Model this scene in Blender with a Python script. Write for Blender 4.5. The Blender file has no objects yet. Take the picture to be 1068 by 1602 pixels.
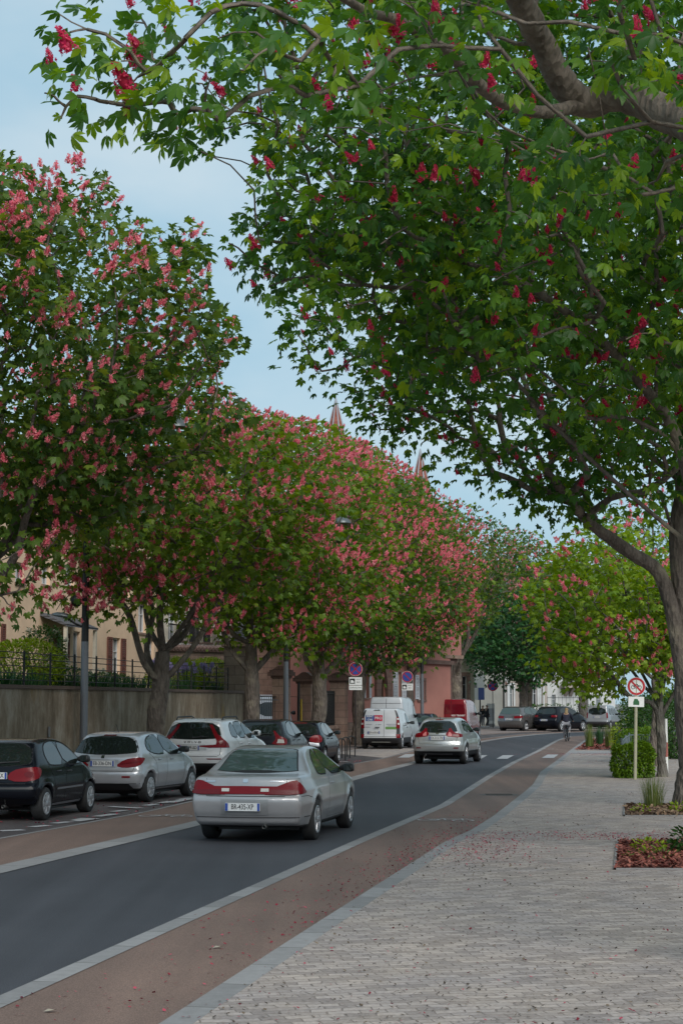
import bpy, bmesh, math, random
import numpy as np
from mathutils import Vector, Matrix
from mathutils.bvhtree import BVHTree
SC = bpy.context.scene
COL = SC.collection
R = math.radians
# ---------------------------------------------------------------- camera, sky, sun, exposure
CAMH, FPX = 2.1, 2800.0
PITCH = math.atan(297.0 / FPX)
cd = bpy.data.cameras.new('camera')
cd.sensor_fit = 'HORIZONTAL'; cd.sensor_width = 24.0; cd.lens = 24.0 * FPX / 1068.0
cd.clip_start = 0.1; cd.clip_end = 3000
cam = bpy.data.objects.new('camera', cd); COL.objects.link(cam)
cam.location = (0, 0, CAMH); cam.rotation_euler = (math.pi / 2 + PITCH, 0, 0)
SC.camera = cam
SUN_EL, SUN_AZ = R(37), R(160)
w = bpy.data.worlds.new('World'); SC.world = w; w.use_nodes = True
nt = w.node_tree; N = nt.nodes; Lk = nt.links
bg = N['Background']
sky = N.new('ShaderNodeTexSky'); sky.sky_type = 'NISHITA'; sky.sun_disc = False
sky.sun_elevation = SUN_EL; sky.sun_rotation = SUN_AZ; sky.air_density = 1.0; sky.dust_density = 2.0; sky.ozone_density = 1.5
tc = N.new('ShaderNodeTexCoord'); mp = N.new('ShaderNodeMapping'); mp.inputs['Scale'].default_value = (1.0, 1.0, 2.2)
Lk.new(tc.outputs['Generated'], mp.inputs['Vector'])
nz = N.new('ShaderNodeTexNoise'); nz.inputs['Scale'].default_value = 4.2; nz.inputs['Detail'].default_value = 5; nz.inputs['Roughness'].default_value = 0.5
Lk.new(mp.outputs['Vector'], nz.inputs['Vector'])
rp = N.new('ShaderNodeValToRGB'); rp.color_ramp.elements[0].position = 0.38; rp.color_ramp.elements[1].position = 0.64
rp.color_ramp.elements[0].color = (3.55, 5.6, 6.9, 1); rp.color_ramp.elements[1].color = (5.5, 6.8, 7.5, 1)
Lk.new(nz.outputs['Fac'], rp.inputs['Fac'])
mx = N.new('ShaderNodeMix'); mx.data_type = 'RGBA'; mx.inputs['Factor'].default_value = 0.86
Lk.new(sky.outputs['Color'], mx.inputs['A']); Lk.new(rp.outputs['Color'], mx.inputs['B'])
Lk.new(mx.outputs['Result'], bg.inputs['Color']); bg.inputs['Strength'].default_value = 0.060
sl = bpy.data.lights.new('sun', 'SUN'); sl.energy = 1.5; sl.angle = R(40); sl.color = (1.0, 0.96, 0.9)
so = bpy.data.objects.new('sun', sl); COL.objects.link(so)
_sd = Vector((math.sin(SUN_AZ) * math.cos(SUN_EL), math.cos(SUN_AZ) * math.cos(SUN_EL), math.sin(SUN_EL)))
so.rotation_euler = (-_sd).to_track_quat('-Z', 'Y').to_euler()
SC.view_settings.view_transform = 'Standard'; SC.view_settings.look = 'None'
SC.view_settings.exposure = 0.90; SC.view_settings.gamma = 1.0
try: SC.view_settings.use_curve_mapping = False
except Exception: pass

# ---------------------------------------------------------------- pixel -> world helpers (photograph is 1068 x 1602)
CP, SP = math.cos(PITCH), math.sin(PITCH)
def ray(px, py):
    u = (px - 534.0) / FPX; v = (801.0 - py) / FPX
    return Vector((u, CP - v * SP, SP + v * CP))
def G(px, py, z=0.0):
    d = ray(px, py); t = (z - CAMH) / d.z
    return Vector((d.x * t, d.y * t, z))
def P(px, py, Y):
    d = ray(px, py); t = Y / d.y
    return Vector((d.x * t, Y, CAMH + d.z * t))
def proj(p):
    y = p[1] * CP + (p[2] - CAMH) * SP; v = -p[1] * SP + (p[2] - CAMH) * CP
    return 534.0 + FPX * p[0] / y, 801.0 - FPX * v / y

# ---------------------------------------------------------------- object helpers
def thing(name, label, cat, loc=(0, 0, 0), rz=0.0, group=None):
    o = bpy.data.objects.new(name, None); COL.objects.link(o)
    o.location = loc; o.rotation_euler = (0, 0, rz); o.empty_display_size = 0.3
    o['label'] = label; o['category'] = cat
    if group: o['group'] = group
    return o
def tag(o, label=None, cat=None, group=None, kind=None):
    if label: o['label'] = label
    if cat: o['category'] = cat
    if group: o['group'] = group
    if kind: o['kind'] = kind
    return o
def link(name, me, parent=None, loc=None):
    o = bpy.data.objects.new(name, me); COL.objects.link(o)
    if parent is not None: o.parent = parent
    if loc is not None: o.location = loc
    return o
def dup(root, loc, rz=None, label=None, group=None):
    r = root.copy(); COL.objects.link(r); r.location = loc
    if rz is not None: r.rotation_euler = (0, 0, rz)
    if label: r['label'] = label
    if group: r['group'] = group
    for ch in list(root.children):
        c = ch.copy(); COL.objects.link(c); c.parent = r
        for g in list(ch.children):
            d = g.copy(); COL.objects.link(d); d.parent = c
    return r
class MB:
    def __init__(s): s.v = []; s.f = []; s.m = []; s.sm = []
    def add(s, verts, faces, mi=0, smooth=False):
        b = len(s.v); s.v += [tuple(v) for v in verts]
        for f in faces: s.f.append([b + i for i in f]); s.m.append(mi); s.sm.append(smooth)
        return s
    def box(s, x0, x1, y0, y1, z0, z1, mi=0, M=None):
        vs = [Vector(v) for v in ((x0,y0,z0),(x1,y0,z0),(x1,y1,z0),(x0,y1,z0),(x0,y0,z1),(x1,y0,z1),(x1,y1,z1),(x0,y1,z1))]
        if M is not None: vs = [M @ v for v in vs]
        return s.add(vs, [(0,3,2,1),(4,5,6,7),(0,1,5,4),(1,2,6,5),(2,3,7,6),(3,0,4,7)], mi)
    def tube(s, pts, rad, n=8, mi=0, caps=True):
        pts = [Vector(p) for p in pts]; k = len(pts)
        if not hasattr(rad, '__len__'): rad = [rad] * k
        vs = []; fs = []; up = None
        for i, p in enumerate(pts):
            t = (pts[min(i + 1, k - 1)] - pts[max(i - 1, 0)])
            if t.length < 1e-9: t = Vector((0, 0, 1))
            t.normalize()
            if up is None:
                a = Vector((0, 0, 1)) if abs(t.z) < 0.9 else Vector((1, 0, 0))
            else: a = up
            x = (a - t * a.dot(t)); x.normalize(); y = t.cross(x); up = x
            for j in range(n):
                q = 2 * math.pi * j / n
                vs.append(p + (x * math.cos(q) + y * math.sin(q)) * rad[i])
        for i in range(k - 1):
            for j in range(n):
                a = i * n + j; b = i * n + (j + 1) % n
                fs.append((a, b, b + n, a + n))
        s.add(vs, fs, mi, True)
        if caps:
            s.add(vs[:n], [tuple(range(n - 1, -1, -1))], mi); s.add(vs[-n:], [tuple(range(n))], mi)
        return s
    def lathe(s, prof, n=16, mi=0, M=None, axis='z', smooth=True):
        vs = []; fs = []; k = len(prof)
        for r, h in prof:
            for j in range(n):
                q = 2 * math.pi * j / n
                v = (r * math.cos(q), r * math.sin(q), h) if axis == 'z' else (r * math.cos(q), h, r * math.sin(q))
                vs.append(M @ Vector(v) if M is not None else Vector(v))
        for i in range(k - 1):
            for j in range(n):
                a = i * n + j; b = i * n + (j + 1) % n
                fs.append((a, b, b + n, a + n) if axis == 'z' else (a, a + n, b + n, b))
        return s.add(vs, fs, mi, smooth)
    def disc(s, c, r, n=20, axis='y', mi=0):
        vs = []
        for j in range(n):
            q = 2 * math.pi * j / n
            vs.append((c[0] + r * math.cos(q), c[1], c[2] + r * math.sin(q)))
        return s.add(vs, [tuple(range(n))], mi)
    def prism(s, poly, d0, d1, mi=0, plane='xz', M=None):
        n = len(poly)
        def pt(a, b, d): 
            v = Vector((a, d, b)) if plane == 'xz' else (Vector((d, a, b)) if plane == 'yz' else Vector((a, b, d)))
            return M @ v if M is not None else v
        vs = [pt(a, b, d0) for a, b in poly] + [pt(a, b, d1) for a, b in poly]
        fs = [tuple(range(n - 1, -1, -1)), tuple(range(n, 2 * n))] + [(i, (i + 1) % n, n + (i + 1) % n, n + i) for i in range(n)]
        return s.add(vs, fs, mi)
    def build(s, name, mats, parent=None, loc=None, fix=True):
        me = bpy.data.meshes.new(name); me.from_pydata(s.v, [], s.f)
        if not isinstance(mats, (list, tuple)): mats = [mats]
        for m in mats: me.materials.append(m)
        if len(s.f):
            me.polygons.foreach_set('material_index', s.m); me.polygons.foreach_set('use_smooth', s.sm)
        if fix:
            b = bmesh.new(); b.from_mesh(me); bmesh.ops.recalc_face_normals(b, faces=b.faces); b.to_mesh(me); b.free()
        me.update()
        return link(name, me, parent, loc)
def np_mesh(name, V, F, mats, smooth=False, attr=None, mi=None):
    """V (n,3), F (m,k) with constant k"""
    me = bpy.data.meshes.new(name); n, m, k = len(V), len(F), F.shape[1]
    me.vertices.add(n); me.vertices.foreach_set('co', np.ascontiguousarray(V, dtype=np.float32).ravel())
    me.loops.add(m * k); me.loops.foreach_set('vertex_index', np.ascontiguousarray(F, dtype=np.int32).ravel())
    me.polygons.add(m); me.polygons.foreach_set('loop_start', np.arange(0, m * k, k, dtype=np.int32))
    try: me.polygons.foreach_set('loop_total', np.full(m, k, dtype=np.int32))
    except Exception: pass
    me.polygons.foreach_set('use_smooth', np.full(m, smooth, dtype=bool))
    if not isinstance(mats, (list, tuple)): mats = [mats]
    for mm in mats: me.materials.append(mm)
    if mi is not None: me.polygons.foreach_set('material_index', np.ascontiguousarray(mi, dtype=np.int32))
    if attr is not None:
        a = me.attributes.new('tint', 'FLOAT', 'POINT'); a.data.foreach_set('value', np.ascontiguousarray(attr, dtype=np.float32))
    me.update(calc_edges=True); me.validate(verbose=False)
    return me

# ---------------------------------------------------------------- materials
MATS = {}
def mat(name, col, rough=0.6, metal=0.0, spec=0.5, coat=0.0, var=0.0, vscale=4.0, bump=0.0, bscale=30.0, col2=None, emit=None, stretch=None, trans=0.0):
    """Principled with procedural noise variation (var: amount toward col2 or a darker col) and noise bump."""
    if name in MATS: return MATS[name]
    m = bpy.data.materials.new(name); m.use_nodes = True; MATS[name] = m
    t = m.node_tree; n = t.nodes; l = t.links; b = n['Principled BSDF']
    b.inputs['Base Color'].default_value = (*col, 1); b.inputs['Roughness'].default_value = rough
    b.inputs['Metallic'].default_value = metal; b.inputs['Specular IOR Level'].default_value = spec
    b.inputs['Coat Weight'].default_value = coat; b.inputs['Coat Roughness'].default_value = 0.05
    co = n.new('ShaderNodeTexCoord'); vec = co.outputs['Object']
    if stretch:
        mp_ = n.new('ShaderNodeMapping'); mp_.inputs['Scale'].default_value = stretch; l.new(vec, mp_.inputs['Vector']); vec = mp_.outputs['Vector']
    if var > 0:
        nz_ = n.new('ShaderNodeTexNoise'); nz_.inputs['Scale'].default_value = vscale; nz_.inputs['Detail'].default_value = 6
        nz_.inputs['Roughness'].default_value = 0.65; l.new(vec, nz_.inputs['Vector'])
        r_ = n.new('ShaderNodeValToRGB'); r_.color_ramp.elements[0].position = 0.3; r_.color_ramp.elements[1].position = 0.72
        c2 = col2 if col2 else tuple(c * (1 - var) for c in col)
        r_.color_ramp.elements[0].color = (*c2, 1); r_.color_ramp.elements[1].color = (*col, 1)
        l.new(nz_.outputs['Fac'], r_.inputs['Fac']); l.new(r_.outputs['Color'], b.inputs['Base Color'])
    if bump > 0:
        nb = n.new('ShaderNodeTexNoise'); nb.inputs['Scale'].default_value = bscale; nb.inputs['Detail'].default_value = 5; l.new(vec, nb.inputs['Vector'])
        bp = n.new('ShaderNodeBump'); bp.inputs['Strength'].default_value = bump; bp.inputs['Distance'].default_value = 0.02
        l.new(nb.outputs['Fac'], bp.inputs['Height']); l.new(bp.outputs['Normal'], b.inputs['Normal'])
    if emit: b.inputs['Emission Color'].default_value = (*emit[0], 1); b.inputs['Emission Strength'].default_value = emit[1]
    return m
def node(m, typ, **kw):
    n = m.node_tree.nodes.new(typ)
    for k, v in kw.items():
        if k in n.inputs: n.inputs[k].default_value = v
        else: setattr(n, k, v)
    return n
def leaf_mat(name, ramp, transl=0.35, rough=0.45):
    m = bpy.data.materials.new(name); m.use_nodes = True; t = m.node_tree; n = t.nodes; l = t.links; b = n['Principled BSDF']
    a = n.new('ShaderNodeAttribute'); a.attribute_name = 'tint'
    r = n.new('ShaderNodeValToRGB'); cr = r.color_ramp
    while len(cr.elements) < len(ramp): cr.elements.new(0.5)
    for e, (p, c) in zip(cr.elements, ramp): e.position = p; e.color = (*c, 1)
    l.new(a.outputs['Fac'], r.inputs['Fac']); l.new(r.outputs['Color'], b.inputs['Base Color'])
    b.inputs['Roughness'].default_value = rough; b.inputs['Specular IOR Level'].default_value = 0.35
    tr = n.new('ShaderNodeBsdfTranslucent'); mxs = n.new('ShaderNodeMixShader'); mxs.inputs['Fac'].default_value = transl
    hs = n.new('ShaderNodeHueSaturation'); hs.inputs['Hue'].default_value = 0.478; hs.inputs['Value'].default_value = 1.5; hs.inputs['Saturation'].default_value = 1.1
    l.new(r.outputs['Color'], hs.inputs['Color']); l.new(hs.outputs['Color'], tr.inputs['Color'])
    l.new(b.outputs['BSDF'], mxs.inputs[1]); l.new(tr.outputs['BSDF'], mxs.inputs[2])
    l.new(mxs.outputs['Shader'], n['Material Output'].inputs['Surface'])
    return m
def text_part(name, s, size, mt, parent, M, depth=0.002, align='CENTER', sx=1.0, bold=0.0):
    c = bpy.data.curves.new(name, 'FONT'); c.body = s; c.size = size; c.extrude = depth; c.align_x = align; c.align_y = 'CENTER'; c.offset = bold; c.resolution_u = 3
    o = bpy.data.objects.new(name + '_src', c); COL.objects.link(o)
    bpy.context.view_layer.update()
    me = bpy.data.meshes.new_from_object(o); bpy.data.objects.remove(o); bpy.data.curves.remove(c)
    me.name = name; me.materials.clear(); me.materials.append(mt)
    for v in me.vertices:
        q = Vector((v.co.x * sx, v.co.y, v.co.z)); v.co = M @ q
    return link(name, me, parent)
# text facing local -Y (upright, reads when looked at along +Y)
def M_faceY(x, y, z): return Matrix.Translation((x, y, z)) @ Matrix.Rotation(math.pi / 2, 4, 'X')
# text on a car's rear (looked at along +X): text right is -Y
def M_faceX(x, y, z): return Matrix.Translation((x, y, z)) @ Matrix(((0, 0, -1, 0), (-1, 0, 0, 0), (0, 1, 0, 0), (0, 0, 0, 1)))
# ---------------------------------------------------------------- ground, road, lanes, paving
def poly_world(pts, extra=()):
    return [G(x, y).to_2d() for x, y in pts] + [Vector(e) for e in extra]
def XofZ(line):
    zs = [p.y for p in line]; xs = [p.x for p in line]
    def f(Z):
        if Z <= zs[0]:
            k = (xs[1] - xs[0]) / (zs[1] - zs[0]); return xs[0] + k * (Z - zs[0])
        return float(np.interp(Z, zs, xs))
    return f
FARB = [(15.3, 122), (20.5, 130), (29, 138), (62, 152)]
FARC = [(16.6, 115.0), (22.5, 121.5), (31, 129.0), (62, 142)]
lineA = XofZ(poly_world([(0, 1313), (112, 1293), (225, 1272), (300, 1255), (530, 1200.5), (601, 1187), (650, 1175)], [(8.3, 104), (11.7, 117), (14.3, 124), (19.5, 132.5), (28, 140.5), (62, 156)]))
lineB0 = XofZ(poly_world([(0, 1355), (300, 1286.5), (537, 1219.5), (594, 1204.5), (642, 1193), (755, 1159)], [(9.35, 105), (12.2, 115.4)] + [(a - .2, b + .4) for a, b in FARB]))
lineB1 = XofZ(poly_world([(0, 1368), (300, 1295.5), (537, 1226.5), (594, 1210.3), (642, 1197.5), (755, 1161.5)], [(9.75, 105), (12.6, 115)] + FARB))
lineC0 = XofZ(poly_world([(0, 1559.5), (364, 1400), (552, 1317), (687, 1260.5), (762, 1214), (800, 1193), (837, 1176), (869, 1158.8)], [(13.7, 109)] + FARC))
_wC = 0.2
lineC1 = lambda Z: lineC0(Z) + _wC
lineD = XofZ(poly_world([(262, 1602), (400, 1512), (500, 1447), (559, 1409), (697, 1320), (735, 1303), (770, 1281), (822, 1240), (834, 1229), (845, 1210), (875, 1188), (893, 1174), (920, 1155)], [(18.5, 109), (24.5, 117), (33, 125), (62, 138)]))
lineD1 = lambda Z: lineD(Z) + 0.22
Xrow = XofZ([Vector(p) for p in [(-9.6, 22), (-7.3, 34.5), (-4.93, 47), (-3.0, 59.5), (-.88, 72.5), (1.2, 86), (3.64, 98), (7.1, 111), (12.3, 124), (26, 142), (60, 160)]])
Xwall = lambda Z: Xrow(Z) - 1.5
def strip(name, fl, fr, z, z0, z1, m, n=140, kind='structure', sub=1, thick=0.0):
    V = []; F = []; zs = np.linspace(z0, z1, n)
    for Z in zs:
        a = fl(Z); b = fr(Z)
        for k in range(sub + 1): V.append((a + (b - a) * k / sub, Z, z))
    for i in range(n - 1):
        for k in range(sub):
            p = i * (sub + 1) + k; F.append((p, p + 1, p + sub + 2, p + sub + 1))
    if thick:
        b0 = len(V)
        for side in (0, sub):
            for i in range(n):
                x, y, zz = V[i * (sub + 1) + side]; V.append((x, y, zz - thick))
        for si, side in enumerate((0, sub)):
            for i in range(n - 1):
                p = i * (sub + 1) + side; q = p + sub + 1; r = b0 + si * n + i
                F.append((p, q, r + 1, r))
    me = np_mesh(name, np.array(V), np.array(F), m); o = link(name, me); o['kind'] = kind
    return o
def asphalt(name, c1, c2, speck, rough=0.75, big=0.5):
    m = mat(name, c1, rough, 0, 0.35); t = m.node_tree; n = t.nodes; l = t.links; b = n['Principled BSDF']
    co = node(m, 'ShaderNodeTexCoord')
    a = node(m, 'ShaderNodeTexNoise', Scale=big, Detail=6.0, Roughness=0.6); l.new(co.outputs['Object'], a.inputs['Vector'])
    r = node(m, 'ShaderNodeValToRGB'); r.color_ramp.elements[0].color = (*c2, 1); r.color_ramp.elements[1].color = (*c1, 1)
    r.color_ramp.elements[0].position = 0.3; r.color_ramp.elements[1].position = 0.7
    l.new(a.outputs['Fac'], r.inputs['Fac'])
    g = node(m, 'ShaderNodeTexNoise', Scale=90.0, Detail=3.0); l.new(co.outputs['Object'], g.inputs['Vector'])
    r2 = node(m, 'ShaderNodeValToRGB'); r2.color_ramp.elements[0].color = (.62, .62, .62, 1); r2.color_ramp.elements[1].color = (speck, speck, speck, 1)
    r2.color_ramp.elements[0].position = 0.35; r2.color_ramp.elements[1].position = 0.68
    l.new(g.outputs['Fac'], r2.inputs['Fac'])
    mm = node(m, 'ShaderNodeMix', data_type='RGBA', blend_type='MULTIPLY'); mm.inputs['Factor'].default_value = 1.0
    l.new(r.outputs['Color'], mm.inputs['A']); l.new(r2.outputs['Color'], mm.inputs['B']); mp2 = node(m, 'ShaderNodeMapping'); mp2.inputs['Rotation'].default_value = (0, 0, R(11)); mp2.inputs['Scale'].default_value = (1.5, .045, 1); l.new(co.outputs['Object'], mp2.inputs['Vector'])
    tn = node(m, 'ShaderNodeTexNoise', Scale=1.0, Detail=5.0, Roughness=.55); l.new(mp2.outputs['Vector'], tn.inputs['Vector'])
    r3 = node(m, 'ShaderNodeValToRGB'); r3.color_ramp.elements[0].position = .3; r3.color_ramp.elements[1].position = .7; r3.color_ramp.elements[0].color = (.74, .74, .74, 1); r3.color_ramp.elements[1].color = (1.16, 1.15, 1.13, 1); l.new(tn.outputs['Fac'], r3.inputs['Fac'])
    m4 = node(m, 'ShaderNodeMix', data_type='RGBA', blend_type='MULTIPLY'); m4.inputs['Factor'].default_value = 1.0; l.new(mm.outputs['Result'], m4.inputs['A']); l.new(r3.outputs['Color'], m4.inputs['B'])
    l.new(m4.outputs['Result'], b.inputs['Base Color'])
    bp = node(m, 'ShaderNodeBump', Strength=0.35, Distance=0.004); l.new(g.outputs['Fac'], bp.inputs['Height']); l.new(bp.outputs['Normal'], b.inputs['Normal'])
    return m
def setts(name, c1, c2, mortar, bw=0.2, bh=0.12, ang=-12, tintcol=None, ms=0.012):
    """rows of irregular stone setts"""
    m = mat(name, c1, 0.8, 0, 0.3); t = m.node_tree; n = t.nodes; l = t.links; b = n['Principled BSDF']
    co = node(m, 'ShaderNodeTexCoord')
    wob = node(m, 'ShaderNodeTexNoise', Scale=1.3, Detail=6.0); l.new(co.outputs['Object'], wob.inputs['Vector'])
    mixv = node(m, 'ShaderNodeVectorMath', operation='MULTIPLY_ADD'); l.new(wob.outputs['Color'], mixv.inputs[0]); mixv.inputs[1].default_value = (.22, .22, 0)
    l.new(co.outputs['Object'], mixv.inputs[2])
    mp_ = node(m, 'ShaderNodeMapping'); mp_.inputs['Rotation'].default_value = (0, 0, R(ang)); l.new(mixv.outputs['Vector'], mp_.inputs['Vector'])
    br = node(m, 'ShaderNodeTexBrick'); br.inputs['Scale'].default_value = 1.0; br.inputs['Brick Width'].default_value = bw; br.inputs['Row Height'].default_value = bh
    br.inputs['Mortar Size'].default_value = ms; br.inputs['Mortar Smooth'].default_value = 0.4; br.inputs['Bias'].default_value = -0.1
    br.inputs['Color1'].default_value = (*c1, 1); br.inputs['Color2'].default_value = (*c2, 1); br.inputs['Mortar'].default_value = (*mortar, 1)
    l.new(mp_.outputs['Vector'], br.inputs['Vector'])
    # per area beige / grey patches and grime
    a = node(m, 'ShaderNodeTexNoise', Scale=0.9, Detail=7.0, Roughness=0.7); l.new(co.outputs['Object'], a.inputs['Vector'])
    r = node(m, 'ShaderNodeValToRGB'); e = r.color_ramp.elements; e[0].position = 0.3; e[1].position = 0.7
    e[0].color = (.80, .80, .84, 1); e[1].color = (1.06, 1.0, .93, 1); l.new(a.outputs['Fac'], r.inputs['Fac'])
    mm = node(m, 'ShaderNodeMix', data_type='RGBA', blend_type='MULTIPLY'); mm.inputs['Factor'].default_value = 1.0
    l.new(br.outputs['Color'], mm.inputs['A']); l.new(r.outputs['Color'], mm.inputs['B'])
    # fine grain
    g = node(m, 'ShaderNodeTexNoise', Scale=28.0, Detail=6.0, Roughness=0.7); l.new(co.outputs['Object'], g.inputs['Vector'])
    r2 = node(m, 'ShaderNodeValToRGB'); e = r2.color_ramp.elements; e[0].position = 0.32; e[1].position = 0.7; e[0].color = (.7, .68, .66, 1); e[1].color = (1.1, 1.1, 1.1, 1)
    l.new(g.outputs['Fac'], r2.inputs['Fac'])
    m2 = node(m, 'ShaderNodeMix', data_type='RGBA', blend_type='MULTIPLY'); m2.inputs['Factor'].default_value = 1.0
    l.new(mm.outputs['Result'], m2.inputs['A']); l.new(r2.outputs['Color'], m2.inputs['B']); l.new(m2.outputs['Result'], b.inputs['Base Color'])
    ad = node(m, 'ShaderNodeMath', operation='MULTIPLY_ADD'); l.new(br.outputs['Fac'], ad.inputs[0]); ad.inputs[1].default_value = -1.0; l.new(g.outputs['Fac'], ad.inputs[2])
    bp = node(m, 'ShaderNodeBump', Strength=0.7, Distance=0.012); l.new(ad.outputs['Value'], bp.inputs['Height']); l.new(bp.outputs['Normal'], b.inputs['Normal'])
    return m
m_asph = asphalt('asphalt', (.054, .055, .065), (.044, .045, .054), 1.55)
m_bike = asphalt('bike_lane_asphalt', (.205, .134, .108), (.165, .110, .090), 1.35)
m_park = asphalt('parking_asphalt', (.094, .078, .078), (.066, .056, .058), 1.4)
m_kerb = mat('kerb_stone', (.285, .272, .27), 0.75, var=.22, vscale=9, bump=.2, bscale=60)
def _kerb_joints(m):
    t = m.node_tree; n = t.nodes; l = t.links; b = n['Principled BSDF']; src = b.inputs['Base Color'].links[0].from_socket
    co = node(m, 'ShaderNodeTexCoord'); dp = node(m, 'ShaderNodeVectorMath', operation='DOT_PRODUCT'); l.new(co.outputs['Object'], dp.inputs[0]); dp.inputs[1].default_value = (.2, .98, 0)
    fr = node(m, 'ShaderNodeMath', operation='FRACT'); l.new(dp.outputs['Value'], fr.inputs[0])
    lt = node(m, 'ShaderNodeMath', operation='LESS_THAN'); l.new(fr.outputs['Value'], lt.inputs[0]); lt.inputs[1].default_value = .022
    fl = node(m, 'ShaderNodeMath', operation='FLOOR'); l.new(dp.outputs['Value'], fl.inputs[0]); wn = node(m, 'ShaderNodeTexWhiteNoise'); wn.noise_dimensions = '1D'; l.new(fl.outputs['Value'], wn.inputs['W'])
    mr = node(m, 'ShaderNodeMapRange'); l.new(wn.outputs['Value'], mr.inputs['Value']); mr.inputs['To Min'].default_value = .82; mr.inputs['To Max'].default_value = 1.12
    mu = node(m, 'ShaderNodeMix', data_type='RGBA', blend_type='MULTIPLY'); mu.inputs['Factor'].default_value = 1; l.new(src, mu.inputs['A']); l.new(mr.outputs['Result'], mu.inputs['B'])
    mx2 = node(m, 'ShaderNodeMix', data_type='RGBA'); l.new(lt.outputs['Value'], mx2.inputs['Factor']); l.new(mu.outputs['Result'], mx2.inputs['A']); mx2.inputs['B'].default_value = (.12, .11, .105, 1)
    l.new(mx2.outputs['Result'], b.inputs['Base Color'])
_kerb_joints(m_kerb)
m_pave = setts('sett_paving', (.51, .45, .42), (.31, .272, .256), (.27, .232, .212), .20, .11, -12, None, .007)
m_paveb = setts('pavement_slabs', (.30, .24, .22), (.24, .20, .19), (.14, .12, .11), 0.6, 0.4)
m_white = mat('road_paint', (.50, .49, .50), 0.7, var=.45, vscale=14)
m_earth = mat('ground_earth', (.20, .185, .17), 0.9, var=.3, vscale=.6)
g = MB().add([(-700, -60, -.06), (700, -60, -.06), (700, 1500, -.06), (-700, 1500, -.06)], [(0, 1, 2, 3)]).build('ground', m_earth); g['kind'] = 'structure'
far = lambda d: (lambda Z: lineD(Z) + d)
NEAR = 3.0
strip('road', lambda Z: lineB0(Z) + .1, lambda Z: lineC1(Z) - .05, 0.0, NEAR, 151, m_asph, sub=2)
strip('kerb_line_west', lineB0, lineB1, 0.008, NEAR, 151, m_kerb, n=200)
strip('kerb_line_east', lineC0, lineC1, 0.008, NEAR, 141, m_kerb, n=200)
strip('bike_lane_west', lineA, lambda Z: lineB0(Z) + .05, 0.002, NEAR, 151, m_bike, n=160)
strip('bike_lane_east', lambda Z: lineC1(Z) - .05, lambda Z: lineD(Z) + .1, 0.003, NEAR, 137, m_bike, n=160)
strip('parking_edge_line', lambda Z: lineA(Z) - .07, lambda Z: lineA(Z) + .02, 0.007, NEAR, 150, m_kerb)
strip('parking_lane', lambda Z: Xrow(Z) + .25, lambda Z: lineA(Z) - .03, -0.003, NEAR, 150, m_park, sub=2)
strip('pavement_west', lambda Z: Xrow(Z) - 14 - max(0, Z - 90) * .6, lambda Z: Xrow(Z) + .3, 0.05, NEAR, 150, m_paveb, thick=.08, sub=3)
strip('kerb_stone_east', lineD, lineD1, 0.035, NEAR, 137, m_kerb, n=220, thick=.05)
strip('sett_pavement', lineD1, lambda Z: lineD(Z) + 30, 0.034, NEAR, 137, m_pave, thick=.05, sub=3, n=220)
# sett patches between the parking bays near the van
def quad(name, pts, z, m):
    o = MB().add([(p[0], p[1], z) for p in pts], [tuple(range(len(pts)))]).build(name, m); o['kind'] = 'structure'; return o
quad('sett_crossing', [G(505, 1177), G(600, 1186), G(655, 1172), G(560, 1167)], 0.001, m_pave)
quad('sett_band', [G(735, 1179.5, .036), G(966, 1179.5, .036), G(966, 1175.5, .036), G(895, 1175.5, .036)][1:] + [G(893, 1179.5, .036)], 0.040, m_kerb)
# crosswalk bars
for k in range(4):
    q = {0: [(741, 1188), (752, 1188), (762.5, 1182.3), (751, 1182.3)], 1: [(776, 1188), (793, 1188), (804, 1182.3), (786, 1182.3)],
         2: [(847, 1186.6), (866, 1186.6), (873, 1181.2), (856, 1181.2)], 3: [(622, 1186), (640, 1186), (653, 1180.5), (634, 1180.5)]}[k]
    quad('crossing_stripe', [G(*p) for p in q], 0.012, m_white)
quad('crossing_stripe', [G(700, 1188), G(715, 1188), G(726, 1182.3), G(711, 1182.3)], 0.012, m_white)
def bike_symbol(px, py, ang, s=1.0):
    c = G(px, py); mb = MB()
    def ring(cx, cy, r, w=.07, n=18):
        vs = []; fs = []
        for j in range(n):
            q = 2 * math.pi * j / n
            vs += [(cx + (r - w) * math.cos(q), cy + (r - w) * math.sin(q), 0), (cx + r * math.cos(q), cy + r * math.sin(q), 0)]
        for j in range(n):
            a = 2 * j; b2 = 2 * ((j + 1) % n); fs.append((a, a + 1, b2 + 1, b2))
        mb.add(vs, fs)
    def bar(a, b, w=.06):
        a = Vector(a); b = Vector(b); d = (b - a).normalized(); nn = Vector((-d.y, d.x)) * w / 2
        mb.add([(*(a + nn), 0.0006), (*(b + nn), 0.0006), (*(b - nn), 0.0006), (*(a - nn), 0.0006)], [(0, 1, 2, 3)])
    ring(-.5, 0, .33); ring(.5, 0, .33)
    for a, b in [((-.5, 0), (-.15, .5)), ((-.15, .5), (.4, .5)), ((.5, 0), (.33, .65)), ((.33, .65), (.5, .68)), ((-.5, 0), (0, 0)), ((0, 0), (.38, .5)), ((0, 0), (-.2, .62)), ((-.3, .62), (-.1, .62))]: bar(a, b)
    o = mb.build('bike_lane_symbol', m_white, None, (c.x, c.y, .0125)); o.rotation_euler = (0, 0, ang); o.scale = (s, s * 1.2, 1); o['kind'] = 'structure'
bike_symbol(697, 1284.5, R(-14), .62)
bike_symbol(259, 1278, R(-14), .62)
bike_symbol(852, 1172.6, R(-20), .7)
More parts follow.
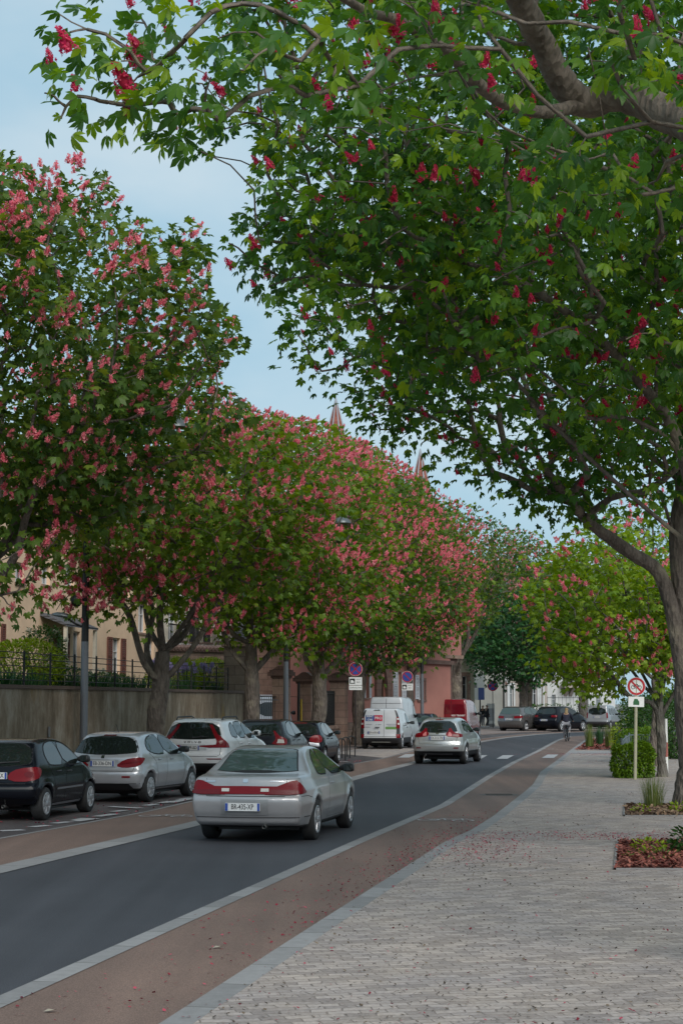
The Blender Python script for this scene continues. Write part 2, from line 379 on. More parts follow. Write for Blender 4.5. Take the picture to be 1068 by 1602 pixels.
# parking dashes
mb = MB(); mb2 = MB()
for (x0, y0, x1, y1, w_) in [(0, 1300.5, 37, 1299, .12), (49, 1294.5, 76, 1292, .1), (84, 1289, 109, 1286.5, .1), (118, 1284.5, 135, 1281, .11), (118, 1286, 150, 1281.5, .09), (150, 1278.5, 180, 1274.5, .11), (176, 1271, 195, 1269, .1),
                             (228, 1261.5, 245, 1259, .1), (252, 1257.5, 270, 1254.5, .11), (266, 1257, 297, 1251, .11), (280, 1252.5, 300, 1249.5, .1), (172, 1263.5, 220, 1266, .1),
                             (520, 1192.5, 545, 1193, .15), (505, 1197, 523, 1196.3, .12)]:
    a = G(x0, y0); b = G(x1, y1); d = (b - a).normalized(); nn = Vector((-d.y, d.x, 0)) * w_
    z = .0045 + .0012 * len(mb.f)
    mb.add([(p.x, p.y, z) for p in (a + nn, b + nn, b - nn, a - nn)], [(0, 1, 2, 3)])
o = mb.build('parking_dashes', m_white); o['kind'] = 'structure'
# manhole cover in the bike lane
c = G(780, 1244)
mb = MB(); mb.lathe([(0.001, .0), (.42, .0), (.45, -.006)], 28)
for k in range(-3, 4): mb.box(-.3, .3, k * .09 - .015, k * .09 + .015, .0, .004)
o = mb.build('manhole_cover', mat('cast_iron', (.08, .066, .058), .6, .3, var=.3, bump=.4), None, (c.x, c.y, .010)); tag(o, 'round cast iron manhole cover set in the brown cycle lane', 'manhole cover')
# ---------------------------------------------------------------- vehicles
def sd_poly(px, py, poly):
    n = len(poly); d = np.full(px.shape, 1e9); s = np.ones(px.shape)
    for i in range(n):
        ax, ay = poly[i]; bx, by = poly[i - 1]
        ex, ey = bx - ax, by - ay; wx, wy = px - ax, py - ay
        t = np.clip((wx * ex + wy * ey) / (ex * ex + ey * ey + 1e-12), 0, 1)
        d = np.minimum(d, (wx - ex * t) ** 2 + (wy - ey * t) ** 2)
        c1 = py >= ay; c2 = py < by; c3 = ex * wy > ey * wx
        flip = (c1 & c2 & c3) | (~c1 & ~c2 & ~c3)
        s = np.where(flip, -s, s)
    return s * np.sqrt(d)
def smax(a, b, k):
    h = np.clip(0.5 + 0.5 * (a - b) / k, 0, 1)
    return b + (a - b) * h + k * h * (1 - h)
def chaikin(poly, n=1, closed=True):
    for _ in range(n):
        q = []
        m = len(poly)
        for i in range(m if closed else m - 1):
            a = poly[i]; b = poly[(i + 1) % m]
            q += [(a[0] * .75 + b[0] * .25, a[1] * .75 + b[1] * .25), (a[0] * .25 + b[0] * .75, a[1] * .25 + b[1] * .75)]
        poly = q
    return poly
def surface_nets(f, org, h):
    nx, ny, nz = f.shape; ins = f < 0
    cs = np.zeros((nx - 1, ny - 1, nz - 1), int)
    corners = [(i, j, k) for i in (0, 1) for j in (0, 1) for k in (0, 1)]
    sl_ = lambda a, i, j, k: a[i:nx - 1 + i, j:ny - 1 + j, k:nz - 1 + k]
    for c in corners: cs += sl_(ins, *c)
    act = (cs > 0) & (cs < 8)
    ai, aj, ak = np.nonzero(act); idx = -np.ones(act.shape, int); idx[ai, aj, ak] = np.arange(len(ai))
    acc = np.zeros((len(ai), 3)); cnt = np.zeros(len(ai))
    for a in corners:
        for ax in range(3):
            if a[ax] == 1: continue
            b = list(a); b[ax] = 1
            fa = f[ai + a[0], aj + a[1], ak + a[2]]; fb = f[ai + b[0], aj + b[1], ak + b[2]]
            cr = (fa < 0) != (fb < 0)
            t = np.where(cr, fa / np.where(cr, fa - fb, 1), 0)
            p = np.tile(np.array(a, float), (len(ai), 1)); p[:, ax] = t
            acc += p * cr[:, None]; cnt += cr
    V = (acc / cnt[:, None] + np.stack([ai, aj, ak], 1)) * h + np.array(org)
    F = []
    for ax in range(3):
        o1, o2 = [(1, 2), (2, 0), (0, 1)][ax]
        s0 = [slice(None)] * 3; s1 = [slice(None)] * 3
        s0[ax] = slice(0, -1); s1[ax] = slice(1, None)
        for o in (o1, o2): s0[o] = slice(1, -1); s1[o] = slice(1, -1)
        A = ins[tuple(s0)]; B = ins[tuple(s1)]
        I = np.argwhere(A != B)
        if not len(I): continue
        sgn = A[I[:, 0], I[:, 1], I[:, 2]]
        I = I.copy(); I[:, o1] += 1; I[:, o2] += 1
        def at(d1, d2):
            J = I.copy(); J[:, o1] += d1; J[:, o2] += d2
            return idx[J[:, 0], J[:, 1], J[:, 2]]
        q = np.stack([at(-1, -1), at(0, -1), at(0, 0), at(-1, 0)], 1)
        q[~sgn] = q[~sgn][:, ::-1]
        F.append(q)
    F = np.concatenate(F); F = F[(F >= 0).all(1)]
    return V, F
def car_shell(c):
    L, W = c['L'], c['W']; hw = W / 2; h = c.get('res', .03)
    poly = c['side']; H = max(p[1] for p in poly)
    xs = np.arange(-.12, L + .15, h); ys = np.arange(-hw - 2.5 * h, hw + 2.6 * h, h); zs = np.arange(.06, H + .12, h)
    X2, Z2 = np.meshgrid(xs, zs, indexing='ij')
    S = sd_poly(X2, Z2, chaikin(poly, 2))
    sec = c['section']
    w = np.interp(zs, [p[0] for p in sec], [p[1] for p in sec])
    br, bf = c.get('bow', (.10, .28))
    tx_r = np.clip(1 - xs / c.get('trl', .9), 0, 1); tx_f = np.clip((xs - (L - 1.3)) / 1.3, 0, 1)
    taper = 1 - c.get('tr', .07) * tx_r ** 2 - c.get('tf', .13) * tx_f ** 2
    Wxz = hw * w[None, :] * taper[:, None]
    Y = ys[None, :, None]
    f_sec = np.abs(Y) - Wxz[:, None, :]
    yy = (ys / hw) ** 2
    rear = np.clip(1 - xs / 1.2, 0, 1); frt = np.clip((xs - (L - 1.6)) / 1.6, 0, 1)
    xe = xs[:, None] - br * yy[None, :] * rear[:, None] * 1.0 + bf * yy[None, :] * frt[:, None]
    gi = np.clip((xe - xs[0]) / h, 0, len(xs) - 1.001); i0 = gi.astype(int); fr = gi - i0
    Sx = S[i0] * (1 - fr)[..., None] + S[i0 + 1] * fr[..., None]
    f = smax(Sx, f_sec, c.get('k', .09))
    for k_, (xw, Ra) in enumerate(c['arch']):
        rr = c['wr']; zc = rr
        d = np.sqrt((X2 - xw) ** 2 + (Z2 - zc) ** 2) - Ra
        well = np.maximum(d[:, None, :], (hw - .34) - np.abs(Y))
        f = np.maximum(f, -well)
        fl = c.get('flare', .018)
        if fl:
            ring = np.exp(-((d - .015) / .05) ** 2) * fl
            f = f - ring[:, None, :] * np.clip((np.abs(Y) - hw * .7) / (hw * .2), 0, 1)
    V, F = surface_nets(f, (xs[0], ys[0], zs[0]), h)
    return V, F
def panel_polys(mb, bvh, poly, view, hw, L, off=.005, step=.06, mi=0, mirror=False, ang=None):
    """a 2D outline draped on the car's skin; view right/rear/front/top/quarter"""
    b = bmesh.new(); vs = [b.verts.new((x, y, 0)) for x, y in poly]
    try: b.faces.new(vs)
    except Exception: b.free(); return
    xs = [p[0] for p in poly]; ys = [p[1] for p in poly]
    for lo, hi, no in ((min(xs), max(xs), (1, 0, 0)), (min(ys), max(ys), (0, 1, 0))):
        q = lo + step
        while q < hi - step * .3:
            bmesh.ops.bisect_plane(b, geom=b.verts[:] + b.edges[:] + b.faces[:], plane_co=(q * no[0], q * no[1], 0), plane_no=no); q += step
    b.verts.ensure_lookup_table(); b.verts.index_update()
    out = []
    for v in b.verts:
        a, z = v.co.x, v.co.y
        if view == 'right': o, d = Vector((a, -3, z)), Vector((0, 1, 0))
        elif view == 'rear': o, d = Vector((-3, a, z)), Vector((1, 0, 0))
        elif view == 'front': o, d = Vector((L + 3, a, z)), Vector((-1, 0, 0))
        elif view == 'top': o, d = Vector((a, z, 4)), Vector((0, 0, -1))
        else:
            g_ = R(ang if ang else 45); d = Vector((math.cos(g_), math.sin(g_), 0)); e = Vector((math.sin(g_), -math.cos(g_), 0))
            o = e * (a + hw * math.cos(g_)) + Vector((0, 0, z)) - d * 3
        hit, nrm, _, _ = bvh.ray_cast(o, d, 12)
        if hit is None:
            hit, nrm, _, _ = bvh.find_nearest(o + d * 3)
        if nrm.dot(d) > 0: nrm = -nrm
        p = hit + nrm * off * .6 - d * off * .6
        out.append(Vector((p.x, -p.y, p.z)) if mirror else p)
    fs = [[v.index for v in f.verts] for f in b.faces]
    if mirror: fs = [f[::-1] for f in fs]
    # orient outward
    b.free()
    n0 = Vector((0, 0, 0))
    for f in fs[:6]:
        p = [out[i] for i in f]; n0 += (p[1] - p[0]).cross(p[2] - p[0])
    dd = Vector((d.x, -d.y, d.z)) if mirror else d
    if n0.dot(dd) > 0: fs = [f[::-1] for f in fs]
    mb.add(out, fs, mi, True)
def strip_poly(pts, w):
    """thin outline around a polyline"""
    l = []; r = []
    for i, p in enumerate(pts):
        a = pts[max(i - 1, 0)]; b = pts[min(i + 1, len(pts) - 1)]
        dx, dy = b[0] - a[0], b[1] - a[1]; q = math.hypot(dx, dy) or 1
        l.append((p[0] - dy / q * w / 2, p[1] + dx / q * w / 2)); r.append((p[0] + dy / q * w / 2, p[1] - dx / q * w / 2))
    return l + r[::-1]
def glass_mat(name='car_glass', col=(.012, .017, .016), rough=.03):
    m = mat(name, col, rough, 0, .6); return m
m_glass = glass_mat(); m_glass2 = glass_mat('car_glass_light', (.05, .075, .07), .04)
m_tyre = mat('tyre_rubber', (.018, .018, .019), .8, bump=.2)
m_black = mat('black_plastic', (.022, .022, .024), .5)
m_chrome = mat('chrome', (.6, .6, .62), .18, 1.0)
m_rim = mat('wheel_silver', (.42, .42, .44), .32, .7)
m_red = mat('red_lamp_glass', (.17, .005, .010), .24, 0, .25)
m_redd = mat('dark_red_lamp_glass', (.13, .004, .008), .22, 0, .35)
m_clear = mat('clear_lamp_glass', (.55, .52, .48), .15, coat=.5)
m_amber = mat('amber_lamp_glass', (.5, .12, .02), .15, coat=.5)
m_plate = mat('plate_white', (.62, .62, .62), .4)
m_pblue = mat('plate_blue', (.02, .06, .3), .4)
m_ink = mat('black_ink', (.02, .02, .022), .5)
m_gap = mat('seam_shadow_gap', (.01, .01, .011), .8)
def paint(name, col, metal=.0, rough=.25, low=None, zlow=None, coat=.7, dirt=.12):
    m = mat(name, col, rough, metal, .5 if max(col) > .05 else .22, coat)
    if name + '_done' in MATS: return m
    MATS[name + '_done'] = m
    t = m.node_tree; n = t.nodes; l = t.links; b = n['Principled BSDF']; co = node(m, 'ShaderNodeTexCoord')
    nz_ = node(m, 'ShaderNodeTexNoise', Scale=2.2, Detail=5.0); l.new(co.outputs['Object'], nz_.inputs['Vector'])
    r_ = node(m, 'ShaderNodeValToRGB'); r_.color_ramp.elements[0].color = (*[c * (1 - dirt) for c in col], 1); r_.color_ramp.elements[1].color = (*col, 1)
    r_.color_ramp.elements[0].position = .3; r_.color_ramp.elements[1].position = .65
    l.new(nz_.outputs['Fac'], r_.inputs['Fac'])
    last = r_.outputs['Color']
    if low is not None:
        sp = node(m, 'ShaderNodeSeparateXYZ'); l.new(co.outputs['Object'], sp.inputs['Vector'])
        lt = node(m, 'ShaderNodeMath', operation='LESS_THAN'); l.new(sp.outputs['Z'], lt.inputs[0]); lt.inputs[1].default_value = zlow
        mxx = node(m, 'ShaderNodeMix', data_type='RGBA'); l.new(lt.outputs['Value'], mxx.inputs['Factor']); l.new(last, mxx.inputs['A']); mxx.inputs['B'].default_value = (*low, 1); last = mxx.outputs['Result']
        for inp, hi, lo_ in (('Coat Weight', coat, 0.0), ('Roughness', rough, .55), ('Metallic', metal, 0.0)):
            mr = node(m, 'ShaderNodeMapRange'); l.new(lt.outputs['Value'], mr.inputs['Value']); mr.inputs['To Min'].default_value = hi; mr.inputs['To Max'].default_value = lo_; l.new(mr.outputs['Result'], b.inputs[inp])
    l.new(last, b.inputs['Base Color'])
    return m
_wheel_cache = {}
def wheel_meshes(r, spokes, style):
    key = (r, spokes, style)
    if key in _wheel_cache: return _wheel_cache[key]
    t = MB(); w_ = .205; rr = r * .66
    t.lathe([(rr, -w_ / 2), (r * .93, -w_ / 2), (r * .985, -w_ / 2 + .02), (r, -w_ / 2 + .05), (r, w_ / 2 - .05), (r * .985, w_ / 2 - .02), (r * .93, w_ / 2), (rr, w_ / 2), (rr, -w_ / 2)], 36, 0, axis='y')
    t.disc((0, .0, 0), rr, 24)
    ot = t.build('wheel_src', m_tyre); me_t = ot.data; bpy.data.objects.remove(ot)
    q = MB(); y0 = -w_ / 2 - .002
    q.lathe([(rr * 1.02, y0 + .02), (rr * 1.02, y0 - .006), (rr * .9, y0 - .004), (rr * .86, y0 + .02)], 36, 0, axis='y')
    q.lathe([(.001, y0 - .016), (rr * .22, y0 - .014), (rr * .30, y0), (rr * .30, y0 + .03)], 20, 0, axis='y')
    for k in range(spokes):
        a = 2 * math.pi * k / spokes; M = Matrix.Rotation(a, 4, 'Y')
        w0, w1 = (rr * .17, rr * .13) if style == 'alloy' else (rr * .15, rr * .26)
        x0, x1 = rr * .24, rr * .93
        vs = [M @ Vector(v) for v in ((x0, y0 + .012, -w0), (x1, y0 + .008, -w1), (x1, y0 + .008, w1), (x0, y0 + .012, w0), (x0, y0 - .008, -w0 * .7), (x1, y0 - .004, -w1 * .75), (x1, y0 - .004, w1 * .75), (x0, y0 - .008, w0 * .7))]
        q.add(vs, [(4, 5, 6, 7), (0, 1, 5, 4), (3, 7, 6, 2), (1, 2, 6, 5), (0, 4, 7, 3)])
    orr = q.build('rim_src', m_rim); me_r = orr.data; bpy.data.objects.remove(orr)
    _wheel_cache[key] = (me_t, me_r); return me_t, me_r
def build_car(c, name, label, cat, group, wheel_px, yaw, pm, glass=None, scale=1.0, dz=0.0, loc=None):
    """wheel_px: picture position of the right rear tyre's contact; yaw: degrees clockwise of +Y that the car heads"""
    L, W = c['L'], c['W']; hw = W / 2
    rz = math.pi / 2 - R(yaw)
    root = thing(name, label, cat, (0, 0, 0), rz, group); root.scale = (scale,) * 3
    yw = hw - .115
    if loc is None:
        g_ = G(*wheel_px); cvec = Matrix.Rotation(rz, 3, 'Z') @ Vector((c['xr'], -yw, 0)) * scale
        root.location = (g_.x - cvec.x, g_.y - cvec.y, dz)
    else: root.location = loc
    V, F = car_shell(c)
    me = np_mesh('body', V, F, [pm], smooth=True); body = link('body', me, root)
    bvh = BVHTree.FromPolygons([Vector(v) for v in V], [tuple(int(i) for i in f) for f in F])
    gm = glass or m_glass
    def part(nm, items, m, mirror=False, parent=root, off=.005, step=.06):
        mb = MB()
        for view, poly in items:
            ang = None
            if isinstance(view, tuple): view, ang = view
            panel_polys(mb, bvh, poly, view, hw, L, off, step, 0, mirror, ang)
        return mb.build(nm, m, parent, fix=False)
    # rubber seals round the panes
    def grow(poly, d):
        cx = sum(p[0] for p in poly) / len(poly); cy = sum(p[1] for p in poly) / len(poly); o_ = []
        for x, y in poly: q = math.hypot(x - cx, y - cy) or 1; o_.append((x + (x - cx) / q * d, y + (y - cy) / q * d))
        return o_
    for mir in (False, True):
        for poly in c.get('side_glass', []): part('window_seal', [('right', grow(poly, .028))], m_gap, mir, off=.002)
    for poly in c.get('rear_glass', []): part('window_seal', [('rear', grow(poly, .022))], m_gap, off=.002)
    # glass
    for poly in c.get('side_glass', []):
        for mir in (False, True): part('side_window', [('right', poly)], gm, mir)
    for poly in c.get('rear_glass', []):
        part('rear_window', [('rear', poly)], gm)
    if c.get('windscreen'): part('windscreen', [('front', c['windscreen'])], gm)
    for poly in c.get('lights', []):
        mm = m_red
        for mir in (False, True): part('tail_light', [poly], mm, mir, off=.010)
    for qi, poly in enumerate(c.get('lights_in', [])):
        for mir in (False, True): part('tail_light_lens', [poly[:2]], poly[2], mir, off=.014 + .005 * qi)
    for poly in c.get('headlights', []):
        for mir in (False, True): part('headlight', [poly], m_clear, mir, off=.008)
    for nm, items, m, both in c.get('trim', []):
        for mir in ((False, True) if both else (False,)): part(nm, items, m, mir, off=.008)
    seams = c.get('seams', [])
    if seams:
        for view, pts, w_ in seams:
            for mir in ((False, True) if view == 'right' else (False,)):
                mb = MB(); panel_polys(mb, bvh, strip_poly(pts, w_), view, hw, L, .003, .07, 0, mir); mb.build('panel_gap', m_gap, root, fix=False)
    # plate
    if c.get('plate'):
        y0, z0, s, sx = c['plate']
        hit, nrm, _, _ = bvh.ray_cast(Vector((-3, y0, z0)), Vector((1, 0, 0)), 9)
        x = hit.x - .022
        mb = MB(); mb.box(x - .004, x + .03, y0 - .265, y0 + .265, z0 - .058, z0 + .058)
        pl = mb.build('number_plate', m_plate, root)
        MB().box(x - .0065, x, y0 + .222, y0 + .262, z0 - .055, z0 + .055).build('plate_band', m_pblue, pl)
        MB().box(x - .0065, x, y0 - .262, y0 - .228, z0 - .055, z0 + .055).build('plate_band', m_pblue, pl)
        text_part('plate_lettering', s, .108, m_ink, pl, M_faceX(x - .0045, y0, z0), .002, sx=sx * .88, bold=.001)
    # wheels
    mt, mr = wheel_meshes(c['wr'], c.get('spokes', 7), c.get('rimstyle', 'cap'))
    for xw in (c['xr'], c['xf']):
        for sgn in (-1, 1):
            wo = link('wheel', mt, root, (xw, sgn * yw, c['wr'])); ro = link('rim', mr, wo)
            if sgn > 0: ro.rotation_euler = (0, 0, math.pi)
    # mirrors
    mx_, mz_ = c['mirror']
    for sgn in (-1, 1):
        mb = MB()
        hit, _, _, _ = bvh.ray_cast(Vector((mx_, -3, mz_)), Vector((0, 1, 0)), 9)
        yb = abs(hit.y) if hit else hw * .85
        sz = c.get('mirror_s', 1.0)
        a = [(-.07, -.05), (.10, -.06), (.13, .02), (.08, .085), (-.06, .08)]
        vs = []
        for yy, s_, dx in ((yb - .01, .35, .02), (yb + .06, .8, .0), (yb + .10, 1.0, 0), (yb + .19, 1.0, -.01), (yb + .23, .78, -.005)):
            for px, pz in chaikin(a, 1): vs.append((mx_ + dx + px * s_ * sz, yy * sgn, mz_ + .05 + pz * s_ * sz))
        n = len(chaikin(a, 1)); fs = []
        for i in range(4):
            for j in range(n): fs.append((i * n + j, i * n + (j + 1) % n, (i + 1) * n + (j + 1) % n, (i + 1) * n + j))
        fs.append(tuple(range(4 * n, 5 * n))); mb.add(vs, fs, 0, True)
        mo = mb.build('door_mirror', c.get('mirror_mat', m_black), root)
        MB().box(mx_ - .078 * sz, mx_ - .066 * sz, min(sgn * (yb + .09), sgn * (yb + .2)), max(sgn * (yb + .09), sgn * (yb + .2)), mz_ + .015, mz_ + .115).build('mirror_glass', m_glass, mo)
    # handles
    for hx, hz in c.get('handles', []):
        for sgn in (-1, 1):
            hit, _, _, _ = bvh.ray_cast(Vector((hx, -3, hz)), Vector((0, 1, 0)), 9)
            yb = abs(hit.y)
            mb = MB(); mb.tube([(hx - .09, sgn * (yb - .005), hz), (hx - .07, sgn * (yb + .022), hz + .004), (hx + .06, sgn * (yb + .024), hz + .006), (hx + .085, sgn * (yb - .005), hz + .004)], .014, 6)
            mb.build('door_handle', c.get('handle_mat', pm), root)
    if c.get('exhaust'):
        ey, ez = c['exhaust']
        mb = MB(); mb.lathe([(.022, .5), (.03, .5), (.03, 0), (.024, 0), (.024, .3)], 12, M=Matrix.Translation((.10, ey, ez)) @ Matrix.Rotation(math.pi / 2, 4, 'Y')); mb.build('exhaust_pipe', mat('exhaust_steel', (.12, .12, .12), .4, .8), root)
    # underbody: axle and a floor block filling the hollow, hung low to deepen shade below
    mb = MB(); mb.box(.95, L - .6, -hw * .71, hw * .71, .15, .34)
    mb.tube([(c['xr'], -yw, c['wr'] * .8), (c['xr'], yw, c['wr'] * .8)], .04, 8); mb.build('underbody', m_black, root)
    # wiper
    if c.get('wiper'):
        mb = MB(); pts = []
        for a, z in c['wiper']:
            hit, nrm, _, _ = bvh.ray_cast(Vector((-3, a, z)), Vector((1, 0, 0)), 9); pts.append(hit + Vector((-.02, 0, .01)))
        mb.tube(pts, [.022] + [.012] * (len(pts) - 1), 6); mb.build('rear_wiper', m_black, root)
    for bx in c.get('badges', []):
        y_, z_, w_, h_, m_ = bx
        part('badge', [('rear', [(y_ - w_ / 2, z_ - h_ / 2), (y_ + w_ / 2, z_ - h_ / 2), (y_ + w_ / 2, z_ + h_ / 2), (y_ - w_ / 2, z_ + h_ / 2)])], m_, off=.008)
    c['_bvh'] = bvh; c['_root'] = root; c['_part'] = part
    return root
def rear_text(c, s, y, z, size, m, sx=1.0, bold=.002):
    hit, nrm, _, _ = c['_bvh'].ray_cast(Vector((-3, y, z)), Vector((1, 0, 0)), 9)
    return text_part('lettering', s, size, m, c['_root'], M_faceX(hit.x - .008, y, z), .004, sx=sx, bold=bold)
def ell(cx, cz, rx, rz, n=16): return [(cx + rx * math.cos(2 * math.pi * i / n), cz + rz * math.sin(2 * math.pi * i / n)) for i in range(n)]
SEC_CAR = lambda zb, H, roof=.70, sill=.9: [(0.1, .80), (.22, sill), (.40, .965), (.58, 1.0), (zb - .16, .985), (zb - .03, .955), (zb + .05, .92), (zb + (H - zb) * .5, (.92 + roof) / 2 + .01), (H, roof), (H + .3, roof - .15)]

# --- silver coupe driving away
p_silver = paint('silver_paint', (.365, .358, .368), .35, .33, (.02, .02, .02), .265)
coupe = dict(L=4.75, W=1.79, wr=.312, xr=1.08, xf=3.74, res=.026, k=.06, bow=(.15, .32), tr=.085, trl=1.1, tf=.14,
    side=[(.02, .46), (-.01, .66), (.04, .70), (.06, .76), (.10, .955), (.16, .985), (.42, 1.0), (.74, 1.005), (.98, 1.13), (1.28, 1.30), (1.52, 1.375), (1.85, 1.41), (2.2, 1.41), (2.6, 1.36), (3.0, 1.19), (3.42, .985), (3.6, .93), (4.2, .84), (4.6, .71), (4.74, .56), (4.75, .42), (4.66, .24), (4.3, .2), (.5, .2), (.1, .27), (.06, .40)],
    section=SEC_CAR(.96, 1.41, .60), arch=[(1.08, .365), (3.74, .365)],
    side_glass=[chaikin([(1.32, 1.02), (1.52, 1.17), (1.80, 1.315), (2.02, 1.345), (2.04, .975), (1.40, .99)], 1), chaikin([(2.07, .97), (2.05, 1.35), (2.42, 1.335), (2.72, 1.24), (3.12, 1.02), (3.18, .965)], 1)],
    rear_glass=[chaikin([(-.63, 1.045), (-.60, 1.08), (-.50, 1.34), (-.42, 1.358), (0, 1.372), (.42, 1.358), (.50, 1.34), (.60, 1.08), (.63, 1.045), (0, 1.03)], 1)],
    windscreen=[(-.6, .99), (.6, .99), (.5, 1.3), (-.5, 1.3)],
    lights=[(('quarter', 40), [(-.42, .722), (-.12, .716), (.22, .745), (.235, .765), (.02, .935), (-.06, .925), (-.24, .85)])],
    lights_in=[(('rear', 0), [(0, .732), (0, .85), (-.28, .847), (-.52, .845), (-.64, .73)], m_red), (('rear', 0), [(-.24, .768), (-.24, .815), (-.36, .815), (-.36, .768)], m_clear),
        (('quarter', 40), [(-.36, .726), (-.10, .722), (.20, .75), (.19, .78), (-.34, .80)], m_redd)],
    trim=[('bumper_step', [('rear', [(-.86, .385), (.86, .385), (.86, .395), (-.86, .395)])], m_gap, False),
        ('plate_recess', [('rear', [(-.36, .43), (.36, .43), (.36, .655), (-.36, .655)])], paint('silver_recess_shade', (.30, .30, .305), .4, .4), False)],  # plate panel lies flush; recess shade put into a darker body silver
    seams=[('rear', [(-.62, .955), (-.60, .70), (.60, .70), (.62, .955)], .010), ('right', [(2.06, .96), (1.98, .62), (2.02, .30), (3.10, .30), (3.20, .6), (3.22, .95)], .010),
        ('rear', [(-.30, .645), (.30, .645)], .016), ('right', [(.12, .70), (.5, .70), (.75, .66)], .008)],
    plate=(0.02, .545, 'BR-435-XP', .80), mirror=(3.0, .965), mirror_mat=m_black, handles=[(2.22, .82)], exhaust=(-.28, .25), spokes=7, rimstyle='cap',
    badges=[(0, .925, .075, .05, m_chrome), (.55, .915, .16, .02, m_chrome), (-.47, .92, .20, .012, m_chrome)])
build_car(coupe, 'coupe_car', 'silver two-door coupe driving along the road, full-width red rear light strip', 'car', None, (486, 1314), 11.3, p_silver, glass=m_glass2)
coupe['_part']('side_moulding', [('right', [(2.02, .30), (3.1, .30), (3.1, .335), (2.02, .335)])], p_silver)

# --- black hatchback, nearest parked
HATCH = lambda L, H, ro, dz=0: None
p_black = paint('black_paint', (.006, .007, .011), .0, .16, coat=.0)
hatch1 = dict(L=3.83, W=1.67, wr=.293, xr=.62, xf=3.06, res=.03, bow=(.14, .3), tr=.07, k=.10,
    side=[(.10, .36), (.0, .42), (-.01, .60), (.06, .66), (.10, .70), (.13, .96), (.20, 1.0), (.36, 1.20), (.56, 1.36), (.85, 1.42), (1.35, 1.44), (1.9, 1.41), (2.25, 1.32), (2.7, 1.08), (2.92, .96), (3.3, .86), (3.65, .71), (3.82, .55), (3.83, .40), (3.75, .24), (3.4, .2), (.5, .2), (.2, .27)],
    section=SEC_CAR(.92, 1.43, .68), arch=[(.62, .345), (3.06, .345)],
    side_glass=[chaikin([(.86, 1.0), (.82, 1.18), (.95, 1.33), (1.30, 1.375), (1.52, 1.36), (1.66, .955), (1.0, .965)], 1), chaikin([(1.72, .955), (1.59, 1.36), (1.92, 1.33), (2.2, 1.22), (2.55, 1.0), (2.58, .95)], 1)],
    rear_glass=[chaikin([(-.60, .99), (-.64, 1.06), (-.55, 1.33), (0, 1.365), (.55, 1.33), (.64, 1.06), (.60, .99), (0, .96)], 1)],
    lights=[(('quarter', 50), chaikin([(-.26, .70), (.02, .695), (.24, .78), (.30, .90), (.20, .955), (-.12, .93), (-.27, .83)], 1))],
    lights_in=[(('quarter', 50), ell(.02, .82, .07, .05), m_redd)],
    seams=[('right', [(1.69, .94), (1.66, .5), (1.64, .27), (2.52, .27), (2.60, .5), (2.62, .93)], .012), ('right', [(1.0, 1.34), (.80, 1.15), (.86, .95), (1.02, .72), (1.10, .45), (1.12, .27), (1.64, .27)], .012), ('rear', [(-.66, .98), (-.6, .66), (.6, .66), (.66, .98)], .012)],
    trim=[('side_moulding', [('right', [(1.14, .52), (2.58, .52), (2.58, .555), (1.14, .555)])], mat('dark_grey_trim', (.16, .17, .19), .35), True), ('sill_trim', [('right', [(1.05, .24), (2.6, .24), (2.6, .28), (1.05, .28)])], mat('sill_silver', (.2, .2, .22), .3), True), ('bumper_strip', [('rear', [(-.75, .565), (.75, .565), (.75, .60), (-.75, .60)])], m_black, False)],
    plate=(0, .80, 'CB-206-AX', .92), mirror=(2.40, .97), handles=[(1.30, .845), (1.86, .83)], handle_mat=mat('dark_handle', (.05, .05, .055), .3, .4), exhaust=(-.2, .26), spokes=8, wiper=[(0, 1.0), (-.2, 1.02), (-.45, 1.03)])
build_car(hatch1, 'hatchback_car', 'black hatchback with oval red tail light, parked nearest at the left edge', 'car', 'cars parked along the kerb', (64, 1283.5), 10.5, p_black)

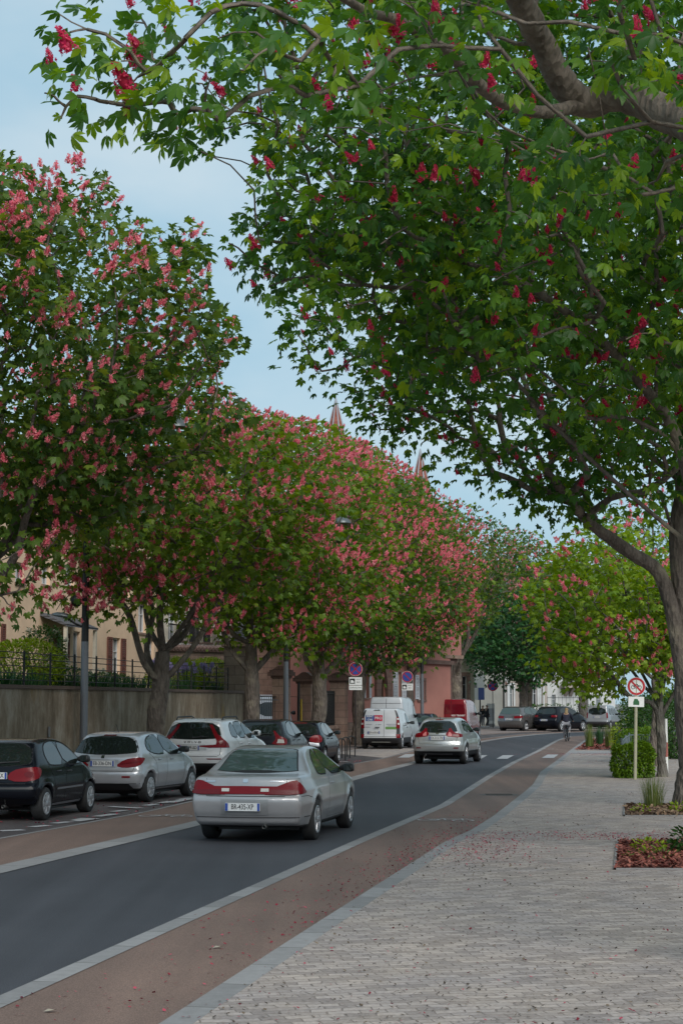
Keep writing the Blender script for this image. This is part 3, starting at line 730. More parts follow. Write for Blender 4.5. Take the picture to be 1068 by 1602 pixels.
# --- silver hatchback
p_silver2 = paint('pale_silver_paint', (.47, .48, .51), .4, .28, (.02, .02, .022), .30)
hatch2 = dict(L=3.96, W=1.74, wr=.31, xr=.66, xf=3.20, res=.03, bow=(.16, .3), tr=.08, k=.10,
    side=[(.12, .33), (.02, .40), (-.02, .62), (.04, .68), (.08, .74), (.08, .94), (.14, 1.0), (.34, 1.25), (.44, 1.395), (.72, 1.435), (1.2, 1.46), (1.7, 1.455), (2.1, 1.40), (2.5, 1.24), (2.95, 1.0), (3.4, .88), (3.75, .72), (3.94, .56), (3.96, .40), (3.86, .24), (3.4, .2), (.5, .2), (.22, .25)],
    section=SEC_CAR(.95, 1.46, .66), arch=[(.66, .36), (3.20, .36)],
    side_glass=[chaikin([(.72, 1.06), (.70, 1.18), (.86, 1.32), (1.28, 1.385), (1.50, 1.38), (1.64, .985), (1.1, 1.0)], 1), chaikin([(1.68, .98), (1.56, 1.385), (1.9, 1.365), (2.2, 1.27), (2.62, 1.02), (2.66, .97)], 1)],
    rear_glass=[chaikin([(-.68, 1.03), (-.70, 1.08), (-.56, 1.345), (0, 1.37), (.56, 1.345), (.70, 1.08), (.68, 1.03), (0, 1.0)], 1)],
    lights=[(('quarter', 45), chaikin([(-.36, .76), (-.2, .72), (.06, .76), (.22, .88), (.26, .93), (.02, .945), (-.2, .90)], 1)), (('rear', 0), [(-.45, .525), (-.62, .525), (-.62, .56), (-.45, .56)])],
    lights_in=[(('quarter', 45), [(-.28, .79), (.10, .85), (.12, .875), (-.26, .82)], m_redd)],
    seams=[('right', [(1.66, .97), (1.62, .5), (1.62, .27), (2.6, .27), (2.68, .5), (2.70, .95)], .010), ('right', [(.72, 1.02), (.98, .85), (1.08, .55), (1.10, .27), (1.62, .27)], .010), ('rear', [(-.74, 1.0), (-.66, .66), (.66, .66), (.74, 1.0)], .012), ('rear', [(-.86, .40), (.86, .40)], .012)],
    trim=[('bumper_insert', [('rear', [(-.66, .27), (.66, .27), (.58, .40), (-.58, .40)])], m_black, False), ('brake_lamp', [('rear', [(-.14, 1.385), (.14, 1.385), (.14, 1.405), (-.14, 1.405)])], m_redd, False), ('plate_recess', [('rear', [(-.38, .74), (.38, .74), (.34, .90), (-.34, .90)])], paint('pale_recess_shade', (.34, .35, .37), .4, .4), False), ('sill_trim', [('right', [(1.0, .255), (2.7, .255), (2.7, .285), (1.0, .285)])], m_chrome, True)],  # plate panel: the hollow's shade is carried by a darker silver
    plate=(0, .815, 'EB-336-DN', .92), mirror=(2.46, 1.0), handles=[(1.20, .88), (1.92, .87)], handle_mat=m_chrome, spokes=9, badges=[(0, .955, .07, .06, m_chrome), (.5, .80, .0001, .0001, m_chrome)])
build_car(hatch2, 'hatchback_car', 'silver hatchback with red claw tail lights, parked between the black and the white car', 'car', 'cars parked along the kerb', (228.5, 1255), 15.0, p_silver2)
mb = MB(); mb.tube([(.95, .0, 1.45), (.80, 0, 1.62)], .006, 5); mb.build('roof_aerial', m_black, hatch2['_root'])

# --- white SUV
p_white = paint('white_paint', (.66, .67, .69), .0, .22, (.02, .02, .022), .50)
suv1 = dict(L=4.69, W=1.90, wr=.365, xr=.95, xf=3.82, res=.034, bow=(.14, .34), tr=.08, k=.11,
    side=[(.12, .36), (.0, .46), (-.02, .72), (.03, .78), (.05, 1.05), (.12, 1.13), (.30, 1.42), (.34, 1.585), (.62, 1.63), (1.3, 1.665), (2.0, 1.65), (2.5, 1.55), (3.1, 1.25), (3.35, 1.12), (4.0, 1.04), (4.5, .90), (4.68, .70), (4.69, .45), (4.6, .3), (4.2, .25), (.5, .25), (.2, .3)],
    section=SEC_CAR(1.08, 1.66, .68), arch=[(.95, .42), (3.82, .42)],
    side_glass=[chaikin([(.84, 1.20), (.92, 1.42), (1.12, 1.52), (1.30, 1.54), (1.42, 1.16), (1.1, 1.17)], 1), chaikin([(1.46, 1.155), (1.35, 1.545), (1.95, 1.56), (2.05, 1.54), (2.16, 1.13)], 1), chaikin([(2.20, 1.13), (2.10, 1.545), (2.45, 1.46), (2.95, 1.18), (3.0, 1.12)], 1)],
    rear_glass=[chaikin([(-.72, 1.14), (-.74, 1.18), (-.60, 1.52), (0, 1.55), (.60, 1.52), (.74, 1.18), (.72, 1.14), (0, 1.12)], 1)],
    lights=[(('quarter', 42), [(-.56, .93), (-.54, .955), (-.16, .985), (-.13, 1.08), (-.16, 1.30), (-.19, 1.50), (-.12, 1.50), (-.06, 1.25), (.05, 1.12), (.22, 1.0), (.26, .90), (.0, .905), (-.3, .90)]), (('rear', 0), [(-.45, .60), (-.80, .60), (-.80, .625), (-.40, .625)])],
    lights_in=[(('quarter', 42), [(-.08, .97), (.16, .96), (.12, 1.02), (-.03, 1.11), (-.08, 1.12)], m_redd)],
    seams=[('rear', [(-.78, 1.12), (-.76, .72), (-.68, .68), (.68, .68), (.76, .72), (.78, 1.12)], .012), ('right', [(2.18, 1.12), (2.14, .5), (3.1, .5), (3.12, 1.1)], .012), ('right', [(1.10, 1.15), (1.35, .95), (1.42, .5), (2.14, .5)], .012)],
    trim=[('plate_recess', [('rear', [(-.40, .84), (.40, .84), (.36, .99), (-.36, .99)])], paint('white_recess_shade', (.42, .43, .44), 0, .4), False), ('spoiler', [('rear', [(-.58, 1.56), (.58, 1.56), (.55, 1.60), (-.55, 1.60)])], p_white, False)],  # greyer white paints the shade of a plate hollow on a flush panel
    plate=(.05, .90, 'FX-399-BD', .92), mirror=(2.80, 1.18), mirror_mat=p_white, mirror_s=1.15, handles=[(1.55, 1.0), (2.3, .98)], spokes=5, rimstyle='alloy', wiper=[(0, 1.15), (-.2, 1.17), (-.42, 1.17)])
build_car(suv1, 'suv_car', 'white sport utility car with tall L-shaped red tail lights, parked behind the silver hatchback', 'car', 'cars parked along the kerb', (0, 0), 13.0, p_white, loc=(-3.93, 47.2, 0))
rear_text(suv1, 'V O L V O', -.02, 1.045, .07, m_chrome, sx=1.5)
for s_ in (-1, 1):
    mb = MB(); mb.tube([(.7, s_ * .63, 1.63), (.8, s_ * .635, 1.69), (2.0, s_ * .63, 1.70), (2.2, s_ * .61, 1.64)], .02, 6); mb.build('roof_rail', m_black, suv1['_root'])

# --- dark hatchbacks behind the white SUV
p_dark = paint('anthracite_paint', (.022, .024, .030), .0, .18, coat=.0)
def generic_hatch(L, W, H, wb, ro, wr=.31, roof=.68, rear_up=0.0):
    k = H / 1.46; q = L / 3.96
    c = dict(L=L, W=W, wr=wr, xr=ro, xf=ro + wb, res=.036, bow=(.15, .3), tr=.08, k=.10,
        side=[(x * q, z * k if z > .45 else z) for x, z in [(.12, .33), (.02, .42), (-.02, .64), (.04, .70), (.08, .76), (.10, .96), (.16, 1.02), (.32, 1.25), (.42, 1.395), (.72, 1.435), (1.2, 1.46), (1.7, 1.455), (2.1, 1.40), (2.5, 1.24), (2.95, 1.0), (3.4, .88), (3.75, .72), (3.94, .56), (3.96, .40), (3.86, .24), (3.4, .2), (.5, .2), (.22, .25)]],
        section=SEC_CAR(.95 * k, H, roof), arch=[(ro, wr + .05), (ro + wb, wr + .05)],
        side_glass=[chaikin([(x * q, z * k) for x, z in pl], 1) for pl in ([(.74, 1.06), (.72, 1.18), (.88, 1.32), (1.28, 1.385), (1.50, 1.38), (1.64, .985), (1.1, 1.0)], [(1.68, .98), (1.56, 1.385), (1.9, 1.365), (2.2, 1.27), (2.62, 1.02), (2.66, .97)])],
        rear_glass=[chaikin([(y * W / 1.74, z * k) for y, z in [(-.66, 1.03), (-.68, 1.08), (-.56, 1.345), (0, 1.37), (.56, 1.345), (.68, 1.08), (.66, 1.03), (0, 1.0)]], 1)],
        windscreen=[(y * W / 1.74, z * k) for y, z in [(-.62, 1.04), (.62, 1.04), (.52, 1.36), (-.52, 1.36)]],
        seams=[('right', [(1.66 * q, .97 * k), (1.62 * q, .27), (2.6 * q, .27), (2.70 * q, .95 * k)], .012), ('rear', [(-.7, 1.0 * k), (-.62, .68 * k), (.62, .68 * k), (.7, 1.0 * k)], .012)],
        mirror=(2.46 * q, 1.0 * k), handles=[(1.25 * q, .88 * k), (1.95 * q, .87 * k)], spokes=6, rimstyle='alloy')
    return c
c3 = generic_hatch(4.05, 1.76, 1.58, 2.6, .72)
c3.update(lights=[(('quarter', 45), [(-.24, .86), (-.02, .80), (.20, .86), (.24, .98), (.08, 1.04), (-.03, 1.10), (-.08, 1.24), (-.12, 1.24), (-.14, 1.0)])], lights_in=[(('quarter', 45), [(-.12, .88), (.08, .88), (.06, .98), (-.08, 1.0)], m_clear)],
    plate=(0, .78, 'AV-581-KR', .92), wiper=[(0, 1.12), (-.2, 1.14), (-.4, 1.13)])
build_car(c3, 'hatchback_car', 'dark grey tall hatchback with pointed red and white tail light, parked behind the white car', 'car', 'cars parked along the kerb', (0, 0), 10.5, p_dark, loc=(-2.50, 53.3, 0))
c4 = generic_hatch(4.0, 1.74, 1.47, 2.55, .70)
c4.update(lights=[(('quarter', 45), chaikin([(-.22, .80), (.0, .76), (.18, .82), (.22, .94), (.10, 1.02), (-.08, 1.02), (-.22, .92)], 1))], lights_in=[(('quarter', 45), ell(0, .90, .08, .05), m_red)],
    trim=[('brake_lamp', [('rear', [(-.28, 1.385), (.28, 1.385), (.28, 1.415), (-.28, 1.415)])], m_redd, False), ('lamp_foot', [(('quarter', 45), [(-.24, .68), (.02, .66), (.03, .75), (-.24, .79)])], paint('grey_bumper_corner', (.30, .31, .34), .3, .3), True)], plate=(0, .62, 'BK-720-LM', .92))
build_car(c4, 'hatchback_car', 'black hatchback with round red tail light, parked beside the bicycle hoops', 'car', 'cars parked along the kerb', (504, 1199), 10.0, p_black)

# --- small crossover driving away
p_silver3 = paint('crossover_silver_paint', (.46, .475, .48), .5, .28, (.018, .018, .02), .44)
juke = dict(L=4.13, W=1.77, wr=.345, xr=.78, xf=3.31, res=.032, bow=(.2, .34), tr=.10, k=.11, flare=.035,
    side=[(.14, .36), (.02, .44), (-.02, .66), (.05, .74), (.07, .95), (.15, 1.07), (.30, 1.28), (.40, 1.46), (.75, 1.53), (1.3, 1.565), (1.8, 1.55), (2.2, 1.47), (2.7, 1.22), (2.95, 1.10), (3.5, 1.0), (3.9, .84), (4.10, .62), (4.12, .42), (4.0, .3), (3.6, .25), (.5, .25), (.22, .3)],
    section=[(0.1, .80), (.25, .90), (.45, .97), (.65, 1.0), (.85, .985), (1.0, .93), (1.12, .86), (1.35, .74), (1.57, .62), (1.9, .5)], arch=[(.78, .40), (3.31, .40)],
    side_glass=[chaikin([(.92, 1.14), (1.1, 1.38), (1.45, 1.45), (1.55, 1.45), (1.62, 1.08), (1.2, 1.1)], 1), chaikin([(1.66, 1.07), (1.6, 1.45), (1.95, 1.42), (2.25, 1.32), (2.6, 1.10), (2.62, 1.05)], 1)],
    rear_glass=[chaikin([(-.62, 1.09), (-.64, 1.13), (-.48, 1.43), (0, 1.46), (.48, 1.43), (.64, 1.13), (.62, 1.09), (0, 1.06)], 1)],
    lights=[(('quarter', 42), [(-.34, .93), (-.02, .90), (.20, .93), (.22, 1.0), (-.04, 1.05), (-.12, 1.10), (-.14, 1.22), (-.20, 1.20), (-.26, 1.10), (-.36, 1.02)]), (('rear', 0), [(-.56, .535), (-.72, .535), (-.72, .57), (-.56, .57)])],
    lights_in=[(('quarter', 42), [(-.18, .94), (.14, .945), (.14, .99), (-.16, 1.0)], m_redd), (('quarter', 42), [(-.32, .955), (-.21, .945), (-.19, 1.01), (-.22, 1.08), (-.26, 1.07)], mat('pink_lens', (.55, .18, .18), .2))],
    trim=[('plate_recess', [('rear', [(-.52, .80), (.52, .80), (.44, .96), (-.44, .96)])], paint('crossover_recess_shade', (.36, .37, .38), .4, .4), False), ('brake_lamp', [('rear', [(-.13, 1.475), (.13, 1.475), (.13, 1.50), (-.13, 1.50)])], m_red, False), ('tow_plate', [('rear', [(-.5, .34), (.5, .34), (.5, .36), (-.5, .36)])], m_chrome, False)],  # plate panel has no depth, its shade is in the darkened silver
    seams=[('rear', [(-.70, 1.05), (-.62, .68), (.62, .68), (.70, 1.05)], .012), ('rear', [(-.44, .972), (.44, .972)], .02), ('right', [(1.64, 1.06), (1.62, .4), (2.65, .4), (2.68, 1.05)], .012)],
    plate=(0, .885, 'EX-312-TN', .92), mirror=(2.50, 1.08), mirror_mat=m_black, handles=[(1.80, .95)], exhaust=(.42, .30), spokes=5, rimstyle='alloy', wiper=[(0, 1.13), (-.15, 1.15), (-.3, 1.14)], badges=[(0, 1.03, .10, .045, m_chrome)])
build_car(juke, 'crossover_car', 'silver rounded crossover driving away in the middle of the road', 'car', None, (725, 1195.5), 14.5, p_silver3)
mb = MB(); mb.tube([(.62, .0, 1.51), (.52, 0, 1.60)], .012, 5); mb.build('roof_aerial', m_black, juke['_root'])

# --- vans
def van_car(L, W, H, wb, ro, wr, hood=(.9, .55), res=.04):
    return dict(L=L, W=W, wr=wr, xr=ro, xf=ro + wb, res=res, bow=(.06, .26), tr=.035, trl=.8, tf=.14, k=.09, flare=.02,
        side=[(.12, .36), (-.02, .42), (-.02, .60), (.02, .64), (.03, .95), (.07, H * .72), (.14, H - .08), (.24, H - .01), (L * .3, H), (L * .48, H - .03), (L * .60, H - .16), (L - 1.05, 1.10), (L - .85, 1.03), (L - .35, .90), (L - .06, .70), (L - .01, .52), (L - .05, .30), (L - .4, .22), (.5, .22), (.2, .28)],
        section=[(.1, .85), (.25, .94), (.45, .985), (.7, 1.0), (1.0, .985), (1.15, .965), (H - .25, .87), (H, .82), (H + .3, .7)], arch=[(ro, wr + .055), (ro + wb, wr + .055)], mirror=(L - 1.45, 1.08), spokes=6)
vk = van_car(4.21, 1.83, 1.82, 2.70, .70, .315)
p_vanw = paint('van_white_paint', (.60, .615, .64), .0, .3, (.022, .024, .03), .50)
vk.update(side_glass=[chaikin([(1.95, 1.12), (1.9, 1.55), (2.3, 1.55), (2.75, 1.2), (2.8, 1.12)], 1)], lights=[(('quarter', 45), [(-.10, .92), (.06, .92), (.08, 1.40), (.02, 1.44), (-.06, 1.40)]), (('quarter', 45), [(-.12, .50), (.10, .50), (.10, .66), (-.12, .66)])],
    lights_in=[(('quarter', 45), [(-.04, 1.08), (.04, 1.08), (.045, 1.16), (-.04, 1.16)], m_clear), (('quarter', 45), [(-.045, 1.30), (.045, 1.30), (.045, 1.37), (-.04, 1.37)], m_clear)],
    trim=[('pillar_trim', [(('quarter', 45), [(-.05, 1.40), (.06, 1.40), (-.02, 1.72), (-.08, 1.72)]), (('quarter', 45), [(-.10, .66), (.06, .66), (.06, .92), (-.08, .92)])], m_black, True), ('plate_recess', [('rear', [(-.06, .76), (.62, .76), (.60, .90), (-.04, .90)])], p_vanw, False)],
    seams=[('rear', [(-.17, 1.74), (-.17, .56)], .014), ('rear', [(-.84, .56), (.84, .56)], .014), ('right', [(1.88, 1.6), (1.86, .4)], .014), ('right', [(2.8, 1.1), (2.85, .4)], .014), ('right', [(.95, 1.6), (.95, .8)], .012), ('right', [(.95, 1.02), (1.86, 1.02)], .02)],
    plate=(.28, .735, 'BW-618-NE', .92), handles=[(2.0, .95)], handle_mat=m_black, wiper=[(.02, 1.72), (.18, 1.72), (.3, 1.72)])
build_car(vk, 'delivery_van', 'small white delivery van with blue and red sign and green strip', 'van', None, (626, 1172), 11.0, p_vanw)
vk['_part']('door_sign', [('rear', [(.27, 1.24), (.66, 1.24), (.66, 1.50), (.27, 1.50)])], mat('sign_blue', (.045, .10, .28), .4))
vk['_part']('door_sign', [('rear', [(-.10, 1.24), (.27, 1.24), (.27, 1.50), (-.10, 1.50)])], mat('sign_red', (.50, .02, .06), .4))
vk['_part']('green_strip', [('rear', [(-.76, .88), (-.24, .88), (-.24, .99), (-.76, .99)])], mat('sign_green', (.12, .26, .07), .5))
m_wtxt = mat('white_lettering', (.75, .75, .75), .5); m_btxt = mat('blue_lettering', (.05, .09, .25), .5)
for s_, y_, z_, sz, m_ in [('RENT', .465, 1.445, .12, m_wtxt), ('A', .42, 1.372, .07, m_red), ('CAR', .465, 1.30, .12, m_wtxt), ('PRO', .085, 1.37, .17, m_wtxt)]:
    o = rear_text(vk, s_, y_, z_, sz, m_)
    for v in o.data.vertices: v.co.x -= .008
mb = MB()
for y_, z_, w_ in [(.62, 1.09, .06), (.48, 1.085, .22), (.18, 1.09, .05), (.02, 1.085, .16), (.58, .97, .26), (-.5, 1.10, .44), (-.52, 1.03, .34)]:
    panel_polys(mb, vk['_bvh'], [(y_ - w_ / 2, z_ - .012), (y_ + w_ / 2, z_ - .012), (y_ + w_ / 2, z_ + .012), (y_ - w_ / 2, z_ + .012)], 'rear', .9, 4.2, .007)
mb.build('small_print', mat('grey_print', (.25, .26, .3), .5), vk['_root'], fix=False)
MB().box(-.045, .0, .02, .22, .955, .985).build('door_handle', m_black, vk['_root'])
MB().box(.03, .07, -.46, .38, .30, .325).build('step_bar', mat('dull_steel', (.3, .3, .27), .5, .6), vk['_root'])
# larger white van in front of it
vt = van_car(5.0, 1.80, 2.34, 3.0, .95, .34, res=.045)
vt.update(side_glass=[chaikin([(2.75, 1.35), (2.72, 1.95), (3.1, 1.92), (3.55, 1.45), (3.6, 1.33)], 1)], lights=[(('quarter', 45), [(-.04, .95), (.06, .95), (.07, 1.5), (.0, 1.55)])], seams=[('rear', [(0, 2.25), (0, .6)], .02), ('rear', [(-.8, 2.02), (.8, 2.02)], .02), ('right', [(2.7, 2.05), (2.68, .45)], .02), ('right', [(1.5, 2.05), (1.5, .6)], .02)], plate=(.3, .85, 'DG-364-BP', .92), mirror=(3.5, 1.35), mirror_s=1.3)
build_car(vt, 'high_roof_van', 'taller pale van whose roof shows above the small white delivery van', 'van', None, (0, 0), 12.0, paint('van_white3', (.50, .525, .56), 0, .35), loc=(2.08, 84.6, 0))
# estate car ahead of the small van
c5 = generic_hatch(4.2, 1.76, 1.50, 2.6, .78)
c5.update(lights=[(('quarter', 45), [(-.2, .78), (.16, .80), (.18, .98), (-.18, .98)])], plate=(0, .66, 'CP-947-ZD', .92))
p_navy = paint('navy_paint', (.018, .026, .045), .0, .16, coat=.0)
build_car(c5, 'hatchback_car', 'dark blue hatchback parked between the white delivery van and the red van', 'car', 'cars parked along the kerb', (0, 0), 12.0, p_navy, loc=(3.9, 92.5, 0), glass=m_glass2)
p_redv = paint('red_van_paint', (.20, .008, .018), .0, .25, coat=.8)
vr = van_car(5.0, 1.99, 2.26, 3.1, .95, .34)
vr.update(side_glass=[chaikin([(2.75, 1.35), (2.72, 1.92), (3.1, 1.9), (3.55, 1.45), (3.6, 1.33)], 1)], rear_glass=[], lights=[(('quarter', 45), [(-.03, 1.0), (.06, 1.0), (.07, 1.62), (.0, 1.66)])], seams=[('rear', [(0, 2.2), (0, .6)], .02), ('right', [(2.7, 2.0), (2.68, .45)], .02), ('right', [(1.5, 2.0), (1.5, .6)], .02)],
    trim=[('window_dark', [('rear', [(-.8, 1.4), (-.06, 1.4), (-.06, 1.95), (-.72, 1.95)]), ('rear', [(.8, 1.4), (.06, 1.4), (.06, 1.95), (.72, 1.95)])], mat('red_tinted_glass', (.12, .006, .014), .06, coat=1), False)], plate=(.3, .85, 'DC-415-VH', .92), mirror=(3.5, 1.35), mirror_s=1.3)
build_car(vr, 'panel_van', 'red panel van parked ahead of the silver crossover', 'van', None, (0, 0), 13.5, p_redv, loc=(6.15, 101.5, 0), scale=1.0)
o = rear_text(vr, 'RED TRANSIT', -.42, 1.32, .13, m_wtxt)
for s_ in (-1, 1):
    MB().tube([(.10, s_ * .93, 1.0), (.16, s_ * .90, 1.6), (.22, s_ * .85, 2.0)], .03, 6).build('corner_trim', mat('pale_trim', (.5, .42, .42), .4), vr['_root'])
# far parked cars at the bend
p_grey = paint('grey_paint', (.115, .11, .108), .4, .25)
c6 = generic_hatch(4.16, 1.76, 1.58, 2.54, .78, .325)
c6.update(lights=[(('quarter', 45), [(-.30, .82), (.16, .84), (.24, .98), (-.28, .97)])], plate=(0, .76, 'ED-052-SG', .92))
build_car(c6, 'suv_car', 'grey crossover with bright red tail lights, parked at the bend', 'car', 'cars parked at the bend', (821, 1145), 33.0, p_grey, scale=1.13, glass=m_glass2)
c7 = generic_hatch(4.3, 1.80, 1.62, 2.65, .80, .34)
c7.update(lights=[(('quarter', 45), [(-.20, .92), (.12, .92), (.18, 1.04), (-.18, 1.06)])], plate=(0, .74, 'FH-633-QC', .92))
build_car(c7, 'suv_car', 'black sport utility car parked at the bend beside the cyclist', 'car', 'cars parked at the bend', (877, 1145), 38.0, p_black, scale=1.1)
p_sgrey = paint('berlingo_grey_paint', (.36, .37, .39), .4, .35, (.03, .03, .035), .58)
c8 = van_car(4.14, 1.72, 1.80, 2.69, .72, .31)
c8.update(side_glass=[chaikin([(.4, 1.12), (.45, 1.5), (1.1, 1.55), (1.1, 1.1)], 1), chaikin([(1.2, 1.1), (1.2, 1.55), (1.75, 1.55), (1.8, 1.08)], 1), chaikin([(1.9, 1.08), (1.85, 1.55), (2.3, 1.52), (2.7, 1.15), (2.72, 1.07)], 1)], rear_glass=[chaikin([(-.66, 1.10), (.66, 1.10), (.60, 1.60), (-.60, 1.60)], 1)],
    lights=[(('quarter', 45), [(-.06, .85), (.05, .85), (.05, 1.25), (-.05, 1.25)])], seams=[('rear', [(-.74, 1.65), (-.76, .62), (.76, .62), (.74, 1.65)], .015)], plate=(0, .92, 'AM-270-WT', .92), handles=[(1.95, .98)])
build_car(c8, 'family_van', 'silver boxy family van parked across the street beyond the grasses', 'van', None, (953, 1141.5), 24.0, p_sgrey, scale=1.02)
# white high-roof van behind the gate, facing the street
vm = van_car(5.3, 2.07, 2.45, 3.3, .95, .35, res=.045)
vm.update(windscreen=chaikin([(-.88, 1.28), (.88, 1.28), (.80, 2.02), (-.80, 2.02)], 1), side_glass=[[(3.2, 1.35), (3.2, 1.95), (3.5, 1.9), (3.9, 1.4)]], headlights=[('front', chaikin([(-.90, .80), (-.58, .84), (-.62, .98), (-.88, 1.14)], 1))],
    trim=[('grille', [('front', [(-.5, .62), (.5, .62), (.5, .82), (-.5, .82)])], m_black, False), ('bumper', [('front', [(-.95, .34), (.95, .34), (.95, .58), (-.95, .58)])], m_black, False)], mirror=(3.9, 1.4), mirror_s=1.5)
build_car(vm, 'high_roof_van', 'tall white van facing the street behind the sandstone gate pillars', 'van', None, (0, 0), 171.0, paint('van_white2', (.56, .58, .62), 0, .35), loc=(-4.25, 99.5, .05))
# ---------------------------------------------------------------- trees
def bark_mat(name, c1, c2):
    m = mat(name, c1, .9, 0, .25); t = m.node_tree; n = t.nodes; l = t.links; b = n['Principled BSDF']
    co = node(m, 'ShaderNodeTexCoord'); mp_ = node(m, 'ShaderNodeMapping'); mp_.inputs['Scale'].default_value = (1, 1, .35); l.new(co.outputs['Object'], mp_.inputs['Vector'])
    a = node(m, 'ShaderNodeTexNoise', Scale=7.0, Detail=8.0, Roughness=.7); l.new(mp_.outputs['Vector'], a.inputs['Vector'])
    v = node(m, 'ShaderNodeTexVoronoi', Scale=16.0); l.new(mp_.outputs['Vector'], v.inputs['Vector'])
    r = node(m, 'ShaderNodeValToRGB'); e = r.color_ramp.elements; e[0].position = .34; e[1].position = .66; e[0].color = (*c2, 1); e[1].color = (*c1, 1)
    l.new(a.outputs['Fac'], r.inputs['Fac'])
    # lichen patches
    q = node(m, 'ShaderNodeTexNoise', Scale=1.7, Detail=4.0); l.new(co.outputs['Object'], q.inputs['Vector'])
    rq = node(m, 'ShaderNodeValToRGB'); rq.color_ramp.elements[0].position = .55; rq.color_ramp.elements[1].position = .68; l.new(q.outputs['Fac'], rq.inputs['Fac'])
    mxx = node(m, 'ShaderNodeMix', data_type='RGBA'); l.new(rq.outputs['Color'], mxx.inputs['Factor']); l.new(r.outputs['Color'], mxx.inputs['A']); mxx.inputs['B'].default_value = (c1[0] * 1.25, c1[1] * 1.3, c1[2] * 1.15, 1)
    l.new(mxx.outputs['Result'], b.inputs['Base Color'])
    ad = node(m, 'ShaderNodeMath', operation='ADD'); l.new(a.outputs['Fac'], ad.inputs[0]); l.new(v.outputs['Distance'], ad.inputs[1])
    bp = node(m, 'ShaderNodeBump', Strength=.9, Distance=.05); l.new(ad.outputs['Value'], bp.inputs['Height']); l.new(bp.outputs['Normal'], b.inputs['Normal'])
    return m
m_bark = bark_mat('chestnut_bark', (.205, .17, .145), (.085, .070, .058))
m_bark2 = bark_mat('smooth_branch_bark', (.235, .19, .155), (.12, .095, .075))
m_bark3 = bark_mat('grey_bark', (.20, .185, .165), (.09, .08, .07))
m_leaf_near = leaf_mat('chestnut_leaf_dark', [(0, (.026, .088, .018)), (.5, (.062, .160, .020)), (.8, (.12, .245, .020)), (1, (.24, .36, .022))], .48, .42)
m_leaf_row = leaf_mat('chestnut_leaf_mid', [(0, (.042, .095, .020)), (.5, (.088, .160, .026)), (.85, (.145, .22, .030)), (1, (.20, .26, .035))], .45, .45)
m_leaf_warm = leaf_mat('chestnut_leaf_bright', [(0, (.062, .135, .018)), (.5, (.115, .205, .022)), (1, (.20, .29, .028))], .45, .45)
m_leaf_lime = leaf_mat('chestnut_leaf_lime', [(0, (.09, .18, .018)), (.5, (.16, .275, .022)), (1, (.25, .36, .03))], .45, .45)
m_leaf_maple = leaf_mat('maple_leaf', [(0, (.016, .065, .020)), (.6, (.030, .105, .028)), (1, (.07, .16, .045))], .25, .4)
m_bloom_near = leaf_mat('blossom_crimson', [(0, (.42, .015, .050)), (.6, (.66, .045, .115)), (1, (.82, .18, .26))], .42, .6)
m_bloom_row = leaf_mat('blossom_pink', [(0, (.60, .10, .135)), (.6, (.78, .22, .26)), (1, (.90, .44, .43))], .35, .6)
m_bloom_pale = leaf_mat('blossom_faded', [(0, (.42, .16, .14)), (.6, (.52, .26, .22)), (1, (.62, .40, .34))], .2, .7)

def rot_frames(dirs, spin, normal_bias=None):
    """rows: x axis = dirs; z axis close to normal_bias"""
    x = dirs / (np.linalg.norm(dirs, axis=1, keepdims=True) + 1e-9)
    nb = normal_bias
    z = nb - x * (nb * x).sum(1, keepdims=True); z /= (np.linalg.norm(z, axis=1, keepdims=True) + 1e-9)
    y = np.cross(z, x)
    c, s = np.cos(spin)[:, None], np.sin(spin)[:, None]
    y2 = y * c + z * s; z2 = -y * s + z * c
    return np.stack([x, y2, z2], 2)        # columns
def palmate(detail):
    """palmate chestnut leaf, unit leaflet length; x = outward"""
    V = []; F = []
    for a, ln in ((-78, .62), (-40, .88), (0, 1.0), (40, .88), (78, .62)):
        q = R(a); ca, sa = math.cos(q), math.sin(q)
        droop = .40 if detail == 2 else .32
        def put(x, y, z): V.append(((x * ca - y * sa), (x * sa + y * ca), z))
        b = len(V)
        if detail == 2:
            dz = lambda x: -droop * (x ** 1.7) * ln
            for x, y, zz in ((0.03, 0, 0), (.36, .115, .03), (.70, .195, .045), (1.0, 0, 0), (.70, -.195, .045), (.36, -.115, .03), (.38, 0, 0), (.72, 0, 0)):
                put(x * ln, y * ln * 1.15, dz(x) + zz * ln)
            F += [(b, b + 6, b + 1, b + 1), (b, b + 5, b + 6, b + 6), (b + 1, b + 6, b + 7, b + 2), (b + 6, b + 5, b + 4, b + 7), (b + 2, b + 7, b + 3, b + 3), (b + 7, b + 4, b + 3, b + 3)]
        else:
            for x, y, zz in ((0.02, 0, 0), (.62, .21, -.08), (1.0, 0, -droop), (.62, -.21, -.08)): put(x * ln, y * ln * 1.1, zz * ln)
            F += [(b, b + 3, b + 2, b + 1)]
    return np.array(V), np.array(F)
def maple(detail=1):
    V = []; F = []
    for a, ln in ((-95, .55), (-48, .85), (0, 1.0), (48, .85), (95, .55)):
        q = R(a); ca, sa = math.cos(q), math.sin(q); b = len(V)
        for x, y, zz in ((0, 0, 0), (.45, .24, -.03), (1.0, 0, -.16), (.45, -.24, -.03)): V.append((x * ln * ca - y * ln * sa, x * ln * sa + y * ln * ca, zz))
        F += [(b, b + 3, b + 2, b + 1)]
    return np.array(V), np.array(F)
def simple_leaf():
    return np.array([(0, 0, 0), (.5, .26, .05), (1, 0, -.12), (.5, -.26, .05)], float), np.array([(0, 3, 2, 1)])
LEAF = {1: palmate(1), 2: palmate(2), 'maple': maple(), 's': simple_leaf()}
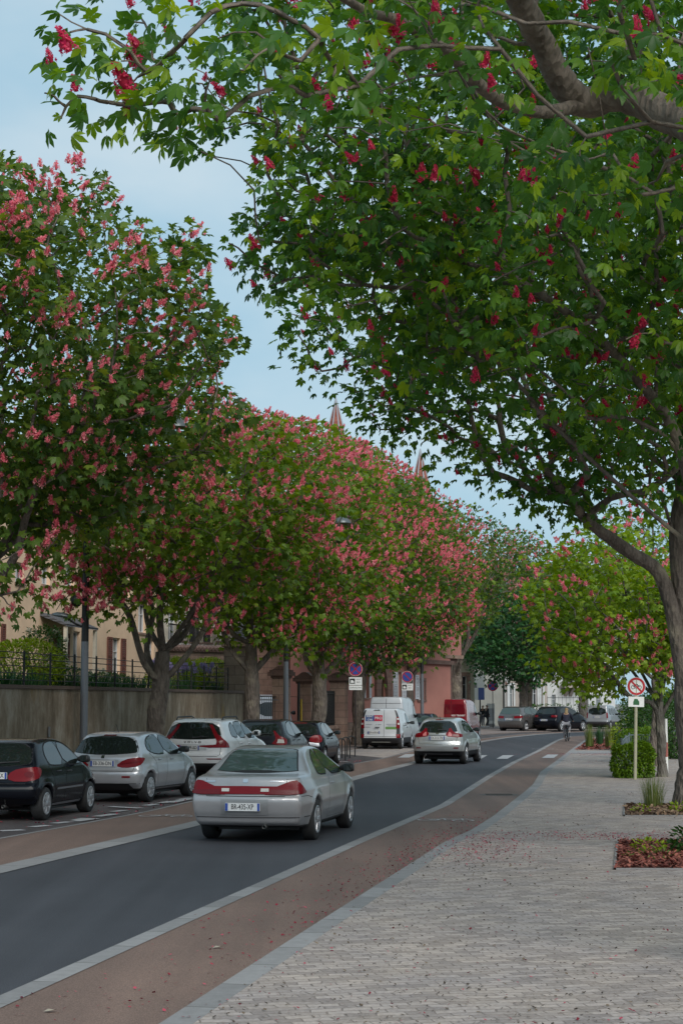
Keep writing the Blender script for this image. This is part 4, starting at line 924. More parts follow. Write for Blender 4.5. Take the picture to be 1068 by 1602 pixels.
def scatter_leaves(rng, pos, outdir, size, kind=1, up=1.0, tintbias=0.0):
    """one merged leaf mesh's arrays at positions pos (n,3) pointing to outdir (n,3)"""
    n = len(pos); T, TF = LEAF[kind]
    d = outdir + rng.normal(0, .45, (n, 3)); d[:, 2] -= .15
    nb = np.tile([0, 0, up], (n, 1)) + rng.normal(0, .45, (n, 3)) + .35 * outdir
    Rm = rot_frames(d, rng.normal(0, .35, n), nb)
    s = size * np.clip(rng.normal(.98, .24, n), .45, 1.5)
    TT = np.repeat(T[None], n, 0); TT[:, :, 2] *= rng.uniform(.3, 2.3, n)[:, None]; TT[:, :, 1] *= rng.uniform(.8, 1.1, n)[:, None]
    V = np.einsum('nij,nkj->nki', Rm, TT) * s[:, None, None] + pos[:, None, :]
    k = len(T)
    F = (TF[None] + (np.arange(n) * k)[:, None, None]).reshape(-1, TF.shape[1])
    tint = np.clip(rng.beta(2.0, 2.6, n) + tintbias + rng.normal(0, .06, n), 0, 1)
    return V.reshape(-1, 3), F, np.repeat(tint, k)
def fix_quads(F):
    return F
def leaf_mesh(name, V, F, A, m):
    me = bpy.data.meshes.new(name)
    deg = (F[:, 2] == F[:, 3]) if F.shape[1] == 4 else np.zeros(len(F), bool)
    cnt = np.where(deg, 3, 4); starts = np.concatenate([[0], np.cumsum(cnt)[:-1]])
    keep = np.ones(F.shape, bool); keep[deg, 3] = False
    idx = F[keep]
    me.vertices.add(len(V)); me.vertices.foreach_set('co', V.astype(np.float32).ravel())
    me.loops.add(len(idx)); me.loops.foreach_set('vertex_index', idx.astype(np.int32))
    me.polygons.add(len(F)); me.polygons.foreach_set('loop_start', starts.astype(np.int32))
    try: me.polygons.foreach_set('loop_total', cnt.astype(np.int32))
    except Exception: pass
    me.materials.append(m)
    a = me.attributes.new('tint', 'FLOAT', 'POINT'); a.data.foreach_set('value', A.astype(np.float32))
    me.update(calc_edges=True)
    return me
def panicle_arrays(rng, h, r, nfl, fl):
    """upright cone of small florets; fl = floret size. returns V,F,A"""
    V = []; F = []; A = []
    for zz, rr_ in ((.06, .45), (.35, .62), (.7, .38)):
        for k in range(5): q = 1.2566 * k + zz * 3; V.append(np.array([rr_ * r * math.cos(q), rr_ * r * math.sin(q), zz * h])); A.append(.25)
    V.append(np.array([0, 0, h * .97])); A.append(.35)
    for lv in range(2):
        for k in range(5): F.append((lv * 5 + k, lv * 5 + (k + 1) % 5, lv * 5 + 5 + (k + 1) % 5, lv * 5 + 5 + k))
    for k in range(5): F.append((10 + k, 10 + (k + 1) % 5, 15, 15))
    for i in range(nfl):
        t = (i + rng.random()) / nfl; z = h * (.08 + .92 * t); rr = r * (1 - t) ** .7 * rng.uniform(.75, 1.1) + .006
        a = rng.random() * 6.283; c = np.array([rr * math.cos(a), rr * math.sin(a), z])
        out = np.array([math.cos(a), math.sin(a), .35]); out /= np.linalg.norm(out)
        tang = np.cross(out, [0, 0, 1.0]); tang /= np.linalg.norm(tang); up = np.cross(tang, out)
        s = fl * rng.uniform(.7, 1.25) * (1 - .35 * t); tint = np.clip(rng.normal(.5, .28), 0, 1)
        for k in range(3):
            q = 2.094 * k + rng.random(); e = tang * math.cos(q) + up * math.sin(q); g = np.cross(out, e)
            b = len(V)
            V += [c - out * .4 * s, c + e * s * .6 + g * s * .4 + out * s * .25, c + e * s * 1.15 + out * s * .45, c + e * s * .6 - g * s * .4 + out * s * .25]
            F.append((b, b + 1, b + 2, b + 3)); A += [tint] * 4
    return np.array(V), np.array(F), np.array(A)
_prng = np.random.default_rng(5)
PANI = {'near': [panicle_arrays(_prng, .22, .062, 60, .025) for _ in range(4)], 'row': [panicle_arrays(_prng, .185, .055, 20, .034) for _ in range(4)], 'far': [panicle_arrays(_prng, .21, .06, 10, .046) for _ in range(3)]}
BLOOM_ME = {}
def bloom_meshes(kind, m):
    key = (kind, m.name)
    if key not in BLOOM_ME: BLOOM_ME[key] = [leaf_mesh('blossom', *p, m) for p in PANI[kind]]
    return BLOOM_ME[key]
def in_poly(px, py, poly):
    if isinstance(poly[0], list): return any(in_poly(px, py, q) for q in poly)
    c = False; j = len(poly) - 1
    for i in range(len(poly)):
        if (poly[i][1] > py) != (poly[j][1] > py) and px < (poly[j][0] - poly[i][0]) * (py - poly[i][1]) / (poly[j][1] - poly[i][1]) + poly[i][0]: c = not c
        j = i
    return c
class Skel:
    def __init__(s, base):
        s.p = [np.array(base, float)]; s.par = [-1]; s.cnt = None; s.paths = []; s.len = [0.0]
    def path(s, start, pts):
        ids = [start]
        for q in pts:
            s.p.append(np.array(q, float)); s.par.append(ids[-1]); s.len.append(s.len[ids[-1]] + np.linalg.norm(s.p[-1] - s.p[ids[-1]])); ids.append(len(s.p) - 1)
        s.paths.append(ids); return ids
    def nearest(s, q, k=.30, maxz=None, lo=0):
        Pn = np.array(s.p[lo:]); d = np.linalg.norm(Pn - q, axis=1); L = np.array(s.len[lo:])
        pen = d + k * L + np.where(Pn[:, 2] > q[2] + .4, (Pn[:, 2] - q[2]) * .5, 0)
        return int(np.argmin(pen)) + lo
def bezier(a, b, da, n, rng, jit=.05, droop=0.0):
    L = np.linalg.norm(b - a); c1 = a + da * L * .38; c2 = b - np.array([0, 0, 1.0]) * L * .08 * (1 - droop * 3) - (b - a) * .25
    out = []
    for i in range(1, n + 1):
        t = i / n
        q = a * (1 - t) ** 3 + 3 * c1 * t * (1 - t) ** 2 + 3 * c2 * t * t * (1 - t) + b * t ** 3
        if i < n: q = q + rng.normal(0, jit * min(L, 2.0) * .5, 3)
        out.append(q)
    return out
TREE_STATS = []
def make_tree(name, label, base, seed, trunk_h, trunk_r, crown, ntips, nl, leaf, kind=1, lm=None, bm=None, bark=None, blooms=0, bkind='row', bindiv=100, bmkind=None, lean=(0, 0), limbs=6, extra=None, keepout=None, spread=.34, group='chestnut trees lining the road', cat='tree', tipr=.011, lobes=5, hollow=.4, flat=.85, limb_paths=None, tintbias=0.0, ztaper=None, limbcap=None, tipkeep=None, nlx=None):
    """crown: (cx, cy, cz, rx, ry, rz) in world metres"""
    rng = np.random.default_rng(seed)
    base = np.array([base[0], base[1], 0.0]); c = np.array(crown[:3], float); r = np.array(crown[3:], float)
    sk = Skel(base)
    top = base + np.array([lean[0], lean[1], trunk_h]); tr = [base + (top - base) * t + rng.normal(0, .03, 3) * np.array([1, 1, 0]) for t in (.12, .25, .5, .75)] + [top]
    tid = sk.path(0, tr)
    lead_end = c + np.array([0, 0, r[2] * .55]); dl = (top - base) / np.linalg.norm(top - base)
    minr = {}
    lids = []
    if limb_paths:
        for lp in limb_paths:
            ids = sk.path(tid[lp[0]] if not isinstance(lp[0], tuple) else lids[lp[0][0]][lp[0][1]], lp[1]); lids.append(ids)
            if len(lp) > 2:
                for k_, i_ in enumerate(ids[1:]): minr[i_] = lp[2] + (lp[3] - lp[2]) * k_ / max(1, len(ids) - 2)
    else: sk.path(tid[-1], bezier(top, lead_end, dl, 6, rng, .10))
    off = rng.random() * 6.28
    for i in range(limbs):
        a = off + 2 * math.pi * i / limbs + rng.normal(0, .25); el = rng.uniform(.05, .75)
        e = c + r * np.array([math.cos(a) * math.cos(el), math.sin(a) * math.cos(el), math.sin(el) * .9 - .15]) * rng.uniform(.5, .68)
        st = tid[-1 - (i % 2)] if trunk_h > 1 else tid[-1]
        d0 = np.array([math.cos(a), math.sin(a), 1.0]); d0 /= np.linalg.norm(d0)
        sk.path(st, bezier(sk.p[st], e, d0, 6, rng, .10))
    # uneven outline: random lobes
    ld = rng.normal(0, 1, (lobes * 3, 3)); ld /= np.linalg.norm(ld, axis=1, keepdims=True); la = rng.uniform(-.18, .12, lobes * 3)
    tips = []
    tries = 0
    while len(tips) < ntips and tries < ntips * 40:
        tries += 1
        u = rng.normal(0, 1, 3); u /= np.linalg.norm(u)
        rad = (hollow ** 3 + rng.random() * (1 - hollow ** 3)) ** (1 / 3)
        lob = 1 + (la * np.exp(-((1 - ld @ u) / .18))).sum()
        q = u * rad * lob
        if q[2] < 0: q[2] *= flat
        q = c + r * q
        if ztaper and q[2] < ztaper: continue
        if keepout is not None:
            X, Y_ = proj(q)
            if q[1] < 3 or in_poly(X, Y_, tipkeep or keepout): continue
        tips.append(q)
    if extra is not None: tips += [np.array(e, float) for e in extra]
    nrand = len(tips) - (len(extra) if extra is not None else 0)
    tips = np.array(tips)
    order = np.argsort(np.linalg.norm(tips - top, axis=1))
    tipid = []; isx = []
    for i in order:
        q = tips[i]; s = sk.nearest(q, lo=tid[2])
        pa = sk.par[s]; d0 = sk.p[s] - sk.p[pa]; d0 = d0 / (np.linalg.norm(d0) + 1e-9)
        v = q - sk.p[s]; L = np.linalg.norm(v); d0 = d0 * .5 + v / (L + 1e-9) * .5 + np.array([0, 0, .18])
        ids = sk.path(s, bezier(sk.p[s], q, d0, max(2, min(6, int(L / .45) + 1)), rng, .07))
        tipid.append(ids); isx.append(i >= nrand)
    n = len(sk.p); cnt = np.zeros(n)
    for ids in tipid: cnt[ids[-1]] += 1
    for i in range(n - 1, 0, -1): cnt[sk.par[i]] += cnt[i]
    cnt = np.maximum(cnt, 1)
    ex = math.log(trunk_r / tipr) / math.log(max(cnt[0], 2)); ex = min(max(ex, .34), .62)
    rad = tipr * cnt ** (ex * .90)
    scale_t = trunk_r / rad[tid[2]]
    if scale_t < 1 or scale_t > 1: rad = np.where(cnt > cnt[0] * .05, rad * (1 + (scale_t - 1) * np.clip((cnt / cnt[0] - .05) / .5, 0, 1)), rad)
    if limbcap: rad = np.where(np.arange(n) > tid[-1], np.minimum(rad, limbcap), rad)
    for i_, v_ in minr.items(): rad[i_] = v_
    mb = MB()
    for k, ids in enumerate(sk.paths):
        rr = [rad[i] for i in ids]
        if k == 0:
            rr[0] = trunk_r * 1.45; rr[1] = trunk_r * 1.14
        elif len(rr) > 1: rr[0] = min(rad[ids[0]], rad[ids[1]] * 1.18)
        mx_ = max(rr); ns = 14 if mx_ > .14 else (8 if mx_ > .05 else (5 if mx_ > .02 else 3))
        pts = [sk.p[i] - base for i in ids]
        if k == 0: pts[0] = pts[0] - np.array([0, 0, .08])
        if k == 0 or mx_ > .07:    # finer rings with knobs
            P2 = []; R2 = []
            for a in range(len(pts) - 1):
                p0, p1, p2, p3 = pts[max(a - 1, 0)], pts[a], pts[a + 1], pts[min(a + 2, len(pts) - 1)]
                for t in (0, .2, .4, .6, .8):
                    P2.append(.5 * (2 * p1 + (p2 - p0) * t + (2 * p0 - 5 * p1 + 4 * p2 - p3) * t * t + (3 * p1 - p0 - 3 * p2 + p3) * t ** 3) + rng.normal(0, .006, 3) * (mx_ / .2)); R2.append((rr[a] * (1 - t) + rr[a + 1] * t) * (1 + .05 * math.sin(a * 2.3 + t * 4.1 + k)))
            P2.append(pts[-1]); R2.append(rr[-1]); pts, rr = P2, R2
        mb.tube([Vector(p) for p in pts], rr, ns, 0, caps=(ns > 3))
    root = thing(name, label, cat, tuple(base), 0, group)
    mb.build('trunk', bark or m_bark, root, fix=False)
    # leaves
    pos = []; out = []
    for ids, ix_ in zip(tipid, isx):
        q = sk.p[ids[-1]]; pv = sk.p[ids[-2]]; ax = q - pv; ax = ax / (np.linalg.norm(ax) + 1e-9)
        nq = nlx if (ix_ and nlx) else nl; m_ = max(3, int(rng.normal(nq, nq * .2)))
        t = rng.random(m_) ** .7
        loc_ = pv + (q - pv) * (t[:, None] * 1.1) + rng.normal(0, spread, (m_, 3)) * np.array([1, 1, .75])
        rd = loc_ - q; rd /= (np.linalg.norm(rd, axis=1, keepdims=True) + 1e-9)
        pos.append(loc_); out.append(rd * .8 + ax * .5 + (q - c) / np.linalg.norm(q - c) * .4)
    tb = np.concatenate([np.full(len(p_), rng.normal(0, .17)) for p_ in pos]); pos = np.concatenate(pos); out = np.concatenate(out)
    if keepout is not None:
        K = np.array([not in_poly(*proj(p), keepout) for p in pos]); pos = pos[K]; out = out[K]; tb = tb[K]
    V, F, A = scatter_leaves(rng, pos - base, out, leaf, kind, tintbias=tintbias + tb)
    me = leaf_mesh('crown', V, F, A, lm or m_leaf_row); link('crown', me, root)
    # blossoms at the outer tips
    if blooms:
        w_ = np.array([np.linalg.norm((sk.p[ids[-1]] - c) / r) + .15 * (sk.p[ids[-1]][2] - c[2]) / r[2] for ids in tipid])
        fc = np.array([-(sk.p[ids[-1]][1] - c[1]) / r[1] * .6 - .18 * (sk.p[ids[-1]][2] - c[2]) / r[2] for ids in tipid]); pr = np.clip(w_ + fc - .35, .02, None) ** 1.6 if bkind != 'near' else np.clip(.3 + fc - .5 * np.array([(sk.p[ids[-1]][2] - c[2]) / r[2] for ids in tipid]), .05, None); pr /= pr.sum()
        if bkind != 'near': pr = pr * rng.gamma(.75, 1.0, len(pr)); pr /= pr.sum()
        if bkind == 'near': pr = pr * np.where(np.array(isx), .30 if nlx else 1, 1); pr /= pr.sum()
        pick = rng.choice(len(tipid), size=min(blooms, len(tipid) - 5) if bkind == 'near' else blooms, p=pr, replace=(bkind != 'near'))
        bp = []
        for k in pick:
            q = sk.p[tipid[k][-1]] + rng.normal(0, spread * .95, 3) * np.array([1, 1, .6]) + np.array([0, 0, spread * .55])
            if keepout is not None and in_poly(*proj(q), keepout): continue
            o = (q - c) / r; o = o / (np.linalg.norm(o) + 1e-9)
            q = q + o * spread * .45 + np.array([0, 0, .04])
            if keepout is not None and in_poly(*proj(q), keepout): continue
            bp.append((q, o))
        bp.sort(key=lambda a: np.linalg.norm(a[0] - np.array([0, 0, 2.1])))
        meshes = bloom_meshes(bkind, bm or m_bloom_row)
        # the hundred nearest face the street and are parts of their own
        vis = [b for b in bp if (b[1][1] < .25)]; rest = [b for b in bp if not (b[1][1] < .25)]
        ind = (vis if bkind != 'near' else bp)[:bindiv]; rest = rest + vis[bindiv:] if bkind != 'near' else bp[bindiv:]
        for q, o in ind:
            ob = link('blossom', meshes[int(rng.integers(len(meshes)))], root, tuple(q - base))
            tl = Vector((o[0] * .7 + rng.normal(0, .38), o[1] * .7 + rng.normal(0, .38), 1.0)); ob.rotation_euler = tl.to_track_quat('Z', 'Y').to_euler(); s_ = rng.uniform(.45, 1.12) * (.85 if bkind == 'near' else 1); ob.scale = (s_, s_, s_)
        if rest:
            VV = []; FF = []; AA = []; nb_ = 0
            for q, o in rest:
                v, f, a = PANI[bkind][int(rng.integers(len(PANI[bkind])))]
                tl = Vector((o[0] * .7 + rng.normal(0, .38), o[1] * .7 + rng.normal(0, .38), 1.0)); M3 = np.array(tl.to_track_quat('Z', 'Y').to_matrix())
                VV.append((v * rng.uniform(.45, 1.12)) @ M3.T + (q - base)); FF.append(f + nb_); AA.append(np.clip(a + rng.normal(0, .12), 0, 1)); nb_ += len(v)
            me = leaf_mesh('blossoms', np.concatenate(VV), np.concatenate(FF), np.concatenate(AA), bm or m_bloom_row); o_ = link('blossoms', me, root); o_['kind'] = 'stuff'
    TREE_STATS.append((name, len(pos)))
    return root
def pts_at(lst): return [np.array(P(x, y, Y)) for x, y, Y in lst]
# --- the row along the parked cars
SKYLINE = [(-900, -900), (1600, -900), (1600, 860), (900, 860), (862, 855), (845, 835), (800, 825), (765, 805), (740, 785), (700, 780), (660, 750), (620, 716), (560, 684), (520, 660), (480, 655), (440, 650), (400, 640), (352, 605), (340, 578), (372, 552), (392, 540), (372, 500), (330, 470), (322, 352), (290, 330), (250, 340), (215, 350), (180, 305), (170, 268), (120, 246), (80, 270), (40, 250), (0, 230), (-900, 190)]
CLEAR = [SKYLINE, [(546, 1040), (572, 1036), (572, 1090), (542, 1090)], [(622, 1042), (652, 1042), (652, 1085), (622, 1085)], [(757, 1058), (784, 1058), (784, 1090), (757, 1090)], [(268, 650), (290, 650), (290, 672), (262, 672)], [(522, 806), (550, 806), (550, 826), (522, 826)]]
ROW = 'flowering chestnuts behind the parked cars'
make_tree('chestnut_tree', 'tall pink-flowering chestnut whose crown fills the left edge above the beige house', (-7.3, 34.5), 11, 4.2, .27, (-7.0, 34.4, 8.3, 5.4, 5.0, 4.5), 800, 24, .155, 1, m_leaf_row, blooms=1900, group=ROW, keepout=CLEAR, spread=.34, flat=.66, limbcap=.12, extra=pts_at([(x, y, Y) for x, y, Y in [(8, 900, 32.5), (28, 925, 32.6), (18, 870, 32.4), (50, 890, 32.8), (42, 850, 32.6), (12, 945, 32.5), (70, 865, 33.0), (-20, 920, 32.4), (-15, 870, 32.3), (30, 955, 32.5), (90, 840, 33.2)]]), nlx=13)
make_tree('chestnut_tree', 'pink-flowering chestnut with forked trunk before the grey retaining wall, left of the tile-capped wall', (-4.93, 47), 12, 3.4, .24, (-4.3, 47.0, 7.3, 4.3, 4.4, 4.2), 560, 24, .15, 1, m_leaf_warm, blooms=2300, group=ROW, keepout=CLEAR, spread=.34, tintbias=.12, lean=(.25, 0), limbs=7, flat=.62, limbcap=.13, extra=pts_at([(x, y, Y) for x, y, Y in [(110, 930, 45.2), (150, 920, 45.0), (178, 940, 45), (130, 955, 45), (160, 950, 44.8), (200, 915, 45), (88, 955, 45.2), (215, 940, 44.9), (70, 925, 45.4), (190, 965, 44.8), (240, 925, 44.6), (320, 960, 45), (340, 985, 45.2), (300, 935, 45)]]), nlx=14)
make_tree('chestnut_tree', 'dense pink-flowering chestnut at the far end of the grey retaining wall', (-3.0, 59.5), 13, 4.0, .24, (-2.3, 59.5, 7.6, 4.3, 4.2, 4.9), 560, 22, .16, 1, m_leaf_warm, tintbias=.06, blooms=2300, group=ROW, keepout=CLEAR, spread=.38)
make_tree('chestnut_tree', 'pink-flowering chestnut rising between the sandstone gate pillars', (-.88, 72.5), 14, 4.0, .29, (-.4, 72.5, 8.0, 4.6, 4.4, 5.6), 560, 22, .165, 1, m_leaf_warm, tintbias=-.12, blooms=2300, bkind='row', group=ROW, keepout=CLEAR, spread=.4)
make_tree('chestnut_tree', 'pink-flowering chestnut behind the white delivery van', (.85, 86), 15, 4.2, .29, (1.4, 86, 8.4, 4.6, 4.5, 5.7), 560, 24, .175, 1, m_leaf_row, blooms=2300, bkind='row', group=ROW, keepout=CLEAR, spread=.42)
make_tree('chestnut_tree', 'pink-flowering chestnut behind the no-parking sign before the pink house', (3.64, 98), 16, 4.2, .28, (4.2, 98, 8.8, 4.4, 4.3, 5.8), 480, 20, .19, 1, m_leaf_warm, tintbias=-.05, blooms=2300, bkind='far', group=ROW, keepout=CLEAR, spread=.45)
make_tree('chestnut_tree', 'chestnut with fading pale blossom and forked trunk above the red van', (7.1, 111), 17, 4.6, .34, (7.6, 111, 10.2, 3.9, 4.2, 4.6), 330, 11, .20, 1, m_leaf_row, blooms=620, bkind='far', bm=m_bloom_pale, group=ROW, keepout=CLEAR, spread=.5)
make_tree('chestnut_tree', 'rounded pink-flowering chestnut farthest along the parked cars, over the bend', (14.8, 142), 18, 5.0, .26, (13.4, 140.5, 9.6, 5.0, 4.5, 5.9), 460, 22, .21, 1, m_leaf_row, blooms=1700, bkind='far', bm=m_bloom_row, group=ROW, keepout=CLEAR, spread=.5)
make_tree('maple_tree', 'dark green low-spreading tree without blossom behind the grey parked car', (13.4, 133), 19, 4.2, .30, (13.2, 132.5, 6.9, 4.6, 4.5, 4.0), 460, 26, .21, 'maple', m_leaf_maple, blooms=0, group=None, spread=.45)
# --- trees on the promenade side
SIDE = 'chestnuts along the stone paved promenade'
KEEP = [(-40, 215), (55, 212), (150, 215), (240, 240), (335, 245), (385, 190), (400, 250), (385, 310), (345, 378), (362, 450), (430, 500), (432, 560), (422, 625), (470, 640), (545, 645), (560, 690), (575, 745), (640, 765), (650, 825), (700, 800), (760, 800), (830, 835), (880, 890), (940, 900), (985, 850), (1068, 845), (1500, 850), (1500, 1700), (-900, 1700), (-900, 215)]
KEEPA = [(-900, -400), (55, -400), (55, 212), (150, 215), (240, 240), (335, 245), (370, 170), (430, 150), (480, 330), (600, 420), (760, 470), (1100, 480), (1500, 480), (1500, 1700), (-900, 1700)]
LIMBGAP = [(770, -20), (850, -20), (890, 90), (930, 135), (1075, 150), (1075, 225), (900, 190), (840, 135)]
def pts_at(lst): return [np.array(P(x, y, Y)) for x, y, Y in lst]
limbC = [(3, pts_at([(1040, 915, 35.4), (990, 868, 35.1), (950, 840, 34.6), (915, 812, 34.0), (890, 780, 33.3), (850, 730, 32.5)]), .15, .06), (4, pts_at([(1062, 850, 35.5), (1070, 770, 35.5), (1074, 690, 35.4), (1070, 560, 35.0)]), .22, .12), (4, pts_at([(1075, 840, 35.6), (1100, 760, 36), (1130, 680, 36.5)]), .12, .06), (4, pts_at([(1075, 720, 35.6), (1050, 600, 35.0), (960, 480, 34.0), (880, 420, 33.2)]), .10, .04)]
make_tree('chestnut_tree', 'thick-trunked chestnut beside the mulch bed at the right edge, limb sweeping over the pavement', (6.87, 35.6), 21, 4.0, .275, (5.0, 33.6, 9.9, 6.3, 5.0, 4.9), 820, 21, .145, 1, m_leaf_near, m_bloom_near, m_bark, blooms=430, bkind='near', group=SIDE, spread=.34, limb_paths=limbC, limbs=0, limbcap=.07, keepout=KEEP, bindiv=100)
limbB = [(4, [np.array(v) for v in [(4.6, 23.9, 5.4), (3.9, 23.2, 6.3), (3.0, 22.6, 7.0), (2.0, 22.0, 7.5)]], .08, .04), (4, [np.array(v) for v in [(5.0, 24.3, 5.8), (4.8, 24.0, 7.6), (4.4, 23.6, 9.4), (4.0, 23.4, 11.0)]], .075, .04), (4, [np.array(v) for v in [(5.6, 24.0, 5.6), (6.4, 23.4, 7.0), (7.2, 22.8, 8.2)]], .10, .05)]
make_tree('chestnut_tree', 'chestnut with crimson blossoms whose leafy crown spans the middle of the canopy over the pavement', (5.1, 24.6), 22, 4.0, .30, (3.3, 23.2, 9.4, 6.1, 4.3, 4.4), 980, 19, .134, 2, m_leaf_near, m_bloom_near, m_bark, blooms=420, bkind='near', group=SIDE, spread=.30, limb_paths=limbB, limbs=2, limbcap=.03, keepout=KEEP, bindiv=100, tintbias=.04)
limbA = [(4, pts_at([(1180, 300, 14.2), (1120, 215, 14.6), (1050, 182, 15.2), (975, 150, 15.6), (915, 160, 15.7), (878, 128, 15.5), (850, 70, 15.2), (815, 5, 14.8), (780, -60, 14.4)]), .175, .10), ((0, 5), pts_at([(850, 175, 15.2), (770, 150, 14.6), (705, 85, 13.8), (670, 62, 13.2), (625, 32, 12.6), (575, 18, 12.1), (520, -15, 11.6)]), .06, .028)]
exA = pts_at([(x, y, Y) for x, y, Y in [(90, 20, 11.2), (75, 60, 11.0), (110, 50, 11.0), (135, 45, 11.1), (85, 150, 10.8), (70, 145, 10.7), (95, 185, 10.8), (120, 150, 10.9), (150, 155, 10.9), (170, 160, 11), (185, 155, 11.1), (205, 80, 11), (190, 95, 11), (225, 90, 11.2), (240, 65, 11.2), (250, 100, 11.0), (215, 120, 11.1), (265, 160, 10.9), (240, 160, 10.9), (250, 205, 10.8), (270, 190, 10.9), (300, 170, 10.8), (320, 160, 10.7), (345, 190, 10.8), (330, 120, 10.6), (310, 130, 10.4), (380, 110, 10.5), (355, 100, 10.6), (290, 60, 10.8), (340, 60, 10.7), (330, 20, 10.8), (400, 50, 10.6), (430, 70, 10.6), (455, 30, 10.8), (430, 15, 10.7), (470, 95, 10.8), (500, 60, 10.9), (520, 120, 11), (215, 20, 11.4), (180, 35, 11.3), (480, 150, 11.2), (430, 110, 11), (530, 60, 11.2), (380, 5, 10.9)]])
make_tree('chestnut_tree', 'nearest chestnut with heavy brown limb and large leaves hanging over the top of the view', (3.5, 14.0), 23, 4.2, .26, (3.1, 13.4, 8.2, 4.2, 4.0, 3.2), 330, 14, .112, 2, m_leaf_near, m_bloom_near, m_bark2, blooms=110, bkind='near', group=SIDE, spread=.20, limb_paths=limbA, limbs=0, limbcap=.020, tipr=.006, keepout=[KEEPA, LIMBGAP], extra=exA, nlx=7, tipkeep=[KEEPA, [(-900, -400), (560, -400), (560, 330), (-900, 330)], LIMBGAP], bindiv=100, tintbias=.10)
make_tree('chestnut_tree', 'small bright green chestnut with pink blossoms above the round sign', (8.85, 50.0), 24, 2.1, .125, (7.9, 50.0, 4.25, 3.1, 3.0, 2.85), 360, 24, .135, 1, m_leaf_lime, m_bloom_row, m_bark3, blooms=330, bkind='row', group=SIDE, spread=.30, limbs=6, tintbias=.2, keepout=[(978, 1050), (1022, 1050), (1022, 1108), (978, 1108)])
make_tree('chestnut_tree', 'slim dark-trunked young chestnut behind the second clipped hedge', (10.1, 58.0), 25, 2.8, .15, (10.2, 58.4, 6.2, 2.8, 2.8, 3.0), 220, 14, .15, 1, m_leaf_warm, m_bloom_row, m_bark, blooms=90, bkind='row', group=SIDE, spread=.34, limbs=5)
make_tree('chestnut_tree', 'distant chestnut with pale trunk beside the boxy silver van', (18.9, 141), 26, 3.4, .36, (18.3, 140, 8.6, 5.4, 5, 4.8), 330, 14, .24, 1, m_leaf_warm, m_bloom_row, m_bark3, blooms=150, bkind='far', group=SIDE, spread=.5, limbs=6)

# park trees beyond the promenade, outside the picture but mirrored in the car sides
pk = make_tree('park_tree', 'broad leafy park tree on the lawn east of the promenade', (27, 8), 31, 3.0, .3, (27, 8, 6.5, 6, 6, 5.0), 260, 26, .30, 'maple', m_leaf_maple, blooms=0, group='park trees east of the promenade', spread=.7, flat=.9, cat='tree')
for (x_, y_) in [(27, 23), (28, 38), (30, 53), (15, -12), (21, 84), (26, 102), (33, 120)]: dup(pk, (x_, y_, 0), x_ * 1.7)
# ---------------------------------------------------------------- walls and houses
def plaster(name, col, col2=None, vs=.6, bump=.15): return mat(name, col, .85, 0, .25, var=.3, vscale=vs, col2=col2 or tuple(c * .72 for c in col), bump=bump, bscale=18)
def stone_blocks(name, c1, c2, mort, bw=.7, bh=.34):
    m = mat(name, c1, .85, 0, .25); t = m.node_tree; n = t.nodes; l = t.links; b = n['Principled BSDF']
    co = node(m, 'ShaderNodeTexCoord'); sp = node(m, 'ShaderNodeSeparateXYZ'); l.new(co.outputs['Object'], sp.inputs['Vector'])
    ad = node(m, 'ShaderNodeMath', operation='ADD'); l.new(sp.outputs['X'], ad.inputs[0]); l.new(sp.outputs['Y'], ad.inputs[1])
    cb = node(m, 'ShaderNodeCombineXYZ'); l.new(ad.outputs['Value'], cb.inputs['X']); l.new(sp.outputs['Z'], cb.inputs['Y'])
    br = node(m, 'ShaderNodeTexBrick'); br.inputs['Scale'].default_value = 1; br.inputs['Brick Width'].default_value = bw; br.inputs['Row Height'].default_value = bh; br.inputs['Mortar Size'].default_value = .012
    br.inputs['Color1'].default_value = (*c1, 1); br.inputs['Color2'].default_value = (*c2, 1); br.inputs['Mortar'].default_value = (*mort, 1); l.new(cb.outputs['Vector'], br.inputs['Vector'])
    a = node(m, 'ShaderNodeTexNoise', Scale=2.2, Detail=7.0, Roughness=.7); l.new(co.outputs['Object'], a.inputs['Vector'])
    r = node(m, 'ShaderNodeValToRGB'); e = r.color_ramp.elements; e[0].position = .3; e[1].position = .7; e[0].color = (.66, .64, .62, 1); e[1].color = (1.05, 1.05, 1.05, 1); l.new(a.outputs['Fac'], r.inputs['Fac'])
    mm = node(m, 'ShaderNodeMix', data_type='RGBA', blend_type='MULTIPLY'); mm.inputs['Factor'].default_value = 1; l.new(br.outputs['Color'], mm.inputs['A']); l.new(r.outputs['Color'], mm.inputs['B']); l.new(mm.outputs['Result'], b.inputs['Base Color'])
    bp = node(m, 'ShaderNodeBump', Strength=.5, Distance=.02); l.new(a.outputs['Fac'], bp.inputs['Height']); l.new(bp.outputs['Normal'], b.inputs['Normal'])
    return m
def roof_mat(name, c1, c2):
    m = mat(name, c1, .8, var=.45, vscale=3, col2=c2); n = m.node_tree.nodes; l = m.node_tree.links
    co = node(m, 'ShaderNodeTexCoord'); wv = node(m, 'ShaderNodeTexWave', Scale=3.2, Distortion=.4); wv.bands_direction = 'Z'; l.new(co.outputs['Object'], wv.inputs['Vector'])
    bp = node(m, 'ShaderNodeBump', Strength=.6, Distance=.04); l.new(wv.outputs['Color'], bp.inputs['Height']); l.new(bp.outputs['Normal'], n['Principled BSDF'].inputs['Normal'])
    return m
m_beige = plaster('beige_plaster', (.80, .57, .40)); m_cream = plaster('cream_plaster', (.56, .51, .42)); m_pink = plaster('salmon_plaster', (.45, .205, .165), (.37, .165, .135))
m_sand = stone_blocks('pink_sandstone', (.34, .235, .185), (.28, .18, .145), (.17, .12, .10)); m_sandd = stone_blocks('dark_sandstone', (.20, .125, .105), (.155, .10, .085), (.10, .07, .06))
